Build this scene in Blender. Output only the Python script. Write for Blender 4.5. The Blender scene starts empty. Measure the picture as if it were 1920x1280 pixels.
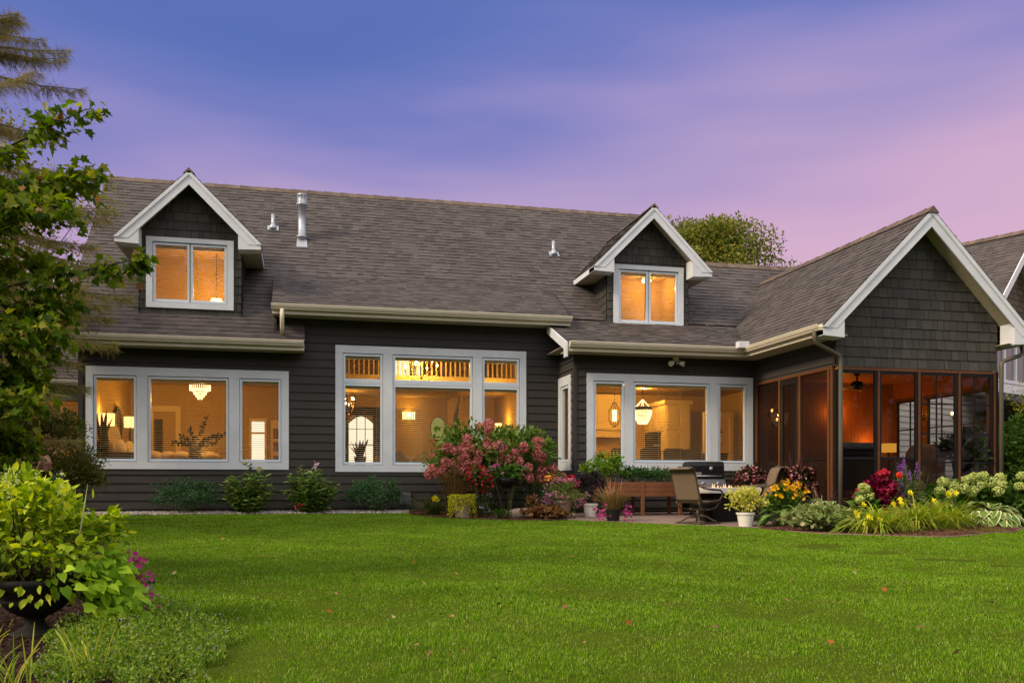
import bpy, math, random
import numpy as np
from mathutils import Vector, Matrix

rng = np.random.default_rng(11)
random.seed(11)
S = bpy.context.scene
R_ = math.radians

# ---------------------------------------------------------------- camera
cam_data = bpy.data.cameras.new('camera')
cam_data.lens = 31.875
cam_data.sensor_width = 36.0
cam_data.shift_y = 0.1417
cam_data.clip_start = 0.05
cam_data.clip_end = 900.0
cam = bpy.data.objects.new('camera', cam_data)
S.collection.objects.link(cam)
cam.location = (4.35, -20.0, 0.55)
cam.rotation_euler = (R_(90), 0, R_(-13.2))
S.camera = cam

# ---------------------------------------------------------------- exposure
S.view_settings.view_transform = 'Standard'
S.view_settings.look = 'None'
S.view_settings.exposure = 0.0
S.view_settings.gamma = 1.0
S.view_settings.use_curve_mapping = False

# ---------------------------------------------------------------- dusk sky
W = bpy.data.worlds.new('World')
S.world = W
W.use_nodes = True
wn, wl = W.node_tree.nodes, W.node_tree.links
wn.clear()
def wnode(t, **k):
    n = wn.new(t)
    for a, b in k.items():
        setattr(n, a, b)
    return n
def wmath(op, a, b=None, clamp=False):
    n = wn.new('ShaderNodeMath'); n.operation = op; n.use_clamp = clamp
    for i, v in enumerate((a, b)):
        if v is None: continue
        if isinstance(v, (int, float)): n.inputs[i].default_value = v
        else: wl.new(v, n.inputs[i])
    return n.outputs[0]
w_tc = wnode('ShaderNodeTexCoord')
w_dir = w_tc.outputs['Generated']
w_sep = wnode('ShaderNodeSeparateXYZ'); wl.new(w_dir, w_sep.inputs[0])
w_z = w_sep.outputs[2]
AZ = R_(13.2)
def wdot(v):
    n = wnode('ShaderNodeVectorMath', operation='DOT_PRODUCT')
    wl.new(w_dir, n.inputs[0]); n.inputs[1].default_value = v
    return n.outputs['Value']
w_f = wdot((math.sin(AZ), math.cos(AZ), 0))       # towards the house
w_h = wdot((math.cos(AZ), -math.sin(AZ), 0))      # towards the sunset side
w_map = wnode('ShaderNodeMapping'); wl.new(w_dir, w_map.inputs[0])
w_map.inputs['Scale'].default_value = (0.9, 0.9, 5.0)
w_map.inputs['Rotation'].default_value = (0.10, 0.06, 0.75)
w_n = wnode('ShaderNodeTexNoise'); wl.new(w_map.outputs[0], w_n.inputs['Vector'])
w_n.inputs['Scale'].default_value = 1.9
w_n.inputs['Detail'].default_value = 3.2
w_n.inputs['Roughness'].default_value = 0.5
w_c = wmath('MULTIPLY', wmath('SUBTRACT', w_n.outputs[0], 0.5), 0.25)
w_t = wmath('SUBTRACT', wmath('ADD', wmath('SUBTRACT', w_z, wmath('MULTIPLY', w_h, 0.13)), w_c), 0.018)
w_r = wnode('ShaderNodeValToRGB'); wl.new(w_t, w_r.inputs[0])
stops = [(0.00, (.68, .44, .57)), (0.16, (.63, .41, .58)), (0.225, (.59, .385, .575)), (0.27, (.49, .345, .565)),
         (0.315, (.385, .305, .555)), (0.36, (.275, .25, .54)), (0.41, (.165, .195, .50)), (0.47, (.105, .165, .46)), (0.6, (.06, .12, .40)), (1.0, (.09, .14, .36))]
cr = w_r.color_ramp
while len(cr.elements) < len(stops): cr.elements.new(0.5)
for e, (p, c) in zip(cr.elements, stops):
    e.position = p; e.color = (*c, 1)
# the still bright sky overhead and behind the photographer
w_back = wnode('ShaderNodeMapRange', interpolation_type='SMOOTHSTEP')
wl.new(wmath('SUBTRACT', wmath('MULTIPLY', w_z, 1.1), wmath('MULTIPLY', w_f, 0.46)), w_back.inputs['Value'])
w_back.inputs['From Min'].default_value = 0.22
w_back.inputs['From Max'].default_value = 1.0
w_mix = wnode('ShaderNodeMix', data_type='RGBA')
wl.new(w_back.outputs[0], w_mix.inputs[0])
wl.new(w_r.outputs[0], w_mix.inputs[6])
w_mix.inputs[7].default_value = (1.62, 1.58, 1.58, 1)
w_bg = wnode('ShaderNodeBackground')
wl.new(w_mix.outputs[2], w_bg.inputs[0])
w_bg.inputs[1].default_value = 1.06
w_out = wnode('ShaderNodeOutputWorld')
wl.new(w_bg.outputs[0], w_out.inputs[0])

# ---------------------------------------------------------------- low warm sun, veiled
sun_d = bpy.data.lights.new('sun', 'SUN')
sun_d.energy = 4.0
sun_d.angle = R_(14)
sun_d.color = (1.0, 0.80, 0.56)
sun = bpy.data.objects.new('sun', sun_d)
S.collection.objects.link(sun)
sun.rotation_euler = Vector((0.80, 0.26, -0.58)).to_track_quat('-Z', 'Y').to_euler()
sun.location = (-20, -10, 30)

# ================================================================ helpers
C = S.collection
def link(o, parent=None):
    C.objects.link(o)
    if parent is not None: o.parent = parent
    return o
def tag(o, label=None, cat=None, group=None, kind=None):
    if label: o['label'] = label
    if cat: o['category'] = cat
    if group: o['group'] = group
    if kind: o['kind'] = kind
    return o
def thing(name, label, cat, loc=(0, 0, 0), rz=0.0, group=None, sc=1.0):
    o = bpy.data.objects.new(name, None)
    o.empty_display_size = 0.2
    C.objects.link(o)
    o.location = loc; o.rotation_euler = (0, 0, rz); o.scale = (sc, sc, sc)
    return tag(o, label, cat, group)
def copy_tree(o, parent=None):
    c = o.copy(); C.objects.link(c)
    if parent is not None: c.parent = parent
    for ch in list(o.children): copy_tree(ch, c)
    return c

class MB:
    """collects shapes into ONE mesh"""
    def __init__(s): s.v = []; s.f = []; s.smooth = []
    def add(s, vs, fs, sm=False):
        b = len(s.v); s.v.extend([tuple(map(float, p)) for p in vs])
        for f in fs: s.f.append(tuple(b + i for i in f)); s.smooth.append(sm)
        return s
    def box(s, x0, x1, y0, y1, z0, z1):
        return s.add([(x0,y0,z0),(x1,y0,z0),(x1,y1,z0),(x0,y1,z0),(x0,y0,z1),(x1,y0,z1),(x1,y1,z1),(x0,y1,z1)],
                     [(3,2,1,0),(4,5,6,7),(0,1,5,4),(1,2,6,5),(2,3,7,6),(3,0,4,7)])
    def obox(s, c, ax, ay, az, sx, sy, sz):
        c = Vector(c); ax = Vector(ax)*sx/2; ay = Vector(ay)*sy/2; az = Vector(az)*sz/2
        p = [c+ax*i+ay*j+az*k for k in (-1,1) for i, j in ((-1,-1),(1,-1),(1,1),(-1,1))]
        return s.add(p, [(3,2,1,0),(4,5,6,7),(0,1,5,4),(1,2,6,5),(2,3,7,6),(3,0,4,7)])
    def beam(s, a, b, w, h, up=(0,0,1)):
        a = Vector(a); b = Vector(b); d = (b-a); L = d.length; d.normalize(); u = Vector(up)
        r = d.cross(u).normalized(); u = r.cross(d)
        return s.obox((a+b)/2, d, r, u, L, w, h)
    def quad(s, a, b, c, d): return s.add([a,b,c,d], [(0,1,2,3)])
    def tri(s, a, b, c): return s.add([a,b,c], [(0,1,2)])
    def tube(s, pts, rad, n=8, caps=True, sm=True):
        pts = [Vector(p) for p in pts]
        if not hasattr(rad, '__len__'): rad = [rad]*len(pts)
        vs = []; prev = None
        for i, p in enumerate(pts):
            t = (pts[min(i+1, len(pts)-1)] - pts[max(i-1, 0)])
            if t.length < 1e-9: t = Vector((0,0,1))
            t.normalize()
            if prev is None:
                u = t.cross(Vector((0,0,1)))
                if u.length < 1e-3: u = t.cross(Vector((1,0,0)))
            else: u = prev - t*prev.dot(t)
            if u.length < 1e-6: u = t.orthogonal()
            u.normalize(); prev = u; w = t.cross(u)
            for k in range(n):
                a = 2*math.pi*k/n
                vs.append(p + (u*math.cos(a) + w*math.sin(a))*rad[i])
        fs = [(i*n+k, i*n+(k+1)%n, (i+1)*n+(k+1)%n, (i+1)*n+k) for i in range(len(pts)-1) for k in range(n)]
        b = len(s.v); s.add(vs, fs, sm)
        if caps:
            s.f.append(tuple(b+k for k in reversed(range(n)))); s.smooth.append(False)
            s.f.append(tuple(b+(len(pts)-1)*n+k for k in range(n))); s.smooth.append(False)
        return s
    def lathe(s, prof, c=(0,0,0), n=24, sm=True):
        """prof = [(r, z)...]"""
        vs = [(c[0]+r*math.cos(2*math.pi*k/n), c[1]+r*math.sin(2*math.pi*k/n), c[2]+z) for r, z in prof for k in range(n)]
        fs = [(i*n+k, i*n+(k+1)%n, (i+1)*n+(k+1)%n, (i+1)*n+k) for i in range(len(prof)-1) for k in range(n)]
        return s.add(vs, fs, sm)
    def ball(s, c, r, n=10, m=6, sq=(1,1,1)):
        prof = [(r*math.sin(math.pi*i/m), -r*math.cos(math.pi*i/m)) for i in range(m+1)]
        vs = [(c[0]+sq[0]*max(q,1e-4)*math.cos(2*math.pi*k/n), c[1]+sq[1]*max(q,1e-4)*math.sin(2*math.pi*k/n), c[2]+sq[2]*z) for q, z in prof for k in range(n)]
        fs = [(i*n+k, i*n+(k+1)%n, (i+1)*n+(k+1)%n, (i+1)*n+k) for i in range(m) for k in range(n)]
        return s.add(vs, fs, True)
    def prism(s, poly, d):
        """closed polygon (3-D points) pushed along vector d"""
        d = Vector(d); n = len(poly); p = [Vector(q) for q in poly]
        fs = [tuple(reversed(range(n))), tuple(range(n, 2*n))] + [(i, (i+1)%n, n+(i+1)%n, n+i) for i in range(n)]
        return s.add(p + [q+d for q in p], fs)
    def build(s, name, m, parent=None, bevel=0.0, subsurf=0):
        me = bpy.data.meshes.new(name)
        me.from_pydata(s.v, [], s.f)
        if any(s.smooth): me.polygons.foreach_set('use_smooth', s.smooth)
        for mm in (m if isinstance(m, (list, tuple)) else [m]): me.materials.append(mm)
        me.update()
        o = bpy.data.objects.new(name, me)
        if bevel:
            b = o.modifiers.new('bevel', 'BEVEL'); b.width = bevel; b.segments = 2; b.limit_method = 'ANGLE'
        if subsurf:
            q = o.modifiers.new('sub', 'SUBSURF'); q.levels = subsurf; q.render_levels = subsurf
        return link(o, parent)

def np_mesh(name, verts, starts, totals, idx, m, parent=None, smooth=False):
    me = bpy.data.meshes.new(name)
    me.vertices.add(len(verts)); me.vertices.foreach_set('co', np.ascontiguousarray(verts, dtype=np.float32).ravel())
    me.loops.add(len(idx)); me.loops.foreach_set('vertex_index', np.ascontiguousarray(idx, dtype=np.int32))
    me.polygons.add(len(starts))
    me.polygons.foreach_set('loop_start', np.ascontiguousarray(starts, dtype=np.int32))
    me.polygons.foreach_set('loop_total', np.ascontiguousarray(totals, dtype=np.int32))
    if smooth: me.polygons.foreach_set('use_smooth', np.ones(len(starts), dtype=bool))
    me.update(calc_edges=True)
    me.materials.append(m)
    return link(bpy.data.objects.new(name, me), parent)

def scatter(name, tmpl, pos, axis, nrm, size, m, parent=None, wide=1.0):
    """copies of one small leaf / petal template as ONE mesh; axis = leaf direction, nrm = leaf face normal"""
    tv, tf = tmpl
    tv = np.asarray(tv, float); n = len(pos)
    if n == 0: return None
    Y = np.asarray(axis, float); Y = Y/np.maximum(np.linalg.norm(Y, axis=1, keepdims=True), 1e-9)
    Z = np.asarray(nrm, float); Z = Z - Y*np.sum(Z*Y, axis=1, keepdims=True)
    ln = np.linalg.norm(Z, axis=1, keepdims=True)
    alt = np.cross(Y, np.array([[0.31, 0.87, 0.38]])); Z = np.where(ln > 1e-4, Z, alt)
    Z = Z/np.maximum(np.linalg.norm(Z, axis=1, keepdims=True), 1e-9)
    X = np.cross(Y, Z)
    size = np.broadcast_to(np.asarray(size, float), (n,))
    wide = np.broadcast_to(np.asarray(wide, float), (n,))
    V = (tv[None, :, 0:1]*X[:, None, :]*wide[:, None, None] + tv[None, :, 1:2]*Y[:, None, :] + tv[None, :, 2:3]*Z[:, None, :])*size[:, None, None] + np.asarray(pos, float)[:, None, :]
    k = len(tv); tot1 = np.array([len(f) for f in tf]); idx1 = np.concatenate([np.array(f) for f in tf])
    idx = (idx1[None, :] + (np.arange(n)*k)[:, None]).ravel()
    tot = np.tile(tot1, n); st = np.concatenate([[0], np.cumsum(tot)[:-1]])
    return np_mesh(name, V.reshape(-1, 3), st, tot, idx, m, parent)

# ================================================================ materials
def lin(r, g, b):
    f = lambda c: (c/255/12.92 if c/255 <= 0.04045 else ((c/255+0.055)/1.055)**2.4)
    return (f(r), f(g), f(b))
def mat(name, col, col2=None, rough=0.6, scale=6.0, bump=0.0, bscale=60.0, metal=0.0, spec=0.22, island=0.0, stretch=None, detail=5.0):
    m = bpy.data.materials.new(name); m.use_nodes = True
    nt = m.node_tree; p = nt.nodes['Principled BSDF']
    p.inputs['Roughness'].default_value = rough; p.inputs['Metallic'].default_value = metal
    p.inputs['Specular IOR Level'].default_value = spec
    p.inputs['Base Color'].default_value = (*col, 1)
    tc = nt.nodes.new('ShaderNodeTexCoord'); vec = tc.outputs['Object']
    if stretch:
        mp = nt.nodes.new('ShaderNodeMapping'); mp.inputs['Scale'].default_value = stretch
        nt.links.new(vec, mp.inputs[0]); vec = mp.outputs[0]
    out = None
    if col2 is not None:
        n = nt.nodes.new('ShaderNodeTexNoise'); n.inputs['Scale'].default_value = scale; n.inputs['Detail'].default_value = detail
        n.inputs['Roughness'].default_value = 0.62
        nt.links.new(vec, n.inputs['Vector'])
        mr = nt.nodes.new('ShaderNodeMapRange'); mr.inputs['From Min'].default_value = 0.32; mr.inputs['From Max'].default_value = 0.68
        nt.links.new(n.outputs[0], mr.inputs['Value'])
        mx = nt.nodes.new('ShaderNodeMix'); mx.data_type = 'RGBA'
        nt.links.new(mr.outputs[0], mx.inputs[0]); mx.inputs[6].default_value = (*col, 1); mx.inputs[7].default_value = (*col2, 1)
        out = mx.outputs[2]
    if island:
        ge = nt.nodes.new('ShaderNodeNewGeometry')
        mr = nt.nodes.new('ShaderNodeMapRange'); mr.inputs['To Min'].default_value = 1-island; mr.inputs['To Max'].default_value = 1+island
        nt.links.new(ge.outputs['Random Per Island'], mr.inputs['Value'])
        hv = nt.nodes.new('ShaderNodeHueSaturation'); nt.links.new(mr.outputs[0], hv.inputs['Value'])
        if out is not None: nt.links.new(out, hv.inputs['Color'])
        else: hv.inputs['Color'].default_value = (*col, 1)
        out = hv.outputs[0]
    if out is not None: nt.links.new(out, p.inputs['Base Color'])
    if bump:
        n2 = nt.nodes.new('ShaderNodeTexNoise'); n2.inputs['Scale'].default_value = bscale; n2.inputs['Detail'].default_value = 4
        nt.links.new(vec, n2.inputs['Vector'])
        b = nt.nodes.new('ShaderNodeBump'); b.inputs['Strength'].default_value = bump; b.inputs['Distance'].default_value = 0.02
        nt.links.new(n2.outputs[0], b.inputs['Height']); nt.links.new(b.outputs[0], p.inputs['Normal'])
    return m
def leafmat(name, cols, trans=0.35, rough=0.55, spec=0.09, tcol=None):
    """per-leaf colour from a ramp; light shines through the blades"""
    m = bpy.data.materials.new(name); m.use_nodes = True
    nt = m.node_tree; p = nt.nodes['Principled BSDF']; out = nt.nodes['Material Output']
    p.inputs['Roughness'].default_value = rough; p.inputs['Specular IOR Level'].default_value = spec
    ge = nt.nodes.new('ShaderNodeNewGeometry'); rp = nt.nodes.new('ShaderNodeValToRGB')
    nt.links.new(ge.outputs['Random Per Island'], rp.inputs[0])
    while len(rp.color_ramp.elements) < len(cols): rp.color_ramp.elements.new(0.5)
    for i, (e, c) in enumerate(zip(rp.color_ramp.elements, cols)):
        e.position = i/max(1, len(cols)-1); e.color = (*[min(.85, q*1.18) for q in c], 1)
    nt.links.new(rp.outputs[0], p.inputs['Base Color'])
    tr = nt.nodes.new('ShaderNodeBsdfTranslucent'); mx = nt.nodes.new('ShaderNodeMixShader'); mx.inputs[0].default_value = trans
    hv = nt.nodes.new('ShaderNodeHueSaturation'); hv.inputs['Value'].default_value = 1.5; hv.inputs['Saturation'].default_value = 1.1
    nt.links.new(rp.outputs[0], hv.inputs['Color']); nt.links.new(hv.outputs[0], tr.inputs[0])
    nt.links.new(p.outputs[0], mx.inputs[1]); nt.links.new(tr.outputs[0], mx.inputs[2]); nt.links.new(mx.outputs[0], out.inputs[0])
    return m
def emit(name, col, strength):
    m = bpy.data.materials.new(name); m.use_nodes = True
    nt = m.node_tree; nt.nodes.remove(nt.nodes['Principled BSDF'])
    e = nt.nodes.new('ShaderNodeEmission'); e.inputs[0].default_value = (*col, 1); e.inputs[1].default_value = strength
    nt.links.new(e.outputs[0], nt.nodes['Material Output'].inputs[0])
    return m
def glassmat(name, tint=(1, 1, 1), refl=1.0, veil=0.0, veilcol=(.02, .02, .02)):
    m = bpy.data.materials.new(name); m.use_nodes = True
    nt = m.node_tree; nt.nodes.remove(nt.nodes['Principled BSDF'])
    t = nt.nodes.new('ShaderNodeBsdfTransparent'); t.inputs[0].default_value = (*tint, 1)
    g = nt.nodes.new('ShaderNodeBsdfGlossy'); g.inputs['Roughness'].default_value = 0.02
    fr = nt.nodes.new('ShaderNodeFresnel'); fr.inputs[0].default_value = 1.5
    mu = nt.nodes.new('ShaderNodeMath'); mu.operation = 'MULTIPLY'; mu.inputs[1].default_value = refl
    nt.links.new(fr.outputs[0], mu.inputs[0])
    mx = nt.nodes.new('ShaderNodeMixShader'); nt.links.new(mu.outputs[0], mx.inputs[0])
    nt.links.new(t.outputs[0], mx.inputs[1]); nt.links.new(g.outputs[0], mx.inputs[2])
    last = mx.outputs[0]
    if veil:
        d = nt.nodes.new('ShaderNodeBsdfDiffuse'); d.inputs[0].default_value = (*veilcol, 1)
        m2 = nt.nodes.new('ShaderNodeMixShader'); m2.inputs[0].default_value = veil
        nt.links.new(last, m2.inputs[1]); nt.links.new(d.outputs[0], m2.inputs[2]); last = m2.outputs[0]
    nt.links.new(last, nt.nodes['Material Output'].inputs[0])
    return m

M = {}
M['siding'] = mat('dark_grey_lap_siding', (.047, .043, .039), (.039, .036, .033), rough=.7, scale=3, bump=.10, bscale=90, stretch=(1, 1, 6), spec=.18)
M['shake'] = mat('dark_grey_shake', (.064, .061, .053), (.052, .050, .044), rough=.75, scale=4, bump=.15, bscale=70, island=.18, spec=.15)
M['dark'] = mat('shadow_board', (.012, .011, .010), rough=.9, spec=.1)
M['white'] = mat('white_trim_paint', (.62, .645, .68), (.53, .56, .60), rough=.55, scale=2.2, bump=.04, bscale=50)
M['vinyl'] = mat('white_vinyl_sash', (.58, .67, .76), rough=.35)
M['cream'] = mat('cream_gutter_paint', (.62, .56, .44), (.56, .50, .39), rough=.38, scale=3)
M['soffit'] = mat('beige_soffit', (.44, .39, .29), (.39, .34, .25), rough=.6, scale=4)
M['roof'] = mat('weathered_brown_shingle', (.090, .077, .073), (.071, .061, .059), rough=.92, scale=1.0, bump=.5, bscale=160, island=.20, detail=7, spec=.2)
M['ridge'] = mat('ridge_cap_shingle', (.135, .098, .075), (.10, .074, .058), rough=.9, scale=5, bump=.3, island=.25)
M['deck'] = mat('roof_deck', (.05, .042, .038), rough=.9)
M['darkpipe'] = mat('olive_grey_downspout', (.10, .09, .068), rough=.45)
M['pine'] = mat('stained_pine', (.125, .045, .014), (.085, .029, .009), rough=.55, spec=.3, scale=5, stretch=(6, 6, .5))
M['beadboard'] = mat('pine_beadboard', (.34, .115, .028), (.22, .065, .014), rough=.6, spec=.25, scale=7, stretch=(5, 5, .6))
M['black'] = mat('black_frame', (.007, .0065, .0065), rough=.55, spec=.2)
M['metal'] = mat('galvanised_metal', (.42, .44, .48), (.34, .36, .40), rough=.5, metal=.7, scale=8)
M['glass'] = glassmat('window_glass', (.96, .95, .92), 0.75)
M['pglass'] = glassmat('porch_vinyl_glass', (.84, .80, .76), 0.6, veil=.07, veilcol=(.014, .011, .009))
M['screen'] = glassmat('insect_screen', (.58, .52, .46), 0.05, veil=.70, veilcol=(.014, .010, .008))
M['plaster'] = mat('cream_wall_paint', (.52, .36, .095), (.48, .33, .085), rough=.8, scale=2)
M['ceil'] = mat('ceiling_paint', (.52, .37, .12), rough=.85)
M['oakfloor'] = mat('oak_floor', (.22, .12, .05), (.16, .08, .03), rough=.4, scale=4)
M['blind'] = mat('blind_slat', (.62, .55, .40), rough=.45)
M['wood'] = mat('cedar_planter', (.20, .078, .034), (.145, .054, .023), rough=.65, scale=5, stretch=(.6, 4, 4), bump=.2, bscale=30)
M['darkwood'] = mat('dark_furniture', (.022, .014, .009), rough=.5, spec=.25)
M['linen'] = mat('linen_fabric', (.55, .45, .32), (.47, .38, .27), rough=.9, scale=9, bump=.2, bscale=120)
M['cab'] = mat('painted_cabinet', (.80, .66, .30), rough=.5)
M['iron'] = mat('black_iron', (.012, .011, .010), rough=.45, spec=.3)
M['bulb'] = emit('lamp_bulb', (1.0, .62, .22), 26)
M['shade_on'] = emit('lit_lamp_shade', (1.0, .62, .20), 2.6)
M['crystal'] = emit('lit_crystal', (1.0, .70, .30), 3.2)
M['daywin'] = emit('daylight_pane', (1.0, .86, .62), 1.35)
M['flame'] = emit('gas_flame', (1.0, .55, .28), 1.7)
# ================================================================ ground and lawn
GY = np.array([-40., -25, -15, -8, -4.5, -1.5, 0, 400]); GZ = np.array([-.5, -.42, -.35, -.21, -.14, -.04, 0, 0])
def gz(x, y):
    x = np.asarray(x, float); y = np.asarray(y, float)
    z = np.interp(y, GY, GZ)
    lump = .018*np.sin(x*1.3+.6)*np.sin(y*.9+1.1) + .012*np.sin(x*2.9+y*2.1)
    return z + lump*np.clip((-y-2.0)/3.0, 0, 1)*np.clip((60-np.abs(x))/20, 0, 1)
def in_poly(x, y, P):
    x = np.asarray(x); y = np.asarray(y); r = np.zeros(x.shape, bool); n = len(P)
    for i in range(n):
        x1, y1 = P[i]; x2, y2 = P[(i+1) % n]
        c = ((y1 > y) != (y2 > y)) & (x < (x2-x1)*(y-y1)/(y2-y1+1e-12)+x1)
        r ^= c
    return r
def smooth_poly(P, it=2, closed=True):
    for _ in range(it):
        Q = []
        for i in range(len(P)):
            a = P[i]; b = P[(i+1) % len(P)]
            Q += [(a[0]*.75+b[0]*.25, a[1]*.75+b[1]*.25), (a[0]*.25+b[0]*.75, a[1]*.25+b[1]*.75)]
        P = Q
    return P
PATIO = [(9.3, -1.2), (9.25, -3.15), (9.9, -3.75), (10.6, -4.25), (11.3, -4.95), (11.9, -5.45), (12.6, -5.6), (14.5, -5.2), (14.5, -1.2)]
RBED = smooth_poly([(12.15, -5.35), (12.0, -6.3), (12.15, -7.2), (12.8, -7.75), (13.7, -8.1), (14.6, -8.0), (15.5, -7.6), (16.4, -6.9), (17.3, -6.1), (19.5, -5.6), (24, -5), (24, -3), (19, -3.6), (18.2, -4.4), (14.4, -4.4)], 2)
MBED = smooth_poly([(6.6, .2), (6.55, -.9), (6.9, -2.0), (7.5, -2.75), (8.4, -3.3), (9.4, -3.4), (9.7, -2.6), (9.6, .2)], 2)
LBED = smooth_poly([(-6, -.6), (.2, -.8), (.7, -3.0), (1.6, -6.0), (2.25, -9.0), (2.72, -11.6), (3.16, -13.0), (3.72, -14.2), (3.84, -15.1), (3.78, -15.9), (3.6, -18), (-6, -18)], 2)
GRAVEL = [(.05, .05), (.05, -.72), (3.0, -.66), (5.0, -.72), (6.6, -.78), (6.7, .05)]
STONES = [(10.97, -7.48, .30, .25), (11.09, -9.23, .32, .26), (11.28, -10.21, .25, .2), (11.39, -11.22, .36, .27), (11.5, -11.97, .20, .16)]
def lawn_ok(x, y):
    ok = (y < -.62) & ~in_poly(x, y, PATIO) & ~in_poly(x, y, RBED) & ~in_poly(x, y, MBED) & ~in_poly(x, y, LBED) & ~in_poly(x, y, GRAVEL)
    for sx, sy, a, b in STONES: ok &= ((x-sx)/a)**2 + ((y-sy)/b)**2 > 1.0
    return ok

m_soil = mat('lawn_soil', (.060, .085, .008), (.045, .062, .008), rough=1, scale=3, spec=0)
xs = np.concatenate([np.linspace(-300, -14, 12)[:-1], np.linspace(-14, 30, 90), np.linspace(30, 300, 12)[1:]])
ys = np.concatenate([np.linspace(-200, -22, 8)[:-1], np.linspace(-22, 2, 60), np.linspace(2, 500, 14)[1:]])
gx, gy = np.meshgrid(xs, ys); gzz = gz(gx, gy)
nx_, ny_ = len(xs), len(ys)
ii = (np.arange(ny_-1)[:, None]*nx_ + np.arange(nx_-1)[None, :]).ravel()
idx = np.stack([ii, ii+1, ii+1+nx_, ii+nx_], 1).ravel()
tag(np_mesh('ground', np.stack([gx, gy, gzz], -1).reshape(-1, 3), np.arange(len(ii))*4, np.full(len(ii), 4), idx, m_soil, smooth=True), kind='structure')

def sheet(name, P, dz, m, step=.35):
    """thin sheet following the ground inside polygon P"""
    P = np.array(P); c = []
    x0, y0 = P.min(0); x1, y1 = P.max(0)
    n = len(P); vs = [(*p, float(gz(*p))+dz-.05) for p in P] + [(*p, float(gz(*p))+dz) for p in P]
    ctr = P.mean(0)
    rings = [P + (ctr-P)*t for t in (.0, .12, .3, .55, .8)]
    V = []; F = []
    for r in rings: V += [(*p, float(gz(*p))+dz+(0.0)) for p in r]
    V.append((*ctr, float(gz(*ctr))+dz))
    for k in range(len(rings)-1):
        for i in range(n): F.append((k*n+i, k*n+(i+1) % n, (k+1)*n+(i+1) % n, (k+1)*n+i))
    k = len(rings)-1
    for i in range(n): F.append((k*n+i, k*n+(i+1) % n, len(V)-1))
    b = len(V)
    V += [(*p, float(gz(*p))+dz-.06) for p in P]
    for i in range(n): F.append((i, (i+1) % n, b+(i+1) % n, b+i))
    mb = MB(); mb.add(V, F)
    return mb.build(name, m)

# --- grass blades
def grass_blades(n, xr, yr, hmin, hmax, w, seed):
    r = np.random.default_rng(seed)
    x = r.uniform(*xr, n); y = r.uniform(*yr, n)
    k = lawn_ok(x, y); x, y = x[k], y[k]
    # keep only what the place around the camera can see, plus a margin to each side
    dx, dy = x-4.35, y+20.0
    f = dx*math.sin(AZ)+dy*math.cos(AZ); s = dx*math.cos(AZ)-dy*math.sin(AZ)
    k = (np.abs(s) < f*.62+1.6) & (f > 1.2); x, y = x[k], y[k]
    return x, y, r
bx, by, bw, bh = [], [], [], []
for n, yr, w in ((680000, (-18.2, -14), .0022), (480000, (-14, -10), .0033), (380000, (-10, -5.5), .0048), (280000, (-5.5, -.6), .0062)):
    x, y, r = grass_blades(n, (-1.5, 20), yr, .03, .07, w, int(n+w*1e5))
    bx.append(x); by.append(y); bw.append(np.full(len(x), w)*r.uniform(.7, 1.3, len(x)))
    patch = .5+.5*np.sin(x*2.1+np.sin(y*1.7)*1.3)*np.sin(y*2.6+np.sin(x*1.1))
    cl = np.clip(np.sin(x*7.3+1.3*np.sin(y*5.1))*np.sin(y*8.7+1.7*np.sin(x*4.3)), 0, 1)
    bh.append((.014+.009*patch+.010*cl)*r.uniform(.55, 1.4, len(x)))
bx, by, bw, bh = map(np.concatenate, (bx, by, bw, bh))
nb = len(bx); bz = gz(bx, by)
a = rng.uniform(0, 2*np.pi, nb); lean = rng.normal(0, .38, nb); la = rng.uniform(0, 2*np.pi, nb)
wx, wy = np.cos(a)*bw, np.sin(a)*bw
lx, ly = np.cos(la)*lean*bh, np.sin(la)*lean*bh
base = np.stack([bx, by, bz-.006], 1)
V = np.empty((nb, 5, 3), np.float32)
V[:, 0] = base - np.stack([wx, wy, 0*wx], 1); V[:, 1] = base + np.stack([wx, wy, 0*wx], 1)
mid = base + np.stack([lx*.35, ly*.35, bh*.62], 1)
V[:, 2] = mid + np.stack([wx, wy, 0*wx], 1)*.75; V[:, 3] = mid - np.stack([wx, wy, 0*wx], 1)*.75
V[:, 4] = base + np.stack([lx*1.25, ly*1.25, bh], 1)
k5 = np.arange(nb)*5
idx = np.stack([k5, k5+1, k5+2, k5+3, k5+3, k5+2, k5+4], 1).ravel()
tot = np.tile([4, 3], nb); st = np.concatenate([[0], np.cumsum(tot)[:-1]])
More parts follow.
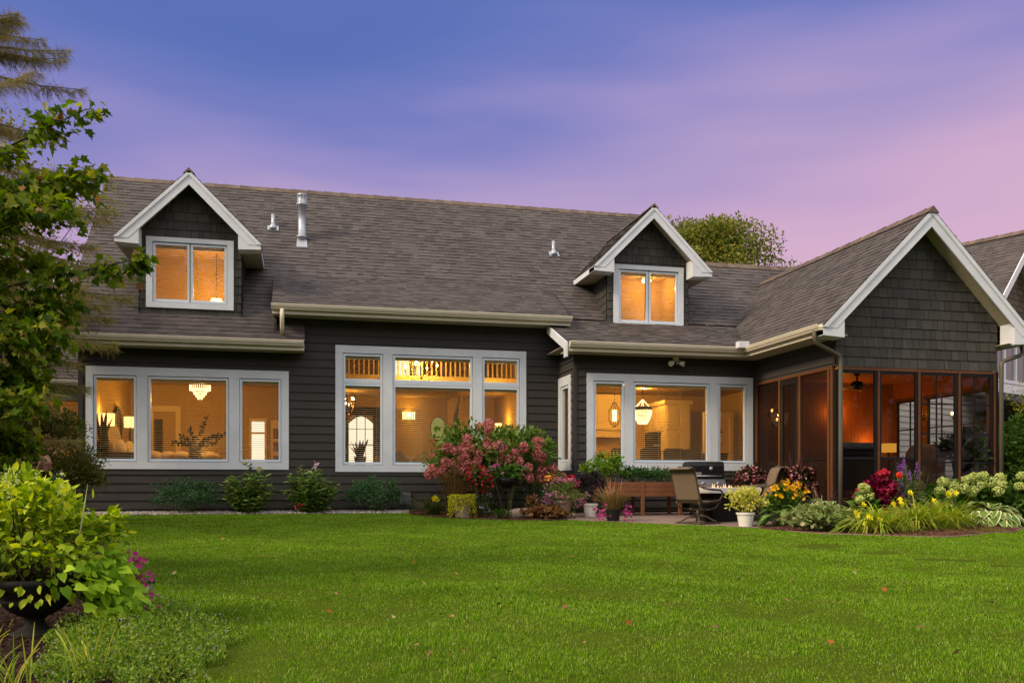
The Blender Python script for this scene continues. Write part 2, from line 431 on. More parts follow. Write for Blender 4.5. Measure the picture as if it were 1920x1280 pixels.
def grassmat():
    m = bpy.data.materials.new('grass_blade'); m.use_nodes = True
    nt = m.node_tree; p = nt.nodes['Principled BSDF']; out = nt.nodes['Material Output']
    p.inputs['Roughness'].default_value = .6; p.inputs['Specular IOR Level'].default_value = .04
    ge = nt.nodes.new('ShaderNodeNewGeometry'); rp = nt.nodes.new('ShaderNodeValToRGB')
    nt.links.new(ge.outputs['Random Per Island'], rp.inputs[0])
    cols = [(.050, .138, .004), (.114, .242, .008), (.164, .306, .012), (.232, .358, .022), (.42, .43, .15)]
    while len(rp.color_ramp.elements) < 5: rp.color_ramp.elements.new(.5)
    for e, pp, c in zip(rp.color_ramp.elements, (0, .32, .62, .90, 1), cols): e.position = pp; e.color = (*c, 1)
    tc = nt.nodes.new('ShaderNodeTexCoord')
    n = nt.nodes.new('ShaderNodeTexNoise'); n.inputs['Scale'].default_value = 1.5; n.inputs['Detail'].default_value = 8; n.inputs['Roughness'].default_value = .65
    nt.links.new(tc.outputs['Object'], n.inputs['Vector'])
    mr = nt.nodes.new('ShaderNodeMapRange'); mr.inputs['From Min'].default_value = .3; mr.inputs['From Max'].default_value = .7
    mr.inputs['To Min'].default_value = .74; mr.inputs['To Max'].default_value = 1.30
    nt.links.new(n.outputs[0], mr.inputs['Value'])
    hv = nt.nodes.new('ShaderNodeHueSaturation'); nt.links.new(rp.outputs[0], hv.inputs['Color']); nt.links.new(mr.outputs[0], hv.inputs['Value'])
    n2 = nt.nodes.new('ShaderNodeTexNoise'); n2.inputs['Scale'].default_value = 2.3; n2.inputs['Detail'].default_value = 6; n2.inputs['Roughness'].default_value = .7
    nt.links.new(tc.outputs['Object'], n2.inputs['Vector'])
    m2 = nt.nodes.new('ShaderNodeMapRange'); m2.inputs['From Min'].default_value = .54; m2.inputs['From Max'].default_value = .74; m2.inputs['To Max'].default_value = .55
    nt.links.new(n2.outputs[0], m2.inputs['Value'])
    my = nt.nodes.new('ShaderNodeMix'); my.data_type = 'RGBA'; my.inputs[7].default_value = (.26, .25, .055, 1)
    nt.links.new(m2.outputs[0], my.inputs[0]); nt.links.new(hv.outputs[0], my.inputs[6])
    hv = my; hv_out = my.outputs[2]
    nt.links.new(hv_out, p.inputs['Base Color'])
    tr = nt.nodes.new('ShaderNodeBsdfTranslucent'); nt.links.new(hv_out, tr.inputs[0])
    mx = nt.nodes.new('ShaderNodeMixShader'); mx.inputs[0].default_value = .35
    nt.links.new(p.outputs[0], mx.inputs[1]); nt.links.new(tr.outputs[0], mx.inputs[2]); nt.links.new(mx.outputs[0], out.inputs[0])
    return m
tag(np_mesh('lawn_grass', V.reshape(-1, 3), st, tot, idx, grassmat()), 'short mown green grass covering the whole back lawn', 'grass', kind='stuff')

# --- beds, patio, gravel
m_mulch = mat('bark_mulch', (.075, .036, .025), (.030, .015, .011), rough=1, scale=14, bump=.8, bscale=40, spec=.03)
m_mulch_shaded = mat('tree_shaded_bark_mulch', (.026, .016, .012), (.012, .008, .006), rough=1, scale=14, bump=.8, bscale=40, spec=.03)  # left bed: shade of the trees is mixed into the bark colour
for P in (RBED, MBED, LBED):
    tag(sheet('flower_bed', P, .012, m_mulch_shaded if P is LBED else m_mulch), kind='structure')
def chips(P, n, smin, smax, m, label, cat, name, flat=.35, dz=.02, box=None):
    P_ = np.array(P); lo = P_.min(0); hi = P_.max(0)
    if box: lo = np.maximum(lo, box[:2]); hi = np.minimum(hi, box[2:])
    x = rng.uniform(lo[0], hi[0], n); y = rng.uniform(lo[1], hi[1], n); k = in_poly(x, y, P); x, y = x[k], y[k]; n = len(x)
    t = ([(-.5, -.5, 0), (.5, -.5, 0), (.5, .5, 0), (-.5, .5, 0), (-.3, -.35, flat), (.35, -.3, flat), (.3, .3, flat), (-.35, .35, flat)],
         [(0, 1, 5, 4), (1, 2, 6, 5), (2, 3, 7, 6), (3, 0, 4, 7), (4, 5, 6, 7)])
    ax = rng.normal(0, 1, (n, 3)); ax[:, 2] *= .25; nr = rng.normal(0, .35, (n, 3)); nr[:, 2] = 1
    return tag(scatter(name, t, np.stack([x, y, gz(x, y)+dz-.008], 1), ax, nr, rng.uniform(smin, smax, n), m), label, cat, kind='stuff')
m_chip = mat('bark_chip', (.085, .040, .028), rough=1, island=.5, spec=.03)
chips(RBED, 26000, .012, .045, m_chip, 'brown bark mulch around the hostas and daylilies', 'mulch', 'bark_mulch', box=(11.5, -8.3, 19.5, -4))
chips(MBED, 7000, .012, .04, m_chip, 'brown bark mulch under the red hydrangea', 'mulch', 'bark_mulch')
chips(LBED, 30000, .010, .035, mat('tree_shaded_bark_chip', (.034, .020, .015), rough=1, island=.6, spec=.03), 'bark mulch around the urn pedestal, tree shade put into its colour', 'mulch', 'bark_mulch', box=(.6, -18, 4.2, -8))  # these chips are coloured darker for the tree shade too
m_peb = mat('grey_pebble', (.34, .30, .26), rough=.85, island=.4)
tag(sheet('gravel_strip', GRAVEL, .004, mat('gravel_bed', (.16, .14, .12), (.10, .09, .08), rough=1, scale=30)), kind='structure')
chips(GRAVEL, 5200, .025, .06, m_peb, 'pale grey pebbles along the foot of the house wall', 'gravel', 'pebbles', flat=.6)
def pavermat():
    m = mat('pink_grey_paver', (.24, .165, .13), (.18, .125, .10), rough=.8, scale=4)
    nt = m.node_tree; p = nt.nodes['Principled BSDF']
    tc = nt.nodes.new('ShaderNodeTexCoord'); b = nt.nodes.new('ShaderNodeTexBrick'); nt.links.new(tc.outputs['Object'], b.inputs[0])
    b.inputs['Scale'].default_value = 4.2; b.inputs['Mortar Size'].default_value = .012
    b.inputs['Color1'].default_value = (.27, .18, .145, 1); b.inputs['Color2'].default_value = (.19, .14, .12, 1); b.inputs['Mortar'].default_value = (.07, .055, .045, 1)
    nt.links.new(b.outputs[0], p.inputs['Base Color'])
    return m
tag(sheet('patio', PATIO, .02, pavermat()), kind='structure')
# lawn edging strip round the right bed
mb = MB()
EDGE = RBED[4:44]
mb.tube([(x, y, float(gz(x, y))+.012) for x, y in EDGE], .014, 6)
tag(mb.build('bed_edging', mat('brown_edging', (.16, .11, .08), rough=.7)), 'thin brown edging strip curving between lawn and right flower bed', 'edging')
# sunken stepping stones
m_shaded_stone = mat('stepping_stone', (.024, .028, .012), (.014, .018, .007), rough=.95, spec=.03, scale=8, bump=.4)  # near-black green paints in the shadow of the grassy hollows
st_lab = ['stepping stone sunk in the grass just right of the fire table, closest to the patio', 'stepping stone sunk in the lawn below the left hosta clump',
          'small stepping stone in the lawn below the yellow daylilies', 'large dark stepping stone hollow, the most open one in the right lawn', 'smallest stepping stone near the right end of the row in the lawn']
for (sx, sy, a_, b_), lb in zip(STONES, st_lab):
    mb = MB(); z = float(gz(sx, sy)); n = 16
    ring = [(math.cos(2*math.pi*k/n)*a_*(.86+.08*math.sin(k*2.3+sx)), math.sin(2*math.pi*k/n)*b_*(.86+.08*math.cos(k*1.7)), 0) for k in range(n)]
    mb.prism([Vector(p)+Vector((0, 0, -.070)) for p in ring], (0, 0, .058))
    o = mb.build('stepping_stone', m_shaded_stone, bevel=.008); o.location = (sx, sy, z)
    tag(o, lb, 'stepping stone', 'stepping stones across the lawn')
# ================================================================ the house
house = thing('house', 'dark grey house with steep brown shingle roof, white trimmed windows and a screened porch', 'house', (0, 0, 0))

def segs_minus(u0, u1, cuts):
    out = [(u0, u1)]
    for a, b in cuts:
        nx = []
        for s, e in out:
            if b <= s or a >= e: nx.append((s, e))
            else:
                if a > s: nx.append((s, a))
                if b < e: nx.append((b, e))
        out = nx
    return out
def lap_wall(mb, P, U, N, L, z0, z1, holes=(), expo=.178, lip=.021, phase=0.0):
    """real clapboards: each course tilts out to a lip; holes = (u0,u1,z0,z1)"""
    P = Vector((P[0], P[1], 0)); U = Vector((*U, 0)); N = Vector((*N, 0))
    def pt(u, z, o): return P+U*u+N*o+Vector((0, 0, z))
    k0 = int(math.floor((z0-.09)/expo))
    k = k0
    while .09+k*expo < z1:
        za, zb = .09+k*expo, .09+(k+1)*expo
        a, b = max(za, z0), min(zb, z1)
        zs = sorted({a, b} | {h for q in holes for h in q[2:] if a < h < b})
        rr = random.Random(k*7+int(L*13)); joints = []; u = rr.uniform(.6, 3.2)
        while u < L: joints.append((u, u+.003)); u += rr.uniform(2.2, 3.7)
        for c, d in zip(zs[:-1], zs[1:]):
            cut = [(q[0], q[1]) for q in holes if q[2] <= (c+d)/2 <= q[3]]
            for s, e in segs_minus(0, L, cut+joints):
                oc = lip*(1-(c-za)/expo)+.002; od = lip*(1-(d-za)/expo)+.002
                mb.quad(pt(s, c, oc), pt(e, c, oc), pt(e, d, od), pt(s, d, od))
                if abs(c-za) < 1e-6: mb.quad(pt(s, c, 0), pt(e, c, 0), pt(e, c, oc), pt(s, c, oc))
            for s, e in joints:
                if e < L and not any(q[0] < e and s < q[1] and q[2] <= (c+d)/2 <= q[3] for q in holes):
                    mb.quad(pt(s-.001, c, -.002), pt(e+.001, c, -.002), pt(e+.001, d, -.002), pt(s-.001, d, -.002))
        k += 1
def shake_wall(mb, P, U, N, z0, z1, lim, expo=.19, holes=(), seed=1):
    """individual shakes; lim(z) -> (u0,u1)"""
    rr = random.Random(seed)
    P = Vector((P[0], P[1], 0)); U = Vector((*U, 0)); N = Vector((*N, 0))
    def pt(u, z, o): return P+U*u+N*o+Vector((0, 0, z))
    z = z0
    while z < z1-1e-4:
        zt = min(z+expo, z1)
        lo = min(lim(z)[0], lim(zt)[0]); hi = max(lim(z)[1], lim(zt)[1])
        u = lo-rr.uniform(0, .2)
        while u < hi:
            w = rr.choice((.10, .14, .17, .2, .24, .27)); a, b = u, u+w-.008; u += w
            cut = [(q[0], q[1]) for q in holes if q[2] < (z+zt)/2 < q[3]]
            for s, e in segs_minus(a, b, cut):
                l0, l1 = lim(z); m0, m1 = lim(zt)
                s0, e0, s1, e1 = max(s, l0), min(e, l1), max(s, m0), min(e, m1)
                if e0-s0 < .003: continue
                if e1 < s1: s1 = e1 = (s1+e1)/2
                o = .020+rr.uniform(-.004, .004); o1 = .004
                mb.add([pt(s0, z, o), pt(e0, z, o), pt(e1, zt, o1), pt(s1, zt, o1), pt(s0, z, 0), pt(e0, z, 0)], [(0, 1, 2, 3), (4, 5, 1, 0)])
        z = zt
def roof_rows(mb, O, U, V, segs, L, expo=.142, seed=3, s0=0.0):
    """laminated shingles laid in courses; O eave corner, U along the eave, V up the slope"""
    rr = random.Random(seed)
    O = Vector(O); U = Vector(U).normalized(); V = Vector(V).normalized(); Nn = U.cross(V).normalized()
    if Nn.z < 0: Nn = -Nn
    s = s0
    while s < L-1e-4:
        e = min(s+expo, L)
        for a, b in segs(s+expo*.5):
            u = a
            while u < b-1e-3:
                w = rr.uniform(.09, .30); v = min(u+w, b)
                if b-v < .06: v = b
                t = rr.choice((.011, .013, .018, .021))
                p = lambda uu, ss, o: O+U*uu+V*ss+Nn*o
                ov = .012 if e < L else 0
                mb.add([p(u, s, t), p(v, s, t), p(v, e+ov, .004), p(u, e+ov, .004), p(u, s, 0), p(v, s, 0)], [(0, 1, 2, 3), (4, 5, 1, 0)])
                u = v
        s = e
def gutter(mb, A, B, out):
    """K-style trough from A to B, out = horizontal outward direction"""
    A = Vector(A); B = Vector(B); o = Vector((*out, 0))
    prof = [(0, 0), (.012, 0), (.016, -.05), (.095, -.05), (.112, -.004), (.130, -.004), (.130, -.026), (.119, -.031), (.117, -.058), (.088, -.096), (.078, -.118), (0, -.118)]
    mb.prism([A+o*a+Vector((0, 0, z)) for a, z in prof], B-A)

# ---- walls
mb = MB()
LH = (.25, 3.97, 1.07, 2.84); MH = (5.27, 9.21, 1.03, 3.45)
lap_wall(mb, (0, 0), (1, 0), (0, -1), 3.86, .03, 3.50, [LH])
lap_wall(mb, (3.86, 0), (1, 0), (0, -1), 10.15-3.86, .03, 4.22, [(LH[0]-3.86, LH[1]-3.86, LH[2], LH[3]), (MH[0]-3.86, MH[1]-3.86, MH[2], MH[3])])
lap_wall(mb, (10.15, 0), (0, -1), (-1, 0), 1.23, .03, 3.62, [(.21, .83, 1.09, 2.81)])
lap_wall(mb, (10.15, -1.23), (1, 0), (0, -1), 4.27, .03, 3.45, [(10.57-10.15, 14.2-10.15, 1.08, 2.85)])
lap_wall(mb, (0, 8.3), (0, -1), (-1, 0), 8.3, .03, 4.0)
lap_wall(mb, (-4.2, 2.75), (1, 0), (0, -1), 4.2, .03, 2.95, [(2.5, 3.62, .95, 2.62)])
mb.build('wall', M['siding'], house)
mb = MB()                                                            # corner boards, frieze, foundation
mb.box(-.035, .05, -.03, .055, .0, 3.50)
mb.build('corner_board', M['siding'], house); mb = MB(); mb.box(10.09, 10.145, -.028, .0, .03, 3.5); mb.build('corner_board', M['siding'], house); mb = MB(); mb.box(10.12, 10.185, -1.262, -1.20, .03, 3.45)
mb.build('corner_board', M['siding'], house)
mb = MB()
mb.box(.0, 10.16, .01, .10, -.3, .03); mb.box(10.16, 14.42, -1.21, -1.1, -.3, .03); mb.box(10.16, 10.26, -1.21, .0, -.3, .03)
mb.box(-4.2, 0, 2.76, 2.85, -.3, .03); mb.box(.0, .1, .1, 8.3, -.3, .03)
mb.build('foundation', mat('dark_foundation', (.045, .043, .04), (.035, .034, .032), rough=.9, scale=9, bump=.3), house)
# gable end above the left wall
mb = MB(); mb.prism([(0.02, -.1, 3.6), (.02, 8.4, 3.6), (.02, 8.4, 3.9), (.02, 4.13, 8.05), (.02, -.1, 3.85)], (.08, 0, 0))
mb.build('gable_end', M['siding'], house); mb = MB(); mb.prism([(13.9, 0, 3.6), (13.9, 8.3, 3.6), (13.9, 4.13, 8.05)], (.08, 0, 0))
mb.build('gable_end', M['siding'], house)

# ---- roofs (12:12 main slope z = 4.05 + y)
r2 = math.sqrt(2)
def main_segs(s):
    y = -.5+s/r2
    if y < .36: return [(-.29, 4.46)] if y < .15 else segs_minus(-.29, 4.46, [(1.17, 3.11)])
    if y < 1.30: return segs_minus(-.29, 4.46, [(1.17, 3.11)]) + segs_minus(9.95, 18.1, [(11.45, 13.41)] if y > .4 else [])
    out = [(-.29, 18.1)] if y < 2.45 else [(-.29, 14.0)]
    if .15 < y < 1.9: out = segs_minus(*out[0], [(1.17, 3.11)] + ([(11.45, 13.41)] if y > .4 else []))
    return out
mb = MB(); roof_rows(mb, (0, -.5, 3.575), (1, 0, 0), (0, 1, 1), main_segs, 4.63*r2, seed=5)
mb.build('main_roof', M['roof'], house)
mb = MB(); roof_rows(mb, (0, -.52, 4.325), (1, 0, 0), (0, 1.85, 1.07), lambda s: [(3.79, 10.27)], math.hypot(1.85, 1.07), seed=8)
mb.build('shed_roof', M['roof'], house)
mb = MB(); roof_rows(mb, (0, -1.75, 3.575), (1, 0, 0), (0, 2.13, .875), lambda s: [(9.84, 15.6)], math.hypot(2.13, .875), seed=9)
mb.build('skirt_roof', M['roof'], house)
mb = MB()                                                            # sheathing below the shingles
def deck(xa, xb, ya): mb.prism([(xa, ya, ya+4.055), (xa, 4.13, 8.185), (xa, 8.75, 3.565), (xa, 8.75, 3.46), (xa, 4.13, 8.06), (xa, ya, ya+3.94)], (xb-xa, 0, 0))
deck(-.24, 1.16, -.49); deck(1.16, 3.12, 1.85); deck(3.12, 4.45, -.49); deck(4.45, 11.44, 1.2); deck(11.44, 13.42, 1.85); deck(13.42, 13.99, 1.2)
mb.prism([(1.16, -.49, 3.565), (1.16, .08, 4.135), (1.16, .08, 4.02), (1.16, -.49, 3.45)], (1.96, 0, 0))
mb.prism([(13.99, .3, 4.35), (13.99, 2.45, 6.505), (13.99, 6, 3.0), (13.99, 6, 2.9), (13.99, 2.45, 6.38), (13.99, .3, 4.25)], (4.1, 0, 0))
for xa, w_ in ((10.0, 1.44), (13.42, .58)): mb.prism([(xa, .3, 4.35), (xa, 1.3, 5.35), (xa, 1.3, 5.24), (xa, .3, 4.24)], (w_, 0, 0))
mb.prism([(3.80, -.51, 4.318), (3.80, 1.33, 5.382), (3.80, 1.33, 5.26), (3.80, -.51, 4.21)], (6.46, 0, 0))
mb.prism([(9.85, -1.74, 3.568), (9.85, .38, 4.44), (9.85, .38, 4.32), (9.85, -1.74, 3.46)], (5.7, 0, 0))
mb.prism([(3.83, -.3, 4.0), (3.83, 1.3, 5.3), (3.83, 1.3, 5.0), (3.83, -.3, 3.7)], (.05, 0, 0))   # cheek of the shed roof
mb.build('roof_deck', M['deck'], house)
mb = MB()                                                            # ridge caps, one overlapping piece after another
def ridge(mb, A, B, half=.13, drop=None, pc=.21):
    A = Vector(A); B = Vector(B); d = (B-A); L = d.length; d.normalize(); s = d.cross(Vector((0, 0, 1))).normalized()
    n = int(L/pc)
    for i in range(n):
        p = A+d*(i*pc); q = A+d*(i*pc+pc*1.12); h = .022+.008*(i % 2)
        a = lambda x, o, hh: x+s*o*half+Vector((0, 0, hh))
        mb.add([a(p, -1, -half+.03), a(p, 0, h+.012), a(p, 1, -half+.03), a(q, -1, -half+.022), a(q, 0, h), a(q, 1, -half+.022)],
               [(0, 1, 4, 3), (1, 2, 5, 4), (0, 2, 1)])
ridge(mb, (-.27, 4.13, 8.205), (14.02, 4.13, 8.205)); mb.build('ridge_cap', M['ridge'], house); mb = MB(); ridge(mb, (13.9, 2.45, 6.53), (18.05, 2.45, 6.53))
mb.build('ridge_cap', M['ridge'], house)
mb = MB()                                                            # rake boards
def rake(mb, x, w, pts, depth):
    for (y0, z0), (y1, z1) in zip(pts[:-1], pts[1:]):
        mb.prism([(x, y0, z0), (x, y1, z1), (x, y1, z1-depth), (x, y0, z0-depth)], (w, 0, 0))
rake(mb, -.275, .03, [(-.49, 3.545), (4.13, 8.165), (8.74, 3.54)], .2)
mb.build('rake_board', M['white'], house); mb = MB(); rake(mb, 14.0, .03, [(.4, 4.47), (4.13, 8.20)], .2)
mb.build('rake_board', M['white'], house); mb = MB(); mb.prism([(9.80, -1.76, 3.575), (9.80, -.20, 4.21), (9.80, -.20, 4.02), (9.80, -1.55, 3.47), (9.80, -1.55, 3.28), (9.80, -1.76, 3.28)], (.035, 0, 0))
mb.build('rake_board', M['white'], house)
# eaves: fascia, soffit, gutter
mb = MB()
mb.box(-.24, 4.45, -.50, -.475, 3.40, 3.555); mb.box(3.80, 10.26, -.52, -.495, 4.15, 4.305); mb.box(9.85, 13.92, -1.75, -1.725, 3.40, 3.555)
mb.box(13.90, 13.925, -4.80, -1.76, 3.40, 3.555)
mb.build('fascia', M['cream'], house)
mb = MB()
def soff(x0, x1, y0, y1, z, along='x'):
    n = max(1, int((x1-x0 if along == 'x' else y1-y0)/.12))
    for i in range(n):
        if along == 'x':
            a = x0+(x1-x0)*i/n; b = x0+(x1-x0)*(i+1)/n-.006; mb.box(a, b, y0, y1, z, z+.012)
        else:
            a = y0+(y1-y0)*i/n; b = y0+(y1-y0)*(i+1)/n-.006; mb.box(x0, x1, a, b, z, z+.012)
soff(-.24, 4.44, -.474, .0, 3.405); soff(3.81, 10.25, -.494, .0, 4.16); soff(9.84, 13.93, -1.724, -1.20, 3.405)
soff(13.926, 14.45, -4.74, -1.22, 3.405, 'y')
mb.box(-.24, 4.44, -.474, 0, 3.418, 3.43); mb.box(3.81, 10.25, -.494, 0, 4.173, 4.185); mb.box(9.84, 13.93, -1.724, -1.2, 3.418, 3.43); mb.box(13.926, 14.45, -4.74, -1.22, 3.418, 3.43)
mb.box(9.84, 10.15, -1.2, -.0, 3.55, 3.56)
mb.build('soffit', M['soffit'], house)
def part(name, mb, m, parent=None, **k): return mb.build(name, m, parent if parent is not None else house, **k)
for A, B, o in (((-.26, -.502, 3.60), (4.44, -.502, 3.60), (0, -1)), ((3.78, -.522, 4.35), (10.28, -.522, 4.35), (0, -1)),
                ((9.86, -1.752, 3.60), (13.90, -1.752, 3.60), (0, -1)), ((13.898, -1.62, 3.60), (13.898, -4.80, 3.60), (-1, 0))):
    mb = MB(); gutter(mb, A, B, o); part('gutter', mb, M['cream'])
mb = MB(); mb.box(13.62, 13.86, -2.02, -1.85, 3.56, 3.70); mb.box(13.66, 13.90, -1.87, -1.83, 3.55, 3.69)
part('gutter_guard', mb, M['white'], bevel=.006)
def downspout(pts, m, r=.042):
    mb = MB(); mb.tube(pts, r, 10); return part('downspout', mb, m)
downspout([(4.00, -.59, 4.24), (4.00, -.59, 4.06), (4.00, -.52, 3.90), (4.00, -.36, 3.76)], M['cream'], .045)
downspout([(13.83, -4.62, 3.50), (13.83, -4.62, 3.36), (13.88, -4.60, 3.27), (14.36, -4.50, 3.10), (14.45, -4.49, 3.06), (14.47, -4.49, 2.96), (14.47, -4.49, 1.5), (14.47, -4.49, .05)], M['darkpipe'])
downspout([(18.58, -4.5, 3.40), (18.58, -4.52, 3.25), (18.50, -4.52, 3.19), (18.16, -4.50, 3.08), (18.10, -4.49, 3.02), (18.10, -4.49, 2.92), (18.10, -4.49, .05)], M['darkpipe'])

# ---- windows
def window(P, U, N, cas, lites, head=.15, sill=.155, mull=(), rails=(), blinds=True, tilt=.35, proud=.034, jamb=.13):
    """cas=(u0,u1,z0,z1) outer casing; lites=[(u0,u1,z0,z1)] sash outer"""
    P = Vector((P[0], P[1], 0)); U3 = Vector((*U, 0)); N3 = Vector((*N, 0)); Z = Vector((0, 0, 1))
    def bx(mb, u0, u1, z0, z1, o0, o1):
        c = P+U3*((u0+u1)/2)+N3*((o0+o1)/2)+Z*((z0+z1)/2); mb.obox(c, U3, N3, Z, u1-u0, o1-o0, z1-z0)
    lu0 = min(l[0] for l in lites); lu1 = max(l[1] for l in lites); lz0 = min(l[2] for l in lites); lz1 = max(l[3] for l in lites)
    mb = MB(); u0, u1, z0, z1 = cas
    bx(mb, u0, u1, lz1+.004, z1, -.01, proud); bx(mb, u0, u1, z0, lz0-.004, -.01, proud)
    bx(mb, u0, lu0-.004, lz0-.004, lz1+.004, -.01, proud-.003); bx(mb, lu1+.004, u1, lz0-.004, lz1+.004, -.01, proud-.003)
    for a, b in mull: bx(mb, a+.004, b-.004, lz0-.004, lz1+.004, -.01, proud-.003)
    for a, b, za, zb in rails: bx(mb, a+.002, b-.002, za, zb, -.02, .014)
    w = mb.build('window', M['white'], house)
    for (a, b, c, d) in lites:
        fr = .047; mb = MB()
        bx(mb, a+.006, b-.006, d-.008-fr, d-.012, -.06, .012); bx(mb, a+.006, b-.006, c+.008, c+.012+fr, -.06, .012)
        bx(mb, a+.006, a+.006+fr, c+.012+fr, d-.008-fr, -.06, .0115); bx(mb, b-.006-fr, b-.006, c+.012+fr, d-.008-fr, -.06, .0115)
        mb.build('sash', M['vinyl'], w)
        mb = MB(); bx(mb, a-.003, b+.003, c-.003, c+.004, -.2, -.015); bx(mb, a-.003, b+.003, d-.004, d+.003, -.2, -.015); bx(mb, a-.003, a+.004, c, d, -.2, -.015); bx(mb, b-.004, b+.003, c, d, -.2, -.015)
        mb.build('jamb_liner', M['plaster'], w)
        g0, g1, h0, h1 = a+.05, b-.05, c+.055, d-.055
        mb = MB(); pp = lambda u, z: P+U3*u+N3*(-.03)+Z*z
        mb.quad(pp(g0, h0), pp(g1, h0), pp(g1, h1), pp(g0, h1)); mb.build('pane', M['glass'], w)
        if blinds:
            mb = MB(); bx(mb, a+.02, b-.02, d-.11, d-.05, -.14, -.09)
            z = d-.14
            while z > c+.04:
                q = lambda u, oo, zz: P+U3*u+N3*oo+Z*zz
                mb.quad(q(a+.02, -.098, z-.010*tilt*2), q(b-.02, -.098, z-.010*tilt*2), q(b-.02, -.126, z+.004), q(a+.02, -.126, z+.004)); z -= .045
            nl = max(2, int((b-a)/.55)+1)
            for i in range(nl):
                u = a+.12+(b-a-.24)*i/(nl-1); bx(mb, u-.0025, u+.0025, c+.05, d-.1, -.0975, -.096)
            mb.build('blind', M['blind'], w)
    return w
zL = (1.07, 2.84)
window((0, 0), (1, 0), (0, -1), (.11, 4.13, .915, 3.015), [(.25, 1.08, *zL), (1.30, 2.90, *zL), (3.12, 3.97, *zL)], mull=[(1.08, 1.30), (2.90, 3.12)])
mz = (1.03, 2.80); tz = (2.84, 3.45)
window((0, 0), (1, 0), (0, -1), (5.11, 9.365, .875, 3.615),
       [(a, b, *q) for a, b in ((5.27, 6.13), (6.35, 8.13), (8.35, 9.21)) for q in (mz, tz)],
       mull=[(6.13, 6.35), (8.13, 8.35)], rails=[(5.27, 6.13, 2.795, 2.845), (6.35, 8.13, 2.795, 2.845), (8.35, 9.21, 2.795, 2.845)])
zR = (1.08, 2.85)
window((0, -1.23), (1, 0), (0, -1), (10.41, 14.35, .91, 3.012), [(10.57, 11.27, *zR), (11.48, 13.28, *zR), (13.50, 14.20, *zR)], mull=[(11.27, 11.48), (13.28, 13.50)])
window((10.15, 0), (0, -1), (-1, 0), (.03, 1.0, .91, 3.01), [(.22, .82, 1.10, 2.80)])
window((0, 2.75), (1, 0), (0, -1), (-1.85, -.45, .78, 2.76), [(-1.70, -.58, .95, 2.62)], tilt=1.2)

# low roof of the set-back left wing
mb = MB(); roof_rows(mb, (-4.5, 2.25, 2.92), (1, 0, 0), (0, 1, .75), lambda s: [(0, 4.48)], 3.6, seed=15); wr = part('wing_roof', mb, M['roof'])
mb = MB(); mb.prism([(-4.48, 2.27, 2.91), (-4.48, 5.2, 5.10), (-4.48, 8.2, 2.91), (-4.48, 8.2, 2.8), (-4.48, 5.2, 4.98), (-4.48, 2.27, 2.8)], (4.45, 0, 0)); mb.build('roof_deck', M['deck'], wr)
mb = MB(); gutter(mb, (-4.5, 2.25, 2.95), (-.03, 2.25, 2.95), (0, -1)); part('gutter', mb, M['cream'])
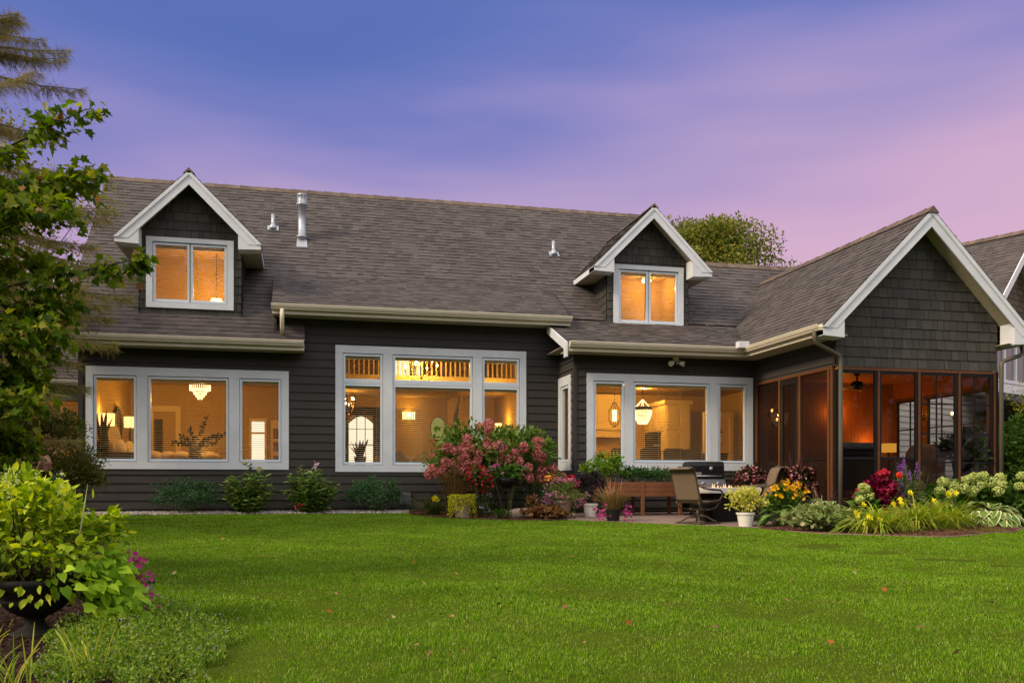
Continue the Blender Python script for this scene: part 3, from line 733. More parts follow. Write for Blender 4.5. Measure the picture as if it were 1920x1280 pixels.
# ---- dormers: part 'dormer' with its own sub-parts
def dormer(xc, y0, half_w, half_e, z_ap, z_b, win, seed):
    """xc centre, y0 wall plane, z_ap roof apex, z_b wall bottom"""
    oh = .40; yf = y0-oh; ze = z_ap-half_e
    yb = lambda z: z-4.05                                            # where height z meets the main slope
    mb = MB(); hole = (win[0]-xc, win[1]-xc, win[2], win[3])
    top = z_ap-.14
    def lim(z): e = min(half_w, max(.0, top-z)); return (-e, e)
    shake_wall(mb, (xc, y0), (1, 0), (0, -1), z_b, top, lim, expo=.185, holes=[hole], seed=seed)
    for sx in (-1, 1):                                               # cheeks
        shake_wall(mb, (xc+sx*half_w, y0), (0, 1), (sx, 0), z_b-.05, ze+.05, lambda z: (0.0, max(.05, z-4.05-y0+.25)), expo=.185, seed=seed+5+sx)
    d = mb.build('dormer', M['shake'], house)
    mb = MB()                                                        # sheathing behind, with the window hole
    x0, x1 = xc-half_w+.01, xc+half_w-.01; wy = y0+.006
    mb.quad((x0, wy, z_b), (win[0], wy, z_b), (win[0], wy, ze), (x0, wy, ze)); mb.quad((win[1], wy, z_b), (x1, wy, z_b), (x1, wy, ze), (win[1], wy, ze))
    mb.quad((win[0], wy, z_b), (win[1], wy, z_b), (win[1], wy, win[2]), (win[0], wy, win[2])); 
    mb.add([(win[0], wy, win[3]), (win[1], wy, win[3]), (win[1], wy, ze), (x1, wy, ze), (xc, wy, top), (x0, wy, ze), (win[0], wy, ze)], [(0, 1, 2, 6), (2, 3, 4, 5, 6)])
    for sx in (-1, 1):
        X = xc+sx*(half_w-.006); mb.add([(X, y0, z_b-.05), (X, y0, ze+.02), (X, yb(ze)+.1, ze+.02), (X, yb(z_b), z_b-.05)], [(0, 1, 2, 3)])
    mb.build('sheathing', M['dark'], d)
    mb = MB()
    for sx in (-1, 1):
        L = half_e*r2
        def sg(s, sx=sx):
            z = ze+s/r2; return [(0, yb(z)+.12-yf)]
        roof_rows(mb, (xc+sx*half_e, yf-.02, ze), (0, 1, 0), (-sx, 0, 1), sg, L, seed=seed+sx)
    mb.build('dormer_roof', M['roof'], d)
    mb = MB()
    for sx in (-1, 1):
        mb.prism([(xc+sx*half_e, yf, ze-.01), (xc, yf, z_ap-.01), (xc, yf, z_ap-.10), (xc+sx*(half_e-.02), yf, ze-.085)], (0, 3.6, 0))
    mb.build('dormer_deck', M['deck'], d)
    mb = MB(); ridge(mb, (xc, yf-.03, z_ap+.02), (xc, yb(z_ap), z_ap+.02), half=.11); mb.build('ridge_cap', M['ridge'], d)
    mb = MB(); t = .17
    for sx in (-1, 1):                                               # raking fascia in two steps, eave return, gutter board
        mb.prism([(xc+sx*(half_e+.02), yf-.03, ze-.02), (xc, yf-.03, z_ap-.005), (xc, yf-.03, z_ap-.095), (xc+sx*(half_e-.07), yf-.03, ze-.02)], (0, .03, 0))
        mb.prism([(xc+sx*(half_e-.0), yf-.012, ze-.03), (xc, yf-.012, z_ap-.09), (xc, yf-.012, z_ap-.29), (xc+sx*(half_e-.26), yf-.012, ze-.03)], (0, .03, 0))
        xa, xb = xc+sx*(half_e), xc+sx*(half_w-.045)
        mb.prism([(xa, yf-.004, ze-.02), (xb, yf-.004, ze-.02+(half_e-half_w+.045)-.2), (xb, yf-.004, ze-.135), (xa, yf-.004, ze-.115)], (0, .38, 0))
        mb.prism([(xa-sx*.0, yf, ze-.005), (xa-sx*.03, yf, ze-.005), (xa-sx*.03, yf, ze-.12), (xa, yf, ze-.12)], (0, yb(ze)-yf+.05, 0))
    mb.build('dormer_fascia', M['white'], d)
    mb = MB()
    for sx in (-1, 1):
        xa, xb = sorted((xc+sx*(half_e-.03), xc+sx*(half_w-.01))); mb.box(xa, xb, y0-.02, yb(ze-.12)+.1, ze-.122, ze-.112)
        n = 9                                                        # boards of the raked soffit
        for i in range(n):
            f0, f1 = i/n, (i+.94)/n; a = half_w+.02
            mb.prism([(xc+sx*a*(1-f0), yf+.02, z_ap-.29-.02+(-a*(1-f0))+.16), (xc+sx*a*(1-f1), yf+.02, z_ap-.31-a*(1-f1)+.16), (xc+sx*a*(1-f1), yf+.02, z_ap-.32-a*(1-f1)+.16), (xc+sx*a*(1-f0), yf+.02, z_ap-.32-a*(1-f0)+.16)], (0, oh-.01, 0))
    mb.build('dormer_soffit', M['soffit'], d)
    return d
dL = dormer(2.14, .07, 1.015, 1.43, 7.05, 4.07, (1.35, 2.89, 4.38, 5.66), 21)
dR = dormer(12.43, .30, 1.025, 1.47, 7.12, 4.38, (11.67, 13.23, 4.44, 5.70), 31)
window((0, .07), (1, 0), (0, -1), (1.255, 2.995, 4.275, 5.745), [(1.385, 2.115, 4.40, 5.645), (2.125, 2.86, 4.40, 5.645)], proud=.045, tilt=.85)
window((0, .30), (1, 0), (0, -1), (11.565, 13.335, 4.405, 5.80), [(11.70, 12.44, 4.44, 5.69), (12.45, 13.20, 4.44, 5.69)], proud=.045, tilt=.85)

# ---- roof vents and flue
def onroof(x, y): return (x, y, 4.07+y)
mb = MB(); x, y, z = onroof(4.41, 2.30)
mb.lathe([(.105, -.25), (.105, .0), (.15, .02), (.15, .035), (.092, .05), (.092, .78), (.13, .80), (.13, .83), (.105, .84), (.105, 1.02), (.115, 1.03), (.115, 1.06), (.0, 1.08)], (x, y+.12, z+.15), 20)
for k in range(10):
    a = 2*math.pi*k/10; mb.box(x+.11*math.cos(a)-.006, x+.11*math.cos(a)+.006, y+.12+.11*math.sin(a)-.006, y+.12+.11*math.sin(a)+.006, z+.99, z+1.18)
fl = part('chimney_flue', mb, M['metal'])
mb = MB(); mb.prism([(x-.13, y-.16, z-.15), (x+.13, y-.16, z-.15), (x+.11, y+.12, z+.20), (x-.11, y+.12, z+.20)], (0, .08, .03)); mb.build('flashing', M['metal'], fl)
for x, y in ((3.73, 2.74), (10.71, 2.45)):
    x, y, z = onroof(x, y); mb = MB(); mb.tube([(x, y, z-.1), (x, y, z+.34)], .045, 12)
    mb.prism([(x-.13, y-.12, z-.09), (x+.13, y-.12, z-.09), (x+.13, y+.02, z+.05), (x-.13, y+.02, z+.05)], (0, -.01, .02))
    mb.tube([(x, y-.05, z-.06), (x, y, z+.12)], [.11, .05], 12); part('vent_pipe', mb, M['metal'])
# floodlight under the eave, crawl-space vent
mb = MB(); mb.box(12.36, 12.47, -1.44, -1.34, 3.30, 3.41); mb.tube([(12.42, -1.42, 3.31), (12.42, -1.46, 3.24)], .035, 10)
fl = part('floodlight', mb, M['cream'], bevel=.008)
for sx in (-1, 1):
    mb = MB(); mb.tube([(12.42+sx*.07, -1.42, 3.27), (12.42+sx*.16, -1.48, 3.24)], [.04, .062], 12); mb.build('lamp_head', M['cream'], fl)
mb = MB(); mb.box(12.385, 12.455, -1.475, -1.44, 3.23, 3.30); mb.build('camera', M['black'], fl)
mb = MB(); mb.box(6.50, 6.74, -.05, -.005, .17, .43); mb.box(6.53, 6.71, -.056, -.05, .2, .4)
for i in range(6): mb.box(6.53, 6.71, -.063, -.056, .21+i*.031, .222+i*.031)
part('foundation_vent', mb, mat('grey_vent', (.11, .115, .125), rough=.5))

# ---- screened porch
PX0, PX1, PY = 14.42, 18.06, -4.40
PC, PH, PAP = 16.24, 2.34, 5.90                                      # ridge x, half span, apex z
ze = PAP-PH
mb = MB(); top = PAP-.16
def plim(z):
    e = min(1.83, max(0.0, top-z)); return (-e, e)
shake_wall(mb, (PC, PY), (1, 0), (0, -1), 2.875, top, plim, expo=.196, seed=77)
porch = part('screen_porch', mb, M['shake'])
mb = MB()
lap_wall(mb, (PX0, -1.23), (0, -1), (-1, 0), 3.17, 2.89, 3.42)
mb.build('porch_siding', M['siding'], porch)
mb = MB(); mb.prism([(PC-1.82, PY+.005, 2.90), (PC+1.82, PY+.005, 2.90), (PC+1.82, PY+.005, 3.95), (PC, PY+.005, top), (PC-1.82, PY+.005, 3.95)], (0, .06, 0))
mb.box(PX0+.01, PX0+.07, PY, -1.23, 2.92, 3.5); mb.box(PX1-.07, PX1, PY, -1.23, 2.92, 3.9)
mb.build('sheathing', M['dark'], porch)
mb = MB()
for sx in (-1, 1):
    def sg(s, sx=sx):
        z = ze+s/r2
        return [(0, 6.7)] if sx < 0 else [(0, 6.6)]
    roof_rows(mb, (PC+sx*PH, -4.83, ze+.01), (0, 1, 0), (-sx, 0, 1), sg, PH*r2, seed=40+sx)
mb.build('porch_roof', M['roof'], porch)
mb = MB()
for sx in (-1, 1): mb.prism([(PC+sx*PH, -4.80, ze), (PC, -4.80, PAP), (PC, -4.80, PAP-.1), (PC+sx*(PH-.04), -4.80, ze-.06)], (0, 6.4, 0))
mb.build('porch_roof_deck', M['deck'], porch)
mb = MB(); ridge(mb, (PC, -4.86, PAP+.03), (PC, 1.9, PAP+.03)); mb.build('ridge_cap', M['ridge'], porch)
mb = MB(); yf = -4.80
for sx in (-1, 1):
    mb.prism([(PC+sx*(PH+.02), yf-.035, ze-.02), (PC, yf-.035, PAP), (PC, yf-.035, PAP-.11), (PC+sx*(PH-.08), yf-.035, ze-.02)], (0, .035, 0))
    mb.prism([(PC+sx*PH, yf-.014, ze-.03), (PC, yf-.014, PAP-.10), (PC, yf-.014, PAP-.33), (PC+sx*(PH-.28), yf-.014, ze-.03)], (0, .03, 0))
    xa, xb = PC+sx*PH, PC+sx*(1.82+.07)
    mb.prism([(xa, yf-.006, ze-.02), (xb, yf-.006, ze+(PH-1.89)-.22), (xb, yf-.006, ze-.20), (xa, yf-.006, ze-.17)], (0, .385, 0))
mb.build('porch_fascia', M['white'], porch)
mb = MB()
for sx in (-1, 1):
    n = 22; a = 1.9
    for i in range(n):
        f0, f1 = i/n, (i+.95)/n
        z = lambda f: PAP-.17-a*(1-f)-.05
        mb.prism([(PC+sx*a*(1-f0), yf+.02, z(f0)), (PC+sx*a*(1-f1), yf+.02, z(f1)), (PC+sx*a*(1-f1), yf+.02, z(f1)+.012), (PC+sx*a*(1-f0), yf+.02, z(f0)+.012)], (0, .40, 0))
mb.box(PX1-.02, PC+PH-.02, -4.74, -1.2, 3.385, 3.395)
mb.build('porch_soffit', M['soffit'], porch)
# frame: orange stained trim, dark posts, screens
mb = MB()
mb.box(PX0-.012, PX0+.06, PY+.10, -1.26, 2.835, 2.895)
for ya, yb_ in ((-1.32, -1.255), (-2.33, -2.27), (-3.14, -3.07), (-4.20, -4.13), (-4.31, -4.24)): mb.box(PX0-.012, PX0+.05, ya, yb_, .12, 2.835)
mb.box(PX0+.10, PX1-.02, PY-.012, PY+.06, 2.812, 2.868)
for xa in (15.335, 16.245, 17.165): mb.box(xa+.007, xa+.048, PY-.012, PY+.05, .12, 2.812)
mb.box(18.0, 18.045, PY-.012, PY+.05, .12, 2.812)
mb.build('porch_trim', M['pine'], porch)
mb = MB()
mb.box(14.43, 14.53, -4.385, -4.29, .0, 2.81); mb.box(18.045, 18.10, PY-.01, PY+.09, .0, 2.87)
for xa, xb in ((14.53, 15.335), (15.39, 16.245), (16.30, 17.165), (17.22, 18.0)):       # dark sash frames
    mb.box(xa, xa+.035, PY+.0, PY+.045, .12, 2.81); mb.box(xb-(.06 if xa < 15.4 else .075), xb, PY+.0, PY+.045, .12, 2.81)
    mb.box(xa+.035, xb-.075, PY+.001, PY+.044, 2.755, 2.81); mb.box(xa+.035, xb-.075, PY+.001, PY+.044, .05, .2)
for xa, xb in ((16.335, 17.09), (17.255, 17.925)):
    xm = (xa+xb)/2-.03
    mb.box(xm-.011, xm+.011, PY+.01, PY+.035, .2, 2.755)
    for z in (2.19, 1.60, 1.03): mb.box(xa, xb, PY+.011, PY+.034, z-.014, z+.014)
for xa, xb in ((14.565, 15.275), (15.425, 16.17)): mb.box(xa, xb, PY+.011, PY+.034, 1.08, 1.13)
mb.box(PX0, PX1, PY+.0, PY+.1, -.1, .05); mb.box(PX0, PX0+.1, PY+.1, -1.23, -.15, .12)
for ya, yb_ in ((-3.07, -2.97), (-2.43, -2.33)): mb.box(PX0, PX0+.045, ya, yb_, .12, 2.835)     # screen door stiles
mb.box(PX0, PX0+.045, -2.97, -2.43, 2.70, 2.835); mb.box(PX0, PX0+.045, -2.97, -2.43, .12, .4); mb.box(PX0, PX0+.045, -4.13, -3.14, 1.08, 1.11)
mb.box(PX0-.06, PX0-.04, -2.96, -2.94, 1.02, 1.20)
mb.build('porch_frame', M['black'], porch)
mb = MB()
for xa, xb in ((14.565, 15.275), (15.425, 16.17)): mb.quad((xa, PY+.02, .2), (xb, PY+.02, .2), (xb, PY+.02, 1.08), (xa, PY+.02, 1.08)); 
for ya, yb_ in ((-2.27, -1.32), (-2.97, -2.43), (-4.13, -3.14)): mb.quad((PX0+.02, ya, .12), (PX0+.02, yb_, .12), (PX0+.02, yb_, 2.835), (PX0+.02, ya, 2.835))
mb.build('insect_screen', M['screen'], porch)
mb = MB()
for xa, xb, za in ((14.565, 15.275, 1.13), (15.425, 16.17, 1.13), (16.335, 17.09, .2), (17.255, 17.925, .2)): mb.quad((xa, PY+.022, za), (xb, PY+.022, za), (xb, PY+.022, 2.755), (xa, PY+.022, 2.755))
mb.build('porch_glazing', M['pglass'], porch)
# far side of the porch (right wall, openings towards the neighbour)
mb = MB()
for ya, yb_ in ((-4.31, -4.22), (-3.42, -3.27), (-2.42, -2.24), (-1.36, -1.26)): mb.box(17.99, 18.06, ya, yb_, .0, 2.55)
mb.box(17.99, 18.06, PY+.1, -1.26, 2.53, 2.93); mb.box(17.99, 18.06, PY+.1, -1.26, .0, .62)
mb.build('porch_post', M['pine'], porch)
mb = MB()
for ya, yb_ in ((-4.22, -3.42), (-3.27, -2.42), (-2.24, -1.36)):
    ym = (ya+yb_)/2; mb.box(18.01, 18.04, ym-.011, ym+.011, .62, 2.53)
    for z in (1.86, 1.08): mb.box(18.011, 18.039, ya, yb_, z-.014, z+.014)
    for y_ in (ya, yb_-.03): mb.box(18.005, 18.045, y_, y_+.03, .62, 2.53)
    mb.box(18.005, 18.045, ya+.03, yb_-.03, 2.49, 2.53); mb.box(18.005, 18.045, ya+.03, yb_-.03, .62, .66)
mb.build('porch_muntin', M['black'], porch)
mb = MB()                                                            # beadboard back wall and ceiling: separate boards
x = 14.43
while x < 17.98: mb.box(x, x+.086, -1.262, -1.238, .1, 2.96); x += .09
mb.box(14.42, 18.0, -1.236, -1.22, .1, 2.98)
y = -4.3
mb.box(17.955, 17.985, -4.3, -1.27, 2.60, 2.95)
while y < -1.3: mb.box(14.5, 18.0, y, y+.086, 2.955, 2.975); y += .09
mb.build('beadboard', M['beadboard'], porch)
mb = MB(); mb.box(14.44, 18.05, -4.30, -1.24, -.1, .1); mb.build('porch_floor', mat('porch_decking', (.10, .06, .035), rough=.6), porch)
# ================================================================ lit rooms behind the windows
def room(name, x0, x1, y0, y1, z0, z1, front=(), left=(), back=()):
    def wallq(mb, f, a, b, holes):
        us = sorted({a, b} | {min(max(h, a), b) for q in holes for h in q[:2]}); zs = sorted({z0, z1} | {min(max(h, z0), z1) for q in holes for h in q[2:]})
        for u, v in zip(us[:-1], us[1:]):
            for c, d in zip(zs[:-1], zs[1:]):
                if any(q[0] <= (u+v)/2 <= q[1] and q[2] <= (c+d)/2 <= q[3] for q in holes): continue
                mb.quad(f(u, c), f(v, c), f(v, d), f(u, d))
    mb = MB()
    wallq(mb, lambda u, z: (u, y0, z), x0, x1, front); wallq(mb, lambda u, z: (u, y1, z), x0, x1, back)
    wallq(mb, lambda u, z: (x0, u, z), y0, y1, left); wallq(mb, lambda u, z: (x1, u, z), y0, y1, ())
    o = mb.build('room_wall', M['plaster'], house)
    mb = MB(); mb.quad((x0, y0, z1), (x1, y0, z1), (x1, y1, z1), (x0, y1, z1)); mb.build('ceiling', M['ceil'], o)
    mb = MB(); mb.quad((x0, y0, z0), (x1, y0, z0), (x1, y1, z0), (x0, y1, z0)); mb.build('floor', M['oakfloor'], o)
    return o
FL = .47
room('bedroom', .12, 4.5, .20, 5.0, FL, 3.2, front=[LH])
gr = room('great_room', 4.62, 10.04, .20, 6.6, FL, 4.55, front=[MH])
room('kitchen', 10.26, 16.4, -1.03, 4.6, FL, 3.2, front=[(10.57, 14.2, 1.08, 2.85)], left=[(-.79, -.25, 1.12, 2.78)])
room('left_bedroom', -4.1, -.05, 2.95, 5.5, FL, 2.9, front=[(-1.70, -.58, .95, 2.62)])
room('loft_room', 1.20, 3.08, .26, 1.78, 4.1, 5.74, front=[(1.38, 2.87, 4.40, 5.65)])
room('loft_room', 11.49, 13.37, .49, 1.78, 4.2, 5.78, front=[(11.69, 13.21, 4.44, 5.69)])
# loft slab, balusters, doorways: parts of the house
mb = MB(); mb.box(4.63, 10.03, 3.5, 6.59, 3.16, 3.40); loft = part('loft_floor', mb, M['ceil'])
mb = MB()
x = 4.7
while x < 10.0: mb.box(x, x+.035, 3.53, 3.565, 3.40, 4.24); x += .125
mb.box(4.63, 10.03, 3.51, 3.585, 4.24, 4.30); mb.box(4.63, 10.03, 3.495, 3.5, 3.14, 3.43); mb.build('baluster_rail', M['cab'], loft)
mb = MB(); mb.box(4.64, 10.02, 6.2, 6.24, 3.42, 4.5)
part('loft_wall', mb, mat('honey_pine_panel', (.26, .13, .04), rough=.7))
for x0, x1 in ((5.25, 5.6), (7.0, 7.45), (7.6, 7.75)):
    mb = MB(); mb.box(x0, x1, 6.15, 6.19, 3.62, 4.4); part('loft_window', mb, M['daywin'])
mb = MB()                                                            # front door with arched glass
mb.box(5.60, 5.73, 6.50, 6.57, FL, 2.86); mb.box(6.43, 6.62, 6.50, 6.57, FL, 2.86); mb.box(5.73, 6.43, 6.50, 6.57, 2.62, 2.86); mb.box(5.73, 6.43, 6.50, 6.57, FL, .95)
fd = part('front_door', mb, M['darkwood'])
mb = MB(); n = 14
arc = [(5.74+.69*i/n, 6.53, 2.40+.20*math.sin(math.pi*i/n)) for i in range(n+1)]
mb.add([(5.74, 6.53, .95)]+arc+[(6.43, 6.53, .95)], [tuple(range(n+3))]); mb.build('pane', M['daywin'], fd)
mb = MB()
for x in (5.955, 6.195): mb.box(x, x+.02, 6.50, 6.52, .95, 2.6)
for z in (1.3, 1.75, 2.2): mb.box(5.74, 6.43, 6.501, 6.519, z, z+.02)
for i in range(n): mb.beam(arc[i], arc[i+1], .03, .03)
mb.build('muntin', M['darkwood'], fd)
# doorway and window in the bedroom's back wall
mb = MB()
for a, b in ((.55, .68), (1.22, 1.34)): mb.box(a, b, 4.93, 4.99, FL, 2.50)
mb.box(.55, 1.34, 4.925, 4.988, 2.50, 2.64); d_ = part('door_casing', mb, M['cab'])
mb = MB(); mb.box(.68, .90, 4.97, 4.985, FL, 2.3); mb.build('opening', M['darkwood'], d_)
mb = MB(); mb.box(3.12, 3.45, 4.96, 4.98, 1.2, 2.28); w_ = part('bedroom_window', mb, M['daywin'])
mb = MB(); mb.box(3.06, 3.12, 4.93, 4.98, 1.1, 2.36); mb.box(3.45, 3.51, 4.93, 4.98, 1.1, 2.36); mb.box(3.12, 3.45, 4.94, 4.979, 1.95, 2.0); mb.box(3.12, 3.45, 4.94, 4.979, 2.28, 2.36); mb.build('frame', M['cab'], w_)
mb = MB(); mb.box(3.62, 4.3, 4.7, 4.95, FL, 2.3); bc = thing('bookcase', 'pale bookcase beside the bright window inside the left bedroom', 'bookcase'); mb.build('case', M['cab'], bc)
mb = MB()
for z in (.9, 1.25, 1.6, 1.95): mb.box(3.68, 4.24, 4.69, 4.70, z-.13, z+.13)
mb.build('shelf_opening', M['oakfloor'], bc)

def plight(parent, loc, power, col=(1.0, .50, .11), r=.04):
    d = bpy.data.lights.new('lamp_light', 'POINT'); d.energy = power; d.color = col; d.shadow_soft_size = r
    o = bpy.data.objects.new('lamp_light', d); link(o, parent); o.location = loc
    return o
# ---- bedroom
t = thing('crystal_chandelier', 'tiered round crystal chandelier glowing in the left picture window', 'chandelier', (2.10, 2.2, 2.55))
mb = MB()
for i, (r, z) in enumerate(((.23, .33), (.18, .255), (.135, .185), (.09, .125), (.05, .065))):
    n = int(r*130)
    for k in range(n):
        a = 2*math.pi*k/n; x, y = r*math.cos(a), r*math.sin(a); mb.box(x-.008, x+.008, y-.008, y+.008, z-.045 if i else z-.10, z+.03)
mb.build('crystal', M['crystal'], t)
mb = MB(); 
for r, z in ((.235, .36), (.185, .285), (.14, .215), (.095, .155)): mb.lathe([(r-.01, z), (r, z), (r, z+.012), (r-.01, z+.012), (r-.01, z)], n=28)
mb.tube([(0, 0, .3), (0, 0, .65)], .01); mb.build('frame', M['iron'], t)
plight(t, (0, 0, .02), 112, r=.045)
def table_lamp(x, y, z0, zs, r, h, label, power=12, base=True):
    t = thing('table_lamp', label, 'lamp', (x, y, z0)); s = zs-z0
    mb = MB(); mb.lathe([(r*.96, s), (r, s+h)], n=24); mb.build('lamp_shade', M['shade_on'], t)
    mb = MB(); mb.lathe([(.0, 0), (.07, 0), (.07, .02), (.025, .05), (.05, s*.5), (.02, s*.9), (.01, s+.05), (0, s+.05)], n=14); mb.build('base', M['darkwood'], t)
    plight(t, (0, 0, s+h+.06), power, r=.045)
    return t
table_lamp(.27, 1.2, 1.12, 1.87, .17, .27, 'cream drum table lamp at the left edge of the bedroom, higher of the pair', 10)
table_lamp(.40, 3.25, 1.12, 1.97, .14, .25, 'cream drum table lamp beyond the bed, lower and smaller of the pair', 10)
for y, lb in ((1.3, 'dark nightstand under the nearer bedroom lamp'), (3.3, 'dark nightstand under the farther bedroom lamp')):
    t = thing('nightstand', lb, 'nightstand', (.45, y, FL)); mb = MB(); mb.box(-.28, .35, -.25, .25, 0, .65); mb.build('cabinet', M['darkwood'], t, bevel=.01)
    mb = MB(); mb.box(-.3, .37, -.27, .27, .65, .68); mb.build('top', M['darkwood'], t)
t = thing('bed', 'bed with tall pale upholstered headboard and quilted cover in the left room', 'bed', (.16, 2.3, FL))
mb = MB(); n = 14
mb.prism([(0, -.8, .2), (0, -.8, 1.1)]+[(0, -.8+1.6*i/n, 1.1+.42*math.sin(math.pi*i/n)**.7) for i in range(1, n)]+[(0, .8, 1.1), (0, .8, .2)], (.09, 0, 0)); mb.build('headboard', M['linen'], t, bevel=.02)
mb = MB(); mb.box(.1, 2.1, -.78, .78, .2, .62); mb.build('mattress', M['linen'], t, bevel=.08)
mb = MB()
for i in range(5): mb.ball((.95+.3*i, -.25+.1*math.sin(i*2), .72), .28, 12, 8, (1, 1.5, .62))
mb.build('duvet', M['linen'], t)
for i, y in enumerate((-.45, .1, .55)):
    mb = MB(); mb.ball((.28+.08*i, y, .92), .3, 12, 8, (.42, .9, .75)); mb.build('pillow', mat('cream_pillow', (.74, .66, .5), rough=.9), t)
t = thing('wall_mirror', 'tall dark oval mirror on the bedroom wall between the two lamps', 'mirror', (.14, 3.0, 1.95))
mb = MB(); mb.add([(0, .42*math.cos(2*math.pi*k/24), .48*math.sin(2*math.pi*k/24)) for k in range(24)]+[(.03, .42*math.cos(2*math.pi*k/24), .48*math.sin(2*math.pi*k/24)) for k in range(24)],
   [(k, (k+1) % 24, 24+(k+1) % 24, 24+k) for k in range(24)]+[tuple(range(24, 48))]); mb.build('glass', mat('dark_mirror', (.10, .07, .04), rough=.1, metal=.7), t)
mb = MB(); mb.tube([(.03, .43*math.cos(2*math.pi*k/24), .49*math.sin(2*math.pi*k/24)) for k in range(25)], .03, 6, caps=False); mb.build('frame', M['darkwood'], t)
t = thing('window_bench', 'dark low chest under the left bedroom window carrying a snake plant', 'chest', (.45, .62, FL)); mb = MB(); mb.box(-.3, .55, -.22, .22, 0, .78); mb.build('cabinet', M['darkwood'], t, bevel=.01)
mb = MB(); mb.box(-.32, .57, -.24, .24, .78, .81); mb.build('top', M['darkwood'], t)
m_snake = mat('snake_plant_leaf', (.02, .03, .012), (.035, .045, .018), rough=.5, scale=12)
def snake_plant(loc, h, n, pot_r, label, spread=.25):
    t = thing('snake_plant', label, 'plant', loc); r = random.Random(int(loc[0]*100)); mb = MB()
    for i in range(n):
        a = r.uniform(0, 6.28); s = r.uniform(.2, 1)*spread; hh = h*r.uniform(.6, 1); w = .035
        bx, by = .05*math.cos(a), .05*math.sin(a); c, d = math.cos(a+1.57), math.sin(a+1.57)
        P = [(bx+math.cos(a)*s*f**1.4, by+math.sin(a)*s*f**1.4, .2+hh*f) for f in (0, .4, .75, 1)]; Ws = (w*.8, w, w*.8, .002)
        vs = []
        for p, ww in zip(P, Ws): vs += [(p[0]-c*ww, p[1]-d*ww, p[2]), (p[0]+c*ww, p[1]+d*ww, p[2])]
        mb.add(vs, [(0, 1, 3, 2), (2, 3, 5, 4), (4, 5, 7, 6)])
    mb.build('leaf', m_snake, t)
    mb = MB(); mb.lathe([(0, 0), (pot_r*.7, 0), (pot_r, .24), (pot_r*.9, .24), (pot_r*.85, .19), (0, .19)], n=16); mb.build('pot', M['darkwood'], t)
snake_plant((.30, .62, FL+.81), .70, 16, .16, 'dark snake plant inside the leftmost pane of the bedroom window')
t = thing('potted_zz_plant', 'arching dark plant in a square grey pot inside the left picture window', 'plant', (2.16, .62, 1.14))
mb = MB(); mb.box(-.12, .12, -.12, .12, 0, .25); mb.build('pot', mat('grey_pot', (.16, .13, .09), rough=.8), t, bevel=.01)
mb = MB(); pos = []; ax = []; r = random.Random(4)
for dx, dz in ((.24, .68), (-.45, .10), (.70, .28), (-.12, .45), (.42, .10), (-.28, .26), (.52, .22)):
    pts = [(dx*f**1.5*1.05, .04*dx, .24+dz*1.25*(f-.42*f*f)*1.6 if abs(dx) > .3 else .24+dz*f) for f in (0, .2, .4, .6, .8, 1)]
    mb.tube(pts, [.010, .009, .008, .007, .005, .003], 5)
    for i in range(26):
        f = .25+.75*i/26; k = min(4, int(f*5)); q = f*5-k; p = [pts[k][j]*(1-q)+pts[k+1][j]*q for j in range(3)]; pos.append(p); ax.append((dx*.6+r.uniform(-.5, .5), r.uniform(-.6, .6), r.uniform(-.2, .7)*(1 if i % 2 else -1)))
mb.build('stem', m_snake, t)
LEAF = ([(0, 0, 0), (.24, .3, .05), (.2, .65, .04), (0, 1, 0), (-.2, .65, .04), (-.24, .3, .05), (0, .35, -.03), (0, .7, -.02)], [(0, 1, 6), (1, 2, 7, 6), (2, 3, 7), (3, 4, 7), (4, 5, 6, 7), (5, 0, 6)])
scatter('foliage', LEAF, pos, ax, [(0, -1, .3)]*len(pos), .09, m_snake, t)
t = thing('console_table', 'dark narrow table under the left picture window carrying the arching plant', 'table', (2.2, .62, FL)); mb = MB(); mb.box(-.75, .85, -.2, .2, .63, .67); mb.build('tabletop', M['darkwood'], t)
for sx in (-.7, .75):
    for sy in (-.17, .17): mb = MB(); mb.box(sx, sx+.05, sy-.025, sy+.025, 0, .63); mb.build('leg', M['darkwood'], t)

# ---- great room
def candle_chandelier(loc, r, n, zc, label, power, tiers=1):
    t = thing('candle_chandelier', label, 'chandelier', loc); fr = MB(); bu = MB()
    fr.tube([(0, 0, -.25), (0, 0, zc)], .012); fr.lathe([(0, zc-.02), (.07, zc-.02), (.07, zc), (0, zc)], n=12); fr.ball((0, 0, -.2), .04)
    for k in range(n):
        a = 2*math.pi*k/n+.3; rr = r*(1 if k % 2 else .72); dz = .0 if k % 2 else .14; c, s = math.cos(a)*rr, math.sin(a)*rr
        fr.tube([(0, 0, -.18), (c*.5, s*.5, -.26+dz), (c*.9, s*.9, -.16+dz), (c, s, -.02+dz)], .008, 6); fr.lathe([(0, -.02), (.03, -.02), (.035, .0), (0, .0)], (c, s, dz), 8)
        fr.tube([(c, s, dz), (c, s, dz+.07)], .008, 6); bu.ball((c, s, dz+.10), .022, 8, 6, (1, 1, 1.6))
    fr.build('frame', mat('antique_brass', (.30, .20, .09), rough=.35, metal=.7), t); bu.build('bulb', M['bulb'], t); plight(t, (0, 0, .12), power, r=.045)
    return t
candle_chandelier((7.37, 3.0, 3.52), .43, 8, .9, 'many-armed candle chandelier glowing behind the middle window transom', 115)
candle_chandelier((5.67, 5.0, 2.70), .17, 5, .40, 'small candle chandelier over the front door behind the tall middle window', 22)
t = thing('wall_sconce', 'bright crystal wall sconce on the great room wall behind the middle pane', 'wall lamp', (7.46, 6.52, 2.62))
mb = MB()
for i in range(7): mb.box(-.18+.055*i, -.15+.055*i, -.08, -.05, -.10, .12)
mb.build('crystal', M['crystal'], t); mb = MB(); mb.box(-.2, .2, -.04, .05, -.02, .03); mb.build('bracket', M['iron'], t)
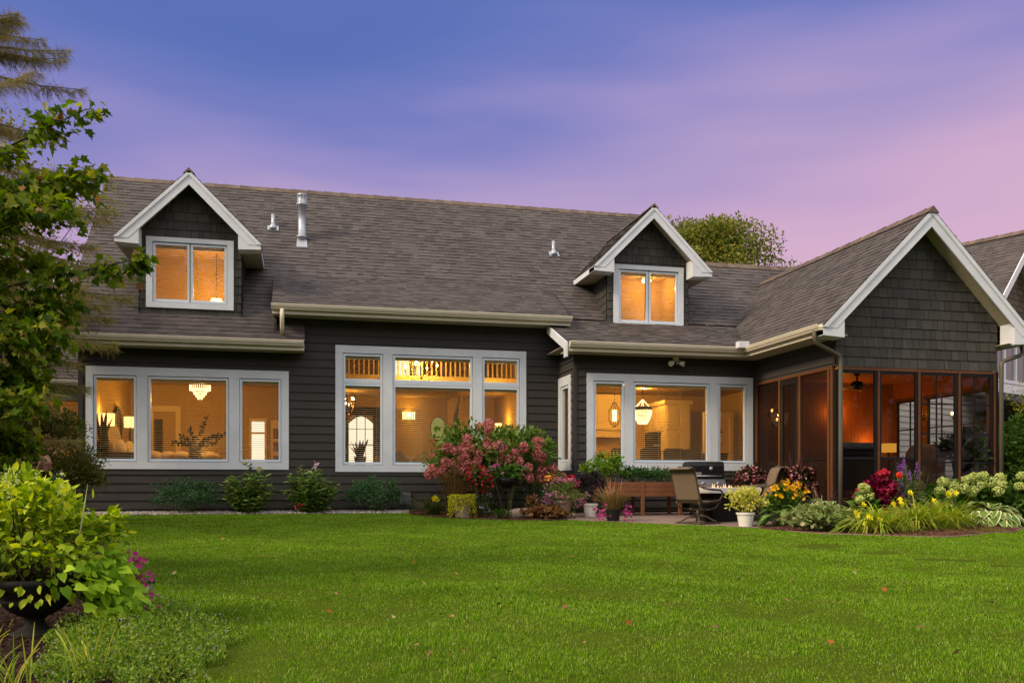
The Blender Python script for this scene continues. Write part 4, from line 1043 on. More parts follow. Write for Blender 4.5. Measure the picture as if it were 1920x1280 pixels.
mb = MB(); mb.ball((0, -.1, .02), .04); mb.build('bulb', M['bulb'], t); plight(t, (0, -.16, .05), 14, r=.045)
t = thing('oval_glass_panel', 'oval green leaded glass panel standing behind the middle pane', 'glass panel', (7.95, 4.0, 2.10))
mb = MB(); n = 24
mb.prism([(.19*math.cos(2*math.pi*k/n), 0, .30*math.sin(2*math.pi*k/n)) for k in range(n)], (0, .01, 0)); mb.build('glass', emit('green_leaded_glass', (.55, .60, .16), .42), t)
mb = MB(); mb.tube([(.2*math.cos(2*math.pi*k/n), -.005, .31*math.sin(2*math.pi*k/n)) for k in range(n+1)], .012, 6, caps=False); mb.beam((-.2, -.01, .0), (.2, -.01, .05), .012, .012); mb.beam((0, -.01, -.3), (0, -.01, .3), .012, .012); mb.beam((0, -.01, -.31), (0, -.01, -1.6), .03, .03); mb.build('frame', M['iron'], t)
t = thing('metal_sculpture', 'tall dark driftwood sculpture beside the oval glass panel', 'sculpture', (8.25, 3.0, FL))
mb = MB(); mb.tube([(-.15, 0, 0), (-.1, 0, .8), (0, .05, 1.3), (.02, 0, 1.9), (.12, 0, 2.42)], [.09, .07, .08, .06, .015], 8); mb.tube([(0, 0, 1.4), (-.15, 0, 1.25), (-.4, .0, 1.15)], [.04, .03, .01], 6); mb.build('body', M['darkwood'], t)
mb = MB(); mb.box(-.3, .2, -.15, .15, 0, .03); mb.build('base', M['darkwood'], t)
mb = MB(); mb.box(8.62, 8.72, 4.6, 6.58, FL, 3.1); part('stair_wall', mb, M['plaster'])
t = table_lamp(9.75, 4.7, 1.35, 2.12, .10, .20, 'small round lamp glowing above the red hydrangea in the right middle pane', 24)
t = thing('side_cabinet', 'cabinet carrying the small round lamp in the great room', 'cabinet', (9.7, 4.8, FL)); mb = MB(); mb.box(-.4, .3, -.2, .4, 0, .85); mb.build('body', M['cab'], t, bevel=.01); mb = MB(); mb.box(-.42, .32, -.22, .42, .85, .88); mb.build('top', M['darkwood'], t)
snake_plant((5.68, .6, 1.04-.06), .46, 14, .14, 'dark spiky plant at the bottom of the leftmost middle pane', .3)
t = thing('window_ledge', 'low dark plant stand inside the tall middle window', 'plant stand', (5.68, .6, FL)); mb = MB(); mb.box(-.3, .3, -.18, .18, .47, .51); mb.build('top', M['darkwood'], t)
for sx in (-.26, .26): mb = MB(); mb.box(sx-.02, sx+.02, -.15, .15, 0, .47); mb.build('leg', M['darkwood'], t)
t = thing('sofa', 'pale sofa with pillows low behind the middle pane', 'sofa', (7.0, 1.6, FL)); mb = MB(); mb.box(-.9, 1.0, -.3, .3, .1, .45); mb.build('seat', M['linen'], t, bevel=.05)
mb = MB(); mb.box(-.9, 1.0, .2, .45, .3, .82); mb.build('backrest', M['linen'], t, bevel=.06)
for i in range(2):
    mb = MB(); mb.obox((-.35+.62*i, .12, .68), (.8, 0, .6), (0, 1, 0), (-.6, 0, .8), .42, .14, .42); mb.build('pillow', mat('olive_pillow', (.22, .2, .09), rough=.9), t, bevel=.05)

# ---- kitchen
t = thing('lantern_pendant', 'open cage lantern pendant with bright candle tube in the right window', 'pendant lamp', (11.92, 1.2, 2.02))
fr = MB(); 
for k in range(6):
    a = k*math.pi/3; c, s = math.cos(a), math.sin(a)
    fr.tube([(0, 0, .0), (.09*c, .09*s, .06), (.15*c, .15*s, .18), (.15*c, .15*s, .42), (.08*c, .08*s, .5), (.03*c, .03*s, .62)], .007, 5)
for k in range(12): fr.beam((0, .02*(k % 2), .6+.05*k), (0, -.02*(k % 2), .65+.05*k), .012, .012)
fr.lathe([(0, 1.13), (.09, 1.13), (.09, 1.16), (0, 1.16)], n=14); fr.build('cage', M['iron'], t)
mb = MB(); mb.lathe([(0, .14), (.05, .14), (.05, .42), (0, .42)], n=12); mb.build('bulb', emit('candle_tube', (1, .66, .25), 7), t); plight(t, (0, 0, .3), 40, r=.045)
t = thing('bead_chandelier', 'white beaded basket chandelier hanging at left in the big kitchen pane', 'chandelier', (12.58, 1.0, 2.08))
mb = MB()
for k in range(40):
    a = 2*math.pi*k/40; c, s = math.cos(a), math.sin(a)
    for i in range(12):
        f = i/11; r = .225*math.cos(f*1.15)**.8; mb.ball((r*c, r*s, .36-.34*f), .012, 6, 4)
for k in range(6):
    a = 2*math.pi*k/6; mb.tube([(.22*math.cos(a), .22*math.sin(a), .40), (0, 0, .62)], .01, 6)
mb.build('bead', M['crystal'], t)
mb = MB(); mb.lathe([(.225, .35), (.235, .35), (.235, .43), (.225, .43)], n=30); mb.tube([(0, 0, .6), (0, 0, 1.1)], .008); mb.build('frame', M['iron'], t); plight(t, (0, 0, .3), 95, r=.045)
t = thing('kitchen_cabinet', 'tall cream kitchen cabinets with panelled doors behind the big right pane', 'cabinet', (14.2, 3.0, FL))
mb = MB(); mb.box(-.2, .5, -.1, 1.5, 0, 2.3); mb.prism([(-.2, -.1, 2.3), (.5, -.1, 2.3), (.5, 1.5, 2.3), (-.2, 1.5, 2.3)], (0, 0, .02)); mb.build('body', M['cab'], t)
mb = MB(); mb.box(-.26, .55, -.16, 1.55, 2.32, 2.42); mb.build('cornice', M['cab'], t)
for zz in ((1.62, 2.26), (.12, 1.55)):
    for k in range(3):
        mb = MB(); a = -.06+k*.52; mb.box(-.225, -.201, a, a+.48, zz[0], zz[1]); mb.box(-.235, -.225, a+.06, a+.42, zz[0]+.07, zz[1]-.07); mb.build('door', M['cab'], t, bevel=.004)
    for k in range(2):
        mb = MB(); a = -.17+k*.34; mb.box(a, a+.31, -.125, -.101, zz[0], zz[1]); mb.box(a+.05, a+.26, -.135, -.125, zz[0]+.07, zz[1]-.07); mb.build('door', M['cab'], t, bevel=.004)
t = thing('wall_oven', 'dark oven front beside the cream kitchen cabinets', 'oven', (13.88, 3.2, FL)); mb = MB(); mb.box(-.14, .1, 0, .6, 0, 1.58); mb.build('body', M['iron'], t, bevel=.01); mb = MB(); mb.tube([(-.14, -.03, 1.2), (.1, -.03, 1.2)], .012); mb.build('handle', M['metal'], t)
t = thing('range_hood', 'wide cream range hood with a mantel shelf behind the left kitchen pane', 'range hood', (12.7, 4.3, 1.95))
mb = MB(); mb.prism([(-.75, 0, .0), (.75, 0, .0), (.6, 0, .22), (-.6, 0, .22)], (0, .28, 0)); mb.box(-.6, .6, .02, .28, .22, 1.2); mb.build('hood', M['cab'], t); mb = MB(); mb.box(-.8, .8, -.05, .28, .20, .27); mb.build('mantel', M['cab'], t)
t = thing('wall_art', 'wrought iron scroll panel on the kitchen wall above the mantel', 'wall art', (12.0, 4.4, 2.45)); mb = MB(); mb.box(-.5, .5, 0, .02, -.2, -.18); mb.box(-.5, .5, 0, .02, .2, .22); mb.box(-.5, -.48, 0, .02, -.2, .2); mb.box(.48, .5, 0, .02, -.2, .2)
mb.tube([(.2*math.cos(k*.3), 0, .19*math.sin(k*.3)) for k in range(22)], .012, 5); mb.build('scroll', M['iron'], t)
m_seat = mat('dining_chair_dark', (.04, .026, .016), rough=.6)
dl = ['dark dining chair at the left edge of the big kitchen pane', 'dark dining chair in the middle of the big kitchen pane', 'dark dining chair in the right part of the big kitchen pane', 'dark dining chair behind the narrow left kitchen pane']
def dining_chair(loc, rz, label):
    t = thing('dining_chair', label, 'chair', loc, rz, 'dining chairs in the kitchen')
    mb = MB(); mb.prism([(-.24, 0, .5), (.24, 0, .5), (.27, 0, .96), (.2, 0, 1.0), (-.2, 0, 1.0), (-.27, 0, .96)], (0, .06, 0)); mb.build('backrest', m_seat, t)
    mb = MB(); mb.box(-.25, .25, .04, .5, .42, .5); mb.build('seat', m_seat, t, bevel=.02)
    for x in (-.23, .19):
        for y in (.02, .44): mb = MB(); mb.box(x, x+.04, y, y+.04, 0, .42); mb.build('leg', M['darkwood'], t)
for (x, y, rz), lb in zip(((12.58, .45, .05), (13.20, .5, -.05), (13.75, .8, -.6), (11.85, .5, .2)), dl): dining_chair((x, y, FL), rz, lb)
t = thing('dining_table', 'dark dining table behind the big kitchen pane', 'table', (12.9, 1.45, FL)); mb = MB(); mb.box(-.9, .9, -.4, .4, .70, .75); mb.build('tabletop', M['darkwood'], t)
for x in (-.85, .78):
    for y in (-.36, .3): mb = MB(); mb.box(x, x+.07, y, y+.07, 0, .7); mb.build('leg', M['darkwood'], t)
mb = MB(); mb.box(14.9, 15.0, 2.4, 2.55, FL, 2.55); mb.box(15.62, 15.72, 2.4, 2.55, FL, 2.55); mb.box(15.0, 15.62, 2.4, 2.55, 2.4, 2.55)
kd = part('kitchen_door', mb, M['cab']); mb = MB(); mb.box(15.0, 15.62, 2.46, 2.5, FL, 2.4); mb.build('leaf', M['cab'], kd); mb = MB(); mb.tube([(15.08, 2.45, 1.42), (15.08, 2.40, 1.42), (15.18, 2.40, 1.42)], .015); mb.build('handle', M['iron'], kd)
t = thing('orchid', 'dark potted orchid in the narrow right kitchen pane', 'plant', (14.1, .2, 1.35)); mb = MB(); mb.lathe([(0, 0), (.06, 0), (.09, .16), (0, .16)], n=12); mb.build('pot', M['darkwood'], t); mb = MB(); mb.tube([(0, 0, .1), (.02, 0, .4), (.1, 0, .56), (.2, 0, .52)], .006, 5); mb.build('stem', m_snake, t)
scatter('bloom', LEAF, [(.05+.03*i, 0, .5+.03*(i % 3)) for i in range(6)], rng.normal(0, 1, (6, 3)), rng.normal(0, 1, (6, 3)), .09, mat('dusky_orchid', (.25, .06, .03)), t)
scatter('foliage', LEAF, [(0, 0, .16)]*7, [(math.cos(a), math.sin(a), .4) for a in range(7)], [(0, 0, 1)]*7, .24, m_snake, t)
t = thing('kitchen_stool_table', 'dark cabinet under the orchid', 'cabinet', (14.1, .2, FL)); mb = MB(); mb.box(-.25, .25, -.2, .2, 0, .85); mb.build('body', M['darkwood'], t); mb = MB(); mb.box(-.27, .27, -.22, .22, .85, .88); mb.build('top', M['darkwood'], t)
mb = MB()
for x, y in ((12.9, 1.2), (12.6, 2.2), (11.2, 2.6), (13.4, 3.0)): mb.lathe([(0, 3.19), (.07, 3.19), (.07, 3.197), (0, 3.197)], (x, y, 0), 16)
part('recessed_light', mb, M['bulb'])
plight(house, (11.2, 2.6, 3.13), 42, r=.045)
plight(house, (13.4, 3.0, 3.13), 42, r=.045)
plight(house, (12.6, 2.2, 3.13), 40, r=.045)
plight(house, (9.3, 3.0, 3.0), 30, r=.045)
plight(house, (-2.0, 4.1, 2.5), 42, r=.045)
# loft rooms behind the dormers
for x, y, z, lb, p in ((2.55, 1.2, 4.62, 'bowl ceiling lamp shining low in the left dormer window', 30), (12.8, 1.3, 5.62, 'ceiling lamp inside the right dormer', 24)):
    t = thing('ceiling_lamp', lb, 'lamp', (x, y, z)); mb = MB(); mb.lathe([(0, 0), (.10, .02), (.13, .08), (.10, .12), (0, .13)], n=16); mb.build('bowl', emit('frosted_bowl', (1, .74, .36), 5), t)
    mb = MB(); mb.tube([(0, 0, .12), (0, 0, 1.1 if z < 5 else .15)], .008); mb.build('rod', M['iron'], t); plight(t, (0, -.15, -.12 if z > 5 else .2), p*1.6, r=.045)

# ---- inside the porch
PINKO = (1.0, .40, .05)
def porch_sconce_or_reflection(loc, label, power, dirv=(0, -1), reach=.14):
    t = thing('porch_sconce_or_reflection', label, 'wall lamp', loc); dx, dy = dirv; off = .22; mb = MB(); mb.tube([(0, 0, 0), (dx*reach*.6, dy*reach*.6, -.05), (dx*reach, dy*reach, .03)], .012, 6); mb.ball((0, 0, 0), .05, 10, 6, (1, .5, 1.3) if dx == 0 else (.5, 1, 1.3)); mb.build('bracket', M['iron'], t)
    mb = MB(); mb.ball((dx*reach, dy*reach, .09), .026, 8, 6, (1, 1, 1.5)); mb.build('bulb', emit('amber_bulb', (1, .55, .18), 10), t)
    plight(t, (dx*off, dy*off, .05), power, PINKO, .035)
porch_sconce_or_reflection((16.32, -1.27, 2.22), 'amber wall sconce on the pine wall hidden behind the porch corner post', 25)
porch_sconce_or_reflection((14.74, -1.27, 2.18), 'small added lamp imitating the upper reflected glow in the left porch screen', .8)  # no sconce here: added lamp in place of a reflection in the screen
porch_sconce_or_reflection((14.86, -1.28, 1.98), 'small added lamp imitating the lower reflected glow in the left porch screen', .5)  # likewise an added lamp for the second reflection
porch_sconce_or_reflection((17.985, -3.34, 2.02), 'small amber sconce on the far porch post', 5, (-1, 0), .1)
porch_sconce_or_reflection((17.985, -2.33, 2.10), 'amber sconce on the middle post of the far porch side', 3, (-1, 0), .1)
t = thing('porch_table_lamp', 'square yellow table lamp glowing inside the porch', 'lamp', (17.38, -1.9, .85))
mb = MB(); mb.prism([(-.12, -.12, .48), (.12, -.12, .48), (.12, .12, .48), (-.12, .12, .48)], (0, 0, .20)); mb.build('lamp_shade', emit('amber_shade', (1, .46, .06), .75), t); mb = MB(); mb.lathe([(0, 0), (.08, 0), (.03, .05), (.03, .48), (0, .48)], n=12); mb.build('base', M['darkwood'], t); plight(t, (-.15, .40, .72), 9, PINKO, .04)
t = thing('porch_side_table', 'dark side table under the square porch lamp', 'table', (17.38, -1.9, .1)); mb = MB(); mb.box(-.3, .3, -.25, .25, .7, .75); mb.build('tabletop', M['darkwood'], t)
for x in (-.27, .22):
    for y in (-.22, .18): mb = MB(); mb.box(x, x+.05, y, y+.04, 0, .7); mb.build('leg', M['darkwood'], t)
t = thing('ceiling_fan', 'dark ceiling fan with pale wooden blades under the porch ceiling', 'ceiling fan', (15.90, -2.9, 2.62), .5)
mb = MB(); mb.lathe([(0, .34), (.07, .34), (.05, .29), (.018, .28), (.018, .18), (.11, .16), (.13, .08), (.10, .0), (0, -.02)], n=18); mb.build('motor', M['iron'], t)
for k in range(5):
    mb = MB(); a = 2*math.pi*k/5+.4; c, s = math.cos(a), math.sin(a)
    mb.obox((c*.40, s*.40, .03), (c, s, 0), (-s, c, .22), (s*.22, -c*.22, 1), .46, .13, .012); mb.obox((c*.15, s*.15, .05), (c, s, 0), (-s, c, 0), (0, 0, 1), .12, .03, .01); mb.build('blade', mat('maple_blade', (.45, .24, .10), rough=.4), t)
t = thing('porch_sofa', 'dark slat-backed porch settee with grey cushions, seen from behind', 'settee', (15.72, -3.3, .1))
mb = MB(); mb.box(-.42, .42, -.02, .12, 1.22, 1.37); mb.build('headrest', mat('grey_blue_cushion', (.10, .11, .13), (.08, .09, .105), rough=.9, scale=9), t, bevel=.05)
mb = MB()
mb.box(-.40, .40, .05, .06, .40, 1.28)
for i in range(7): mb.box(-.40, .40, .02, .05, .45+i*.11, .52+i*.11)
for x in (-.42, .38): mb.box(x, x+.04, .0, .06, 0, 1.3); mb.box(x, x+.04, .6, .66, 0, .62); mb.box(x, x+.05, 0, .66, .58, .62)
mb.build('frame', M['black'], t); mb = MB(); mb.box(-.38, .38, .06, .62, .38, .5); mb.build('seat', mat('dark_cushion', (.05, .05, .055), rough=.9), t, bevel=.04)
t = thing('porch_armchair', 'grey upholstered porch armchair behind the gridded panes', 'armchair', (17.35, -3.0, .1), -.9)
m_up = mat('taupe_upholstery', (.21, .17, .15), (.17, .14, .125), rough=.95, scale=8)
mb = MB(); mb.box(-.36, .36, -.36, .36, .14, .48); mb.build('seat', m_up, t, bevel=.05)
mb = MB(); mb.prism([(-.4, .30, .4), (.4, .30, .4), (.42, .42, 1.2), (.3, .46, 1.38), (-.3, .46, 1.38), (-.42, .42, 1.2)], (0, .16, 0)); mb.build('backrest', m_up, t, bevel=.06)
for x in (-.46, .34): mb = MB(); mb.box(x, x+.12, -.36, .36, .14, .72); mb.build('armrest', m_up, t, bevel=.04)
for x in (-.38, .33):
    for y in (-.34, .3): mb = MB(); mb.box(x, x+.05, y, y+.05, 0, .14); mb.build('leg', M['darkwood'], t)
t = thing('patterned_pillow', 'pale pillow with reddish scroll pattern leaning on the porch armchair', 'pillow', (16.85, -3.0, .82)); mb = MB(); mb.ball((0, 0, .1), .25, 14, 9, (.9, .45, .95))
pm = mat('paisley_pillow', (.45, .40, .38), (.26, .12, .11), rough=.9, scale=9, detail=1); mb.build('cover', pm, t)
def simple_potted(name, loc, label, pot, ph, pr, n, leaf, lm, spread, hgt, cat='plant'):
    t = thing(name, label, cat, loc); mb = MB(); mb.lathe([(0, 0), (pr*.72, 0), (pr, ph), (pr*1.06, ph), (pr*1.06, ph-.02), (pr*.9, ph-.03), (0, ph-.04)], n=18); mb.build('pot', pot, t)
    a = rng.uniform(0, 6.28, n); f = rng.uniform(.1, 1, n); r = spread*f**.7; pos = np.stack([r*np.cos(a), r*np.sin(a), ph+rng.uniform(0, 1, n)**.7*hgt*(1-.5*f)], 1)
    ax = np.stack([np.cos(a), np.sin(a), rng.normal(.3, .4, n)], 1); scatter('foliage', LEAF, pos, ax, rng.normal(0, .4, (n, 3))+[0, 0, 1], leaf*rng.uniform(.6, 1.2, n), lm, t)
    return t
m_dkleaf = leafmat('shade_leaf', [(.012, .03, .008), (.03, .06, .015), (.05, .08, .02)], trans=.2)
simple_potted('porch_plant', (17.78, -2.0, .72), 'small plant in a white pot on the far porch ledge', M['white'], .20, .13, 120, .09, m_dkleaf, .22, .35)
t = simple_potted('porch_fern', (17.62, -3.95, .75), 'dark spiky plant in a black pot inside the right porch pane', M['black'], .35, .2, 260, .22, m_dkleaf, .38, .55)
t = thing('plant_stand', 'black stand under the spiky porch plant', 'plant stand', (17.62, -3.95, .1)); mb = MB(); mb.lathe([(0, .62), (.18, .62), (.18, .65), (0, .65)], n=16); mb.build('top', M['black'], t)
for k in range(3): mb = MB(); a = k*2.09; mb.tube([(.13*math.cos(a), .13*math.sin(a), .62), (.2*math.cos(a), .2*math.sin(a), 0)], .015, 6); mb.build('leg', M['black'], t)
# ================================================================ patio furniture
m_sling = mat('tan_sling_fabric', (.165, .118, .078), (.135, .097, .064), rough=.8, scale=60, bump=.15, bscale=300)
m_sframe = mat('bronze_chair_frame', (.085, .065, .048), rough=.4, metal=.3)
def swivel_chair():
    t = thing('swivel_patio_chair', 'tan sling chair left of the fire table, its back towards the lawn', 'chair', (0, 0, 0))
    prof = [(.30, .40), (.26, .435), (.12, .43), (-.08, .405), (-.20, .40), (-.27, .46), (-.31, .60), (-.36, .78), (-.41, .94), (-.45, 1.02), (-.50, 1.045), (-.55, 1.02)]
    mb = MB(); hw = .265; tk = .012
    for (y0, z0), (y1, z1) in zip(prof[:-1], prof[1:]):
        mb.add([(-hw, y0, z0), (hw, y0, z0), (hw, y1, z1), (-hw, y1, z1)], [(0, 1, 2, 3)], True)
        dz = Vector((0, -(z1-z0), y1-y0)).normalized()*tk
        mb.add([(-hw, y0+dz.y, z0+dz.z), (hw, y0+dz.y, z0+dz.z), (hw, y1+dz.y, z1+dz.z), (-hw, y1+dz.y, z1+dz.z)], [(3, 2, 1, 0)], True)
    mb.build('sling', m_sling, t)
    for s in (-1, 1):
        x = s*.28
        mb = MB(); mb.tube([(x, y, z) for y, z in prof], .017, 8); mb.build('side_rail', m_sframe, t)
        mb = MB(); mb.tube([(x, -.345, .72), (x*1.1, -.2, .665), (x*1.15, .05, .64), (x*1.15, .22, .635), (x*1.13, .30, .60), (x*1.1, .31, .52), (x*1.04, .25, .44), (x, .1, .425)], [.014, .016, .02, .02, .018, .015, .014, .014], 8); mb.build('armrest', m_sframe, t)
        mb = MB(); mb.tube([(x*.95, .27, .40), (x*.9, .20, .30), (x*.7, 0, .26), (x*.9, -.22, .30), (x*.95, -.30, .42)], .014, 8); mb.build('spring_bar', m_sframe, t)
    mb = MB(); mb.tube([(-.28, -.02, .27), (.28, -.02, .27)], .016, 8); mb.tube([(0, 0, .12), (0, 0, .28)], .03, 10); mb.build('swivel_post', m_sframe, t)
    mb = MB()
    for sx in (-1, 1):
        for sy in (-1, 1): mb.tube([(0, 0, .17), (sx*.10, sy*.10, .14), (sx*.2, sy*.2, .06), (sx*.27, sy*.27, .02)], .016, 7)
    for sy in (-.27, .27): mb.box(-.29, .29, sy-.025, sy+.025, .0, .03)
    for sx in (-.27, .27): mb.box(sx-.02, sx+.02, -.25, .25, .001, .026)
    mb.build('base', m_sframe, t)
    return t
ch0 = swivel_chair(); ch0.scale = (1.0, 1.0, .98); ch0['group'] = 'swivel chairs around the fire table'
def at_ground(x, y, dz=.02): return (x, y, float(gz(x, y))+dz)
def face(dx, dy): return math.atan2(-dx, dy)
ch0.location = at_ground(11.50, -4.52); ch0.rotation_euler.z = face(.90, .42)
for (x, y), d, lb in (((12.32, -3.22), (.80, -.60), 'tan sling swivel chair half hidden behind the front left one, turned to the flames'),
                      ((13.02, -3.75), (-.97, .22), 'tan sling swivel chair right of the fire table, beside the yellow daisies'),
                      ((13.42, -3.2), (-.70, .72), 'tan sling swivel chair behind the right one, only its dark back showing')):
    c = copy_tree(ch0); c.location = at_ground(x, y); c.rotation_euler.z = face(*d); c['label'] = lb
# --- fire table
t = thing('fire_table', 'low fire table with thick white top, dark box base and live gas flames', 'fire table', at_ground(12.22, -4.10), .12)
m_wtop = mat('white_stone_top', (.50, .48, .46), (.44, .42, .40), rough=.6, scale=8)
mb = MB(); mb.box(-.58, .58, -.38, -.14, .52, .63); mb.box(-.58, .58, .14, .38, .52, .63); mb.box(-.58, -.42, -.14, .14, .52, .63); mb.box(.42, .58, -.14, .14, .52, .63); mb.build('tabletop', m_wtop, t, bevel=.012)
mb = MB(); mb.box(-.40, .40, -.26, .26, .0, .52); mb.build('base', mat('dark_rattan', (.014, .011, .010), (.009, .007, .007), rough=.8, spec=.1, scale=30, bump=.4, bscale=90), t, bevel=.01)
mb = MB(); mb.box(-.42, .42, -.14, .14, .50, .57); mb.build('burner_tray', M['iron'], t)
mb = MB(); r = random.Random(3)
for i in range(60): mb.ball((r.uniform(-.4, .4), r.uniform(-.12, .12), .585), r.uniform(.012, .025), 6, 4)
mb.build('lava_glass', mat('lava_glass', (.14, .12, .11), rough=.3), t)
mb = MB()
for i in range(11):
    x, y = -.24+.46*i/10+r.uniform(-.02, .02), r.uniform(-.08, .08); h = r.uniform(.04, .11); a = r.uniform(-.04, .04)
    mb.tube([(x, y, .58), (x+a*.3, y, .60+h*.3), (x+a, y+a, .60+h*.65), (x+a*.5, y, .60+h)], [.010, .016, .008, .0008], 7)
mb.build('flame', M['flame'], t)
plight(t, (0, 0, .75), 5, (1, .5, .15), .1)
# --- grill
t = thing('gas_grill', 'black gas grill with domed lid and silver two-knob control panel', 'grill', at_ground(12.70, -2.15, -.02), .05, None, .92)
m_enam = mat('black_enamel', (.008, .008, .009), rough=.22, spec=.35)
mb = MB(); n = 10
prof = [(-.26, .86)]+[(-.26+.05-.05*math.cos(a), 1.12+.14*math.sin(a)) for a in [math.pi/2*k/5 for k in range(6)]]+[(.10, 1.26), (.2, 1.2), (.24, 1.05), (.24, .86)]
mb.prism([(-.42, y, z) for y, z in prof], (.84, 0, 0)); mb.build('lid', m_enam, t, bevel=.02)
mb = MB(); mb.tube([(-.33, -.31, .93), (.33, -.31, .93)], .014, 8); mb.tube([(-.3, -.31, .93), (-.3, -.25, .93)], .01, 6); mb.tube([(.3, -.31, .93), (.3, -.25, .93)], .01, 6); mb.build('lid_handle', M['metal'], t)
mb = MB(); mb.lathe([(0, 0), (.045, 0), (.045, .012), (0, .014)], n=20); o = mb.build('lid_badge', M['metal'], t); o.rotation_euler = (R_(90), 0, 0); o.location = (.08, -.262, 1.10)
mb = MB(); mb.box(-.34, -.17, -.266, -.258, .96, 1.02); mb.build('name_plate', mat('grey_name_plate', (.35, .35, .36), (.03, .03, .03), rough=.4, scale=45), t)
mb = MB(); mb.prism([(-.43, -.34, .66), (.43, -.34, .66), (.43, -.27, .86), (-.43, -.27, .86)], (0, .1, 0)); mb.build('control_panel', mat('brushed_steel', (.20, .20, .21), (.16, .16, .17), rough=.35, metal=.8, scale=20), t, bevel=.008)
for x in (-.16, .22):
    mb = MB(); mb.tube([(x, -.31, .76), (x, -.37, .745)], [.05, .045], 16); mb.build('knob', M['metal'], t)
mb = MB(); mb.box(-.42, .42, -.25, .22, .12, .66); mb.build('cart', M['black'], t, bevel=.01)
for sx in (-1, 1): mb = MB(); a, b = sorted((sx*.43, sx*.60)); mb.box(a, b, -.28, .2, .80, .85); mb.build('side_shelf', M['black'], t, bevel=.01)
for sx in (-.36, .36): mb = MB(); mb.tube([(sx-.03, -.2, .07), (sx+.03, -.2, .07)], .07, 14); mb.build('wheel', M['black'], t)
# outdoor outlet and cable on the wall behind: a part of the house
mb = MB(); mb.box(13.25, 13.40, -1.30, -1.245, .62, .72); part('outlet_cover', mb, mat('brown_outlet', (.10, .06, .05), rough=.5), bevel=.005)
# --- raised planter
t = thing('raised_planter', 'long reddish-brown wooden planter box on tall legs by the kitchen window', 'planter', at_ground(11.25, -2.1))
gzp = .69
mb = MB()
for i in range(3): mb.box(-.84, .84, -.30, -.27, .39+i*.1, .485+i*.1); mb.box(-.84, .84, .27, .30, .39+i*.1, .485+i*.1)
mb.build('side_board', M['wood'], t, bevel=.004)
mb = MB()
for i in range(3):
    for sx in (-.84, .81): mb.box(sx, sx+.03, -.27, .27, .39+i*.1, .485+i*.1)
mb.box(-.81, .81, -.27, .27, .40, .43); mb.build('end_board', M['wood'], t)
mb = MB(); mb.box(-.81, .81, -.27, .27, .43, .655); mb.build('soil', m_mulch, t)
for sx in (-.86, -.03, .80):
    for sy in (-.315, .255): mb = MB(); mb.box(sx, sx+.065, sy, sy+.06, 0, .70); mb.build('leg', M['wood'], t, bevel=.004)
# --- solar path lights
def path_light():
    t = thing('path_light', 'black-capped glass path light standing at the edge of the urn bed', 'path light', (0, 0, 0))
    mb = MB(); mb.lathe([(0, .235), (.038, .235), (.045, .20), (.042, .195), (0, .195)], n=16); mb.build('cap', M['black'], t)
    mb = MB(); mb.lathe([(.034, .11), (.036, .197)], n=16); mb.build('lens', glassmat('ribbed_lens', (.9, .86, .8), .9, veil=.35, veilcol=(.4, .36, .32)), t)
    mb = MB(); mb.lathe([(0, .105), (.036, .105), (.03, .115), (0, .118)], n=16); mb.tube([(0, 0, -.05), (0, 0, .11)], .011, 8); mb.build('stake', M['black'], t)
    return t
p0 = path_light(); p0.scale = (.78, .78, .78); p0['group'] = 'solar path lights'; p0.location = at_ground(3.28, -12.88, 0)
for (x, y), lb in (((9.50, -3.30), 'black-capped path light at the patio corner beside the pink petunias'), ((15.85, -6.55), 'path light half hidden under the big variegated hosta')):
    c = copy_tree(p0); c.location = at_ground(x, y, .0); c['label'] = lb
# ================================================================ plants
def rn(*s): return rng.normal(0, 1, s)
def unit(v): return v/np.maximum(np.linalg.norm(v, axis=1, keepdims=True), 1e-9)
def crown(n, rx, ry, h, z0, K, clump=.35, inner=.25, top=1.0):
    """leaf spots in uneven clumps through a dome; returns position and outward direction"""
    d = unit(rn(K, 3)); d[:, 2] = np.abs(d[:, 2])*1.25-.35; d = unit(d)
    rad = rng.uniform(.45, 1.0, K)**.6*rng.uniform(.82, 1.1, K)
    cc = d*rad[:, None]
    w = rng.uniform(.5, 1.4, K); k = rng.choice(K, n, p=w/w.sum())
    p = cc[k] + rn(n, 3)*clump*rng.uniform(.35, 1, (n, 1))*.62
    k2 = rng.random(n) < inner; p[k2] = unit(rn(k2.sum(), 3))*rng.uniform(.2, .9, (k2.sum(), 1))
    ln = np.linalg.norm(p, axis=1, keepdims=True); p = p*np.minimum(1, 1.12/np.maximum(ln, 1e-6))
    o = unit(p + 1e-6)
    q = np.stack([p[:, 0]*rx, p[:, 1]*ry, z0 + h*.5*(1+p[:, 2]*.98)], 1)
    return q, o, cc
MAPLE_H = [(0, 0), (.12, -.06), (.40, .02), (.30, .16), (.52, .46), (.33, .43), (.20, .50), (.22, .66), (.10, .68), (0, 1.0)]
MAPLE = ([(x, y, .16*abs(x)-.10*y*y) for x, y in MAPLE_H]+[(-x, y, .16*abs(x)-.10*y*y) for x, y in MAPLE_H[1:-1]],
         [tuple(range(10)), (9,)+tuple(range(17, 9, -1))+(0,)])
MAPLE2 = ([(x*.9, y, .34*abs(x)-.34*y*y) for x, y, z in MAPLE[0]], MAPLE[1])
HEART = ([(0, 0, 0), (.28, -.08, .06), (.42, .18, .09), (.30, .55, .06), (0, 1, -.08), (-.30, .55, .06), (-.42, .18, .09), (-.28, -.08, .06), (0, .4, -.02)],
         [(0, 1, 2, 8), (2, 3, 8), (3, 4, 8), (4, 5, 8), (5, 6, 8), (6, 7, 0, 8)])
NARROW = ([(0, 0, 0), (.09, .35, .02), (.08, .7, .0), (0, 1, -.05), (-.08, .7, .0), (-.09, .35, .02)], [(0, 1, 2, 3, 4, 5)])
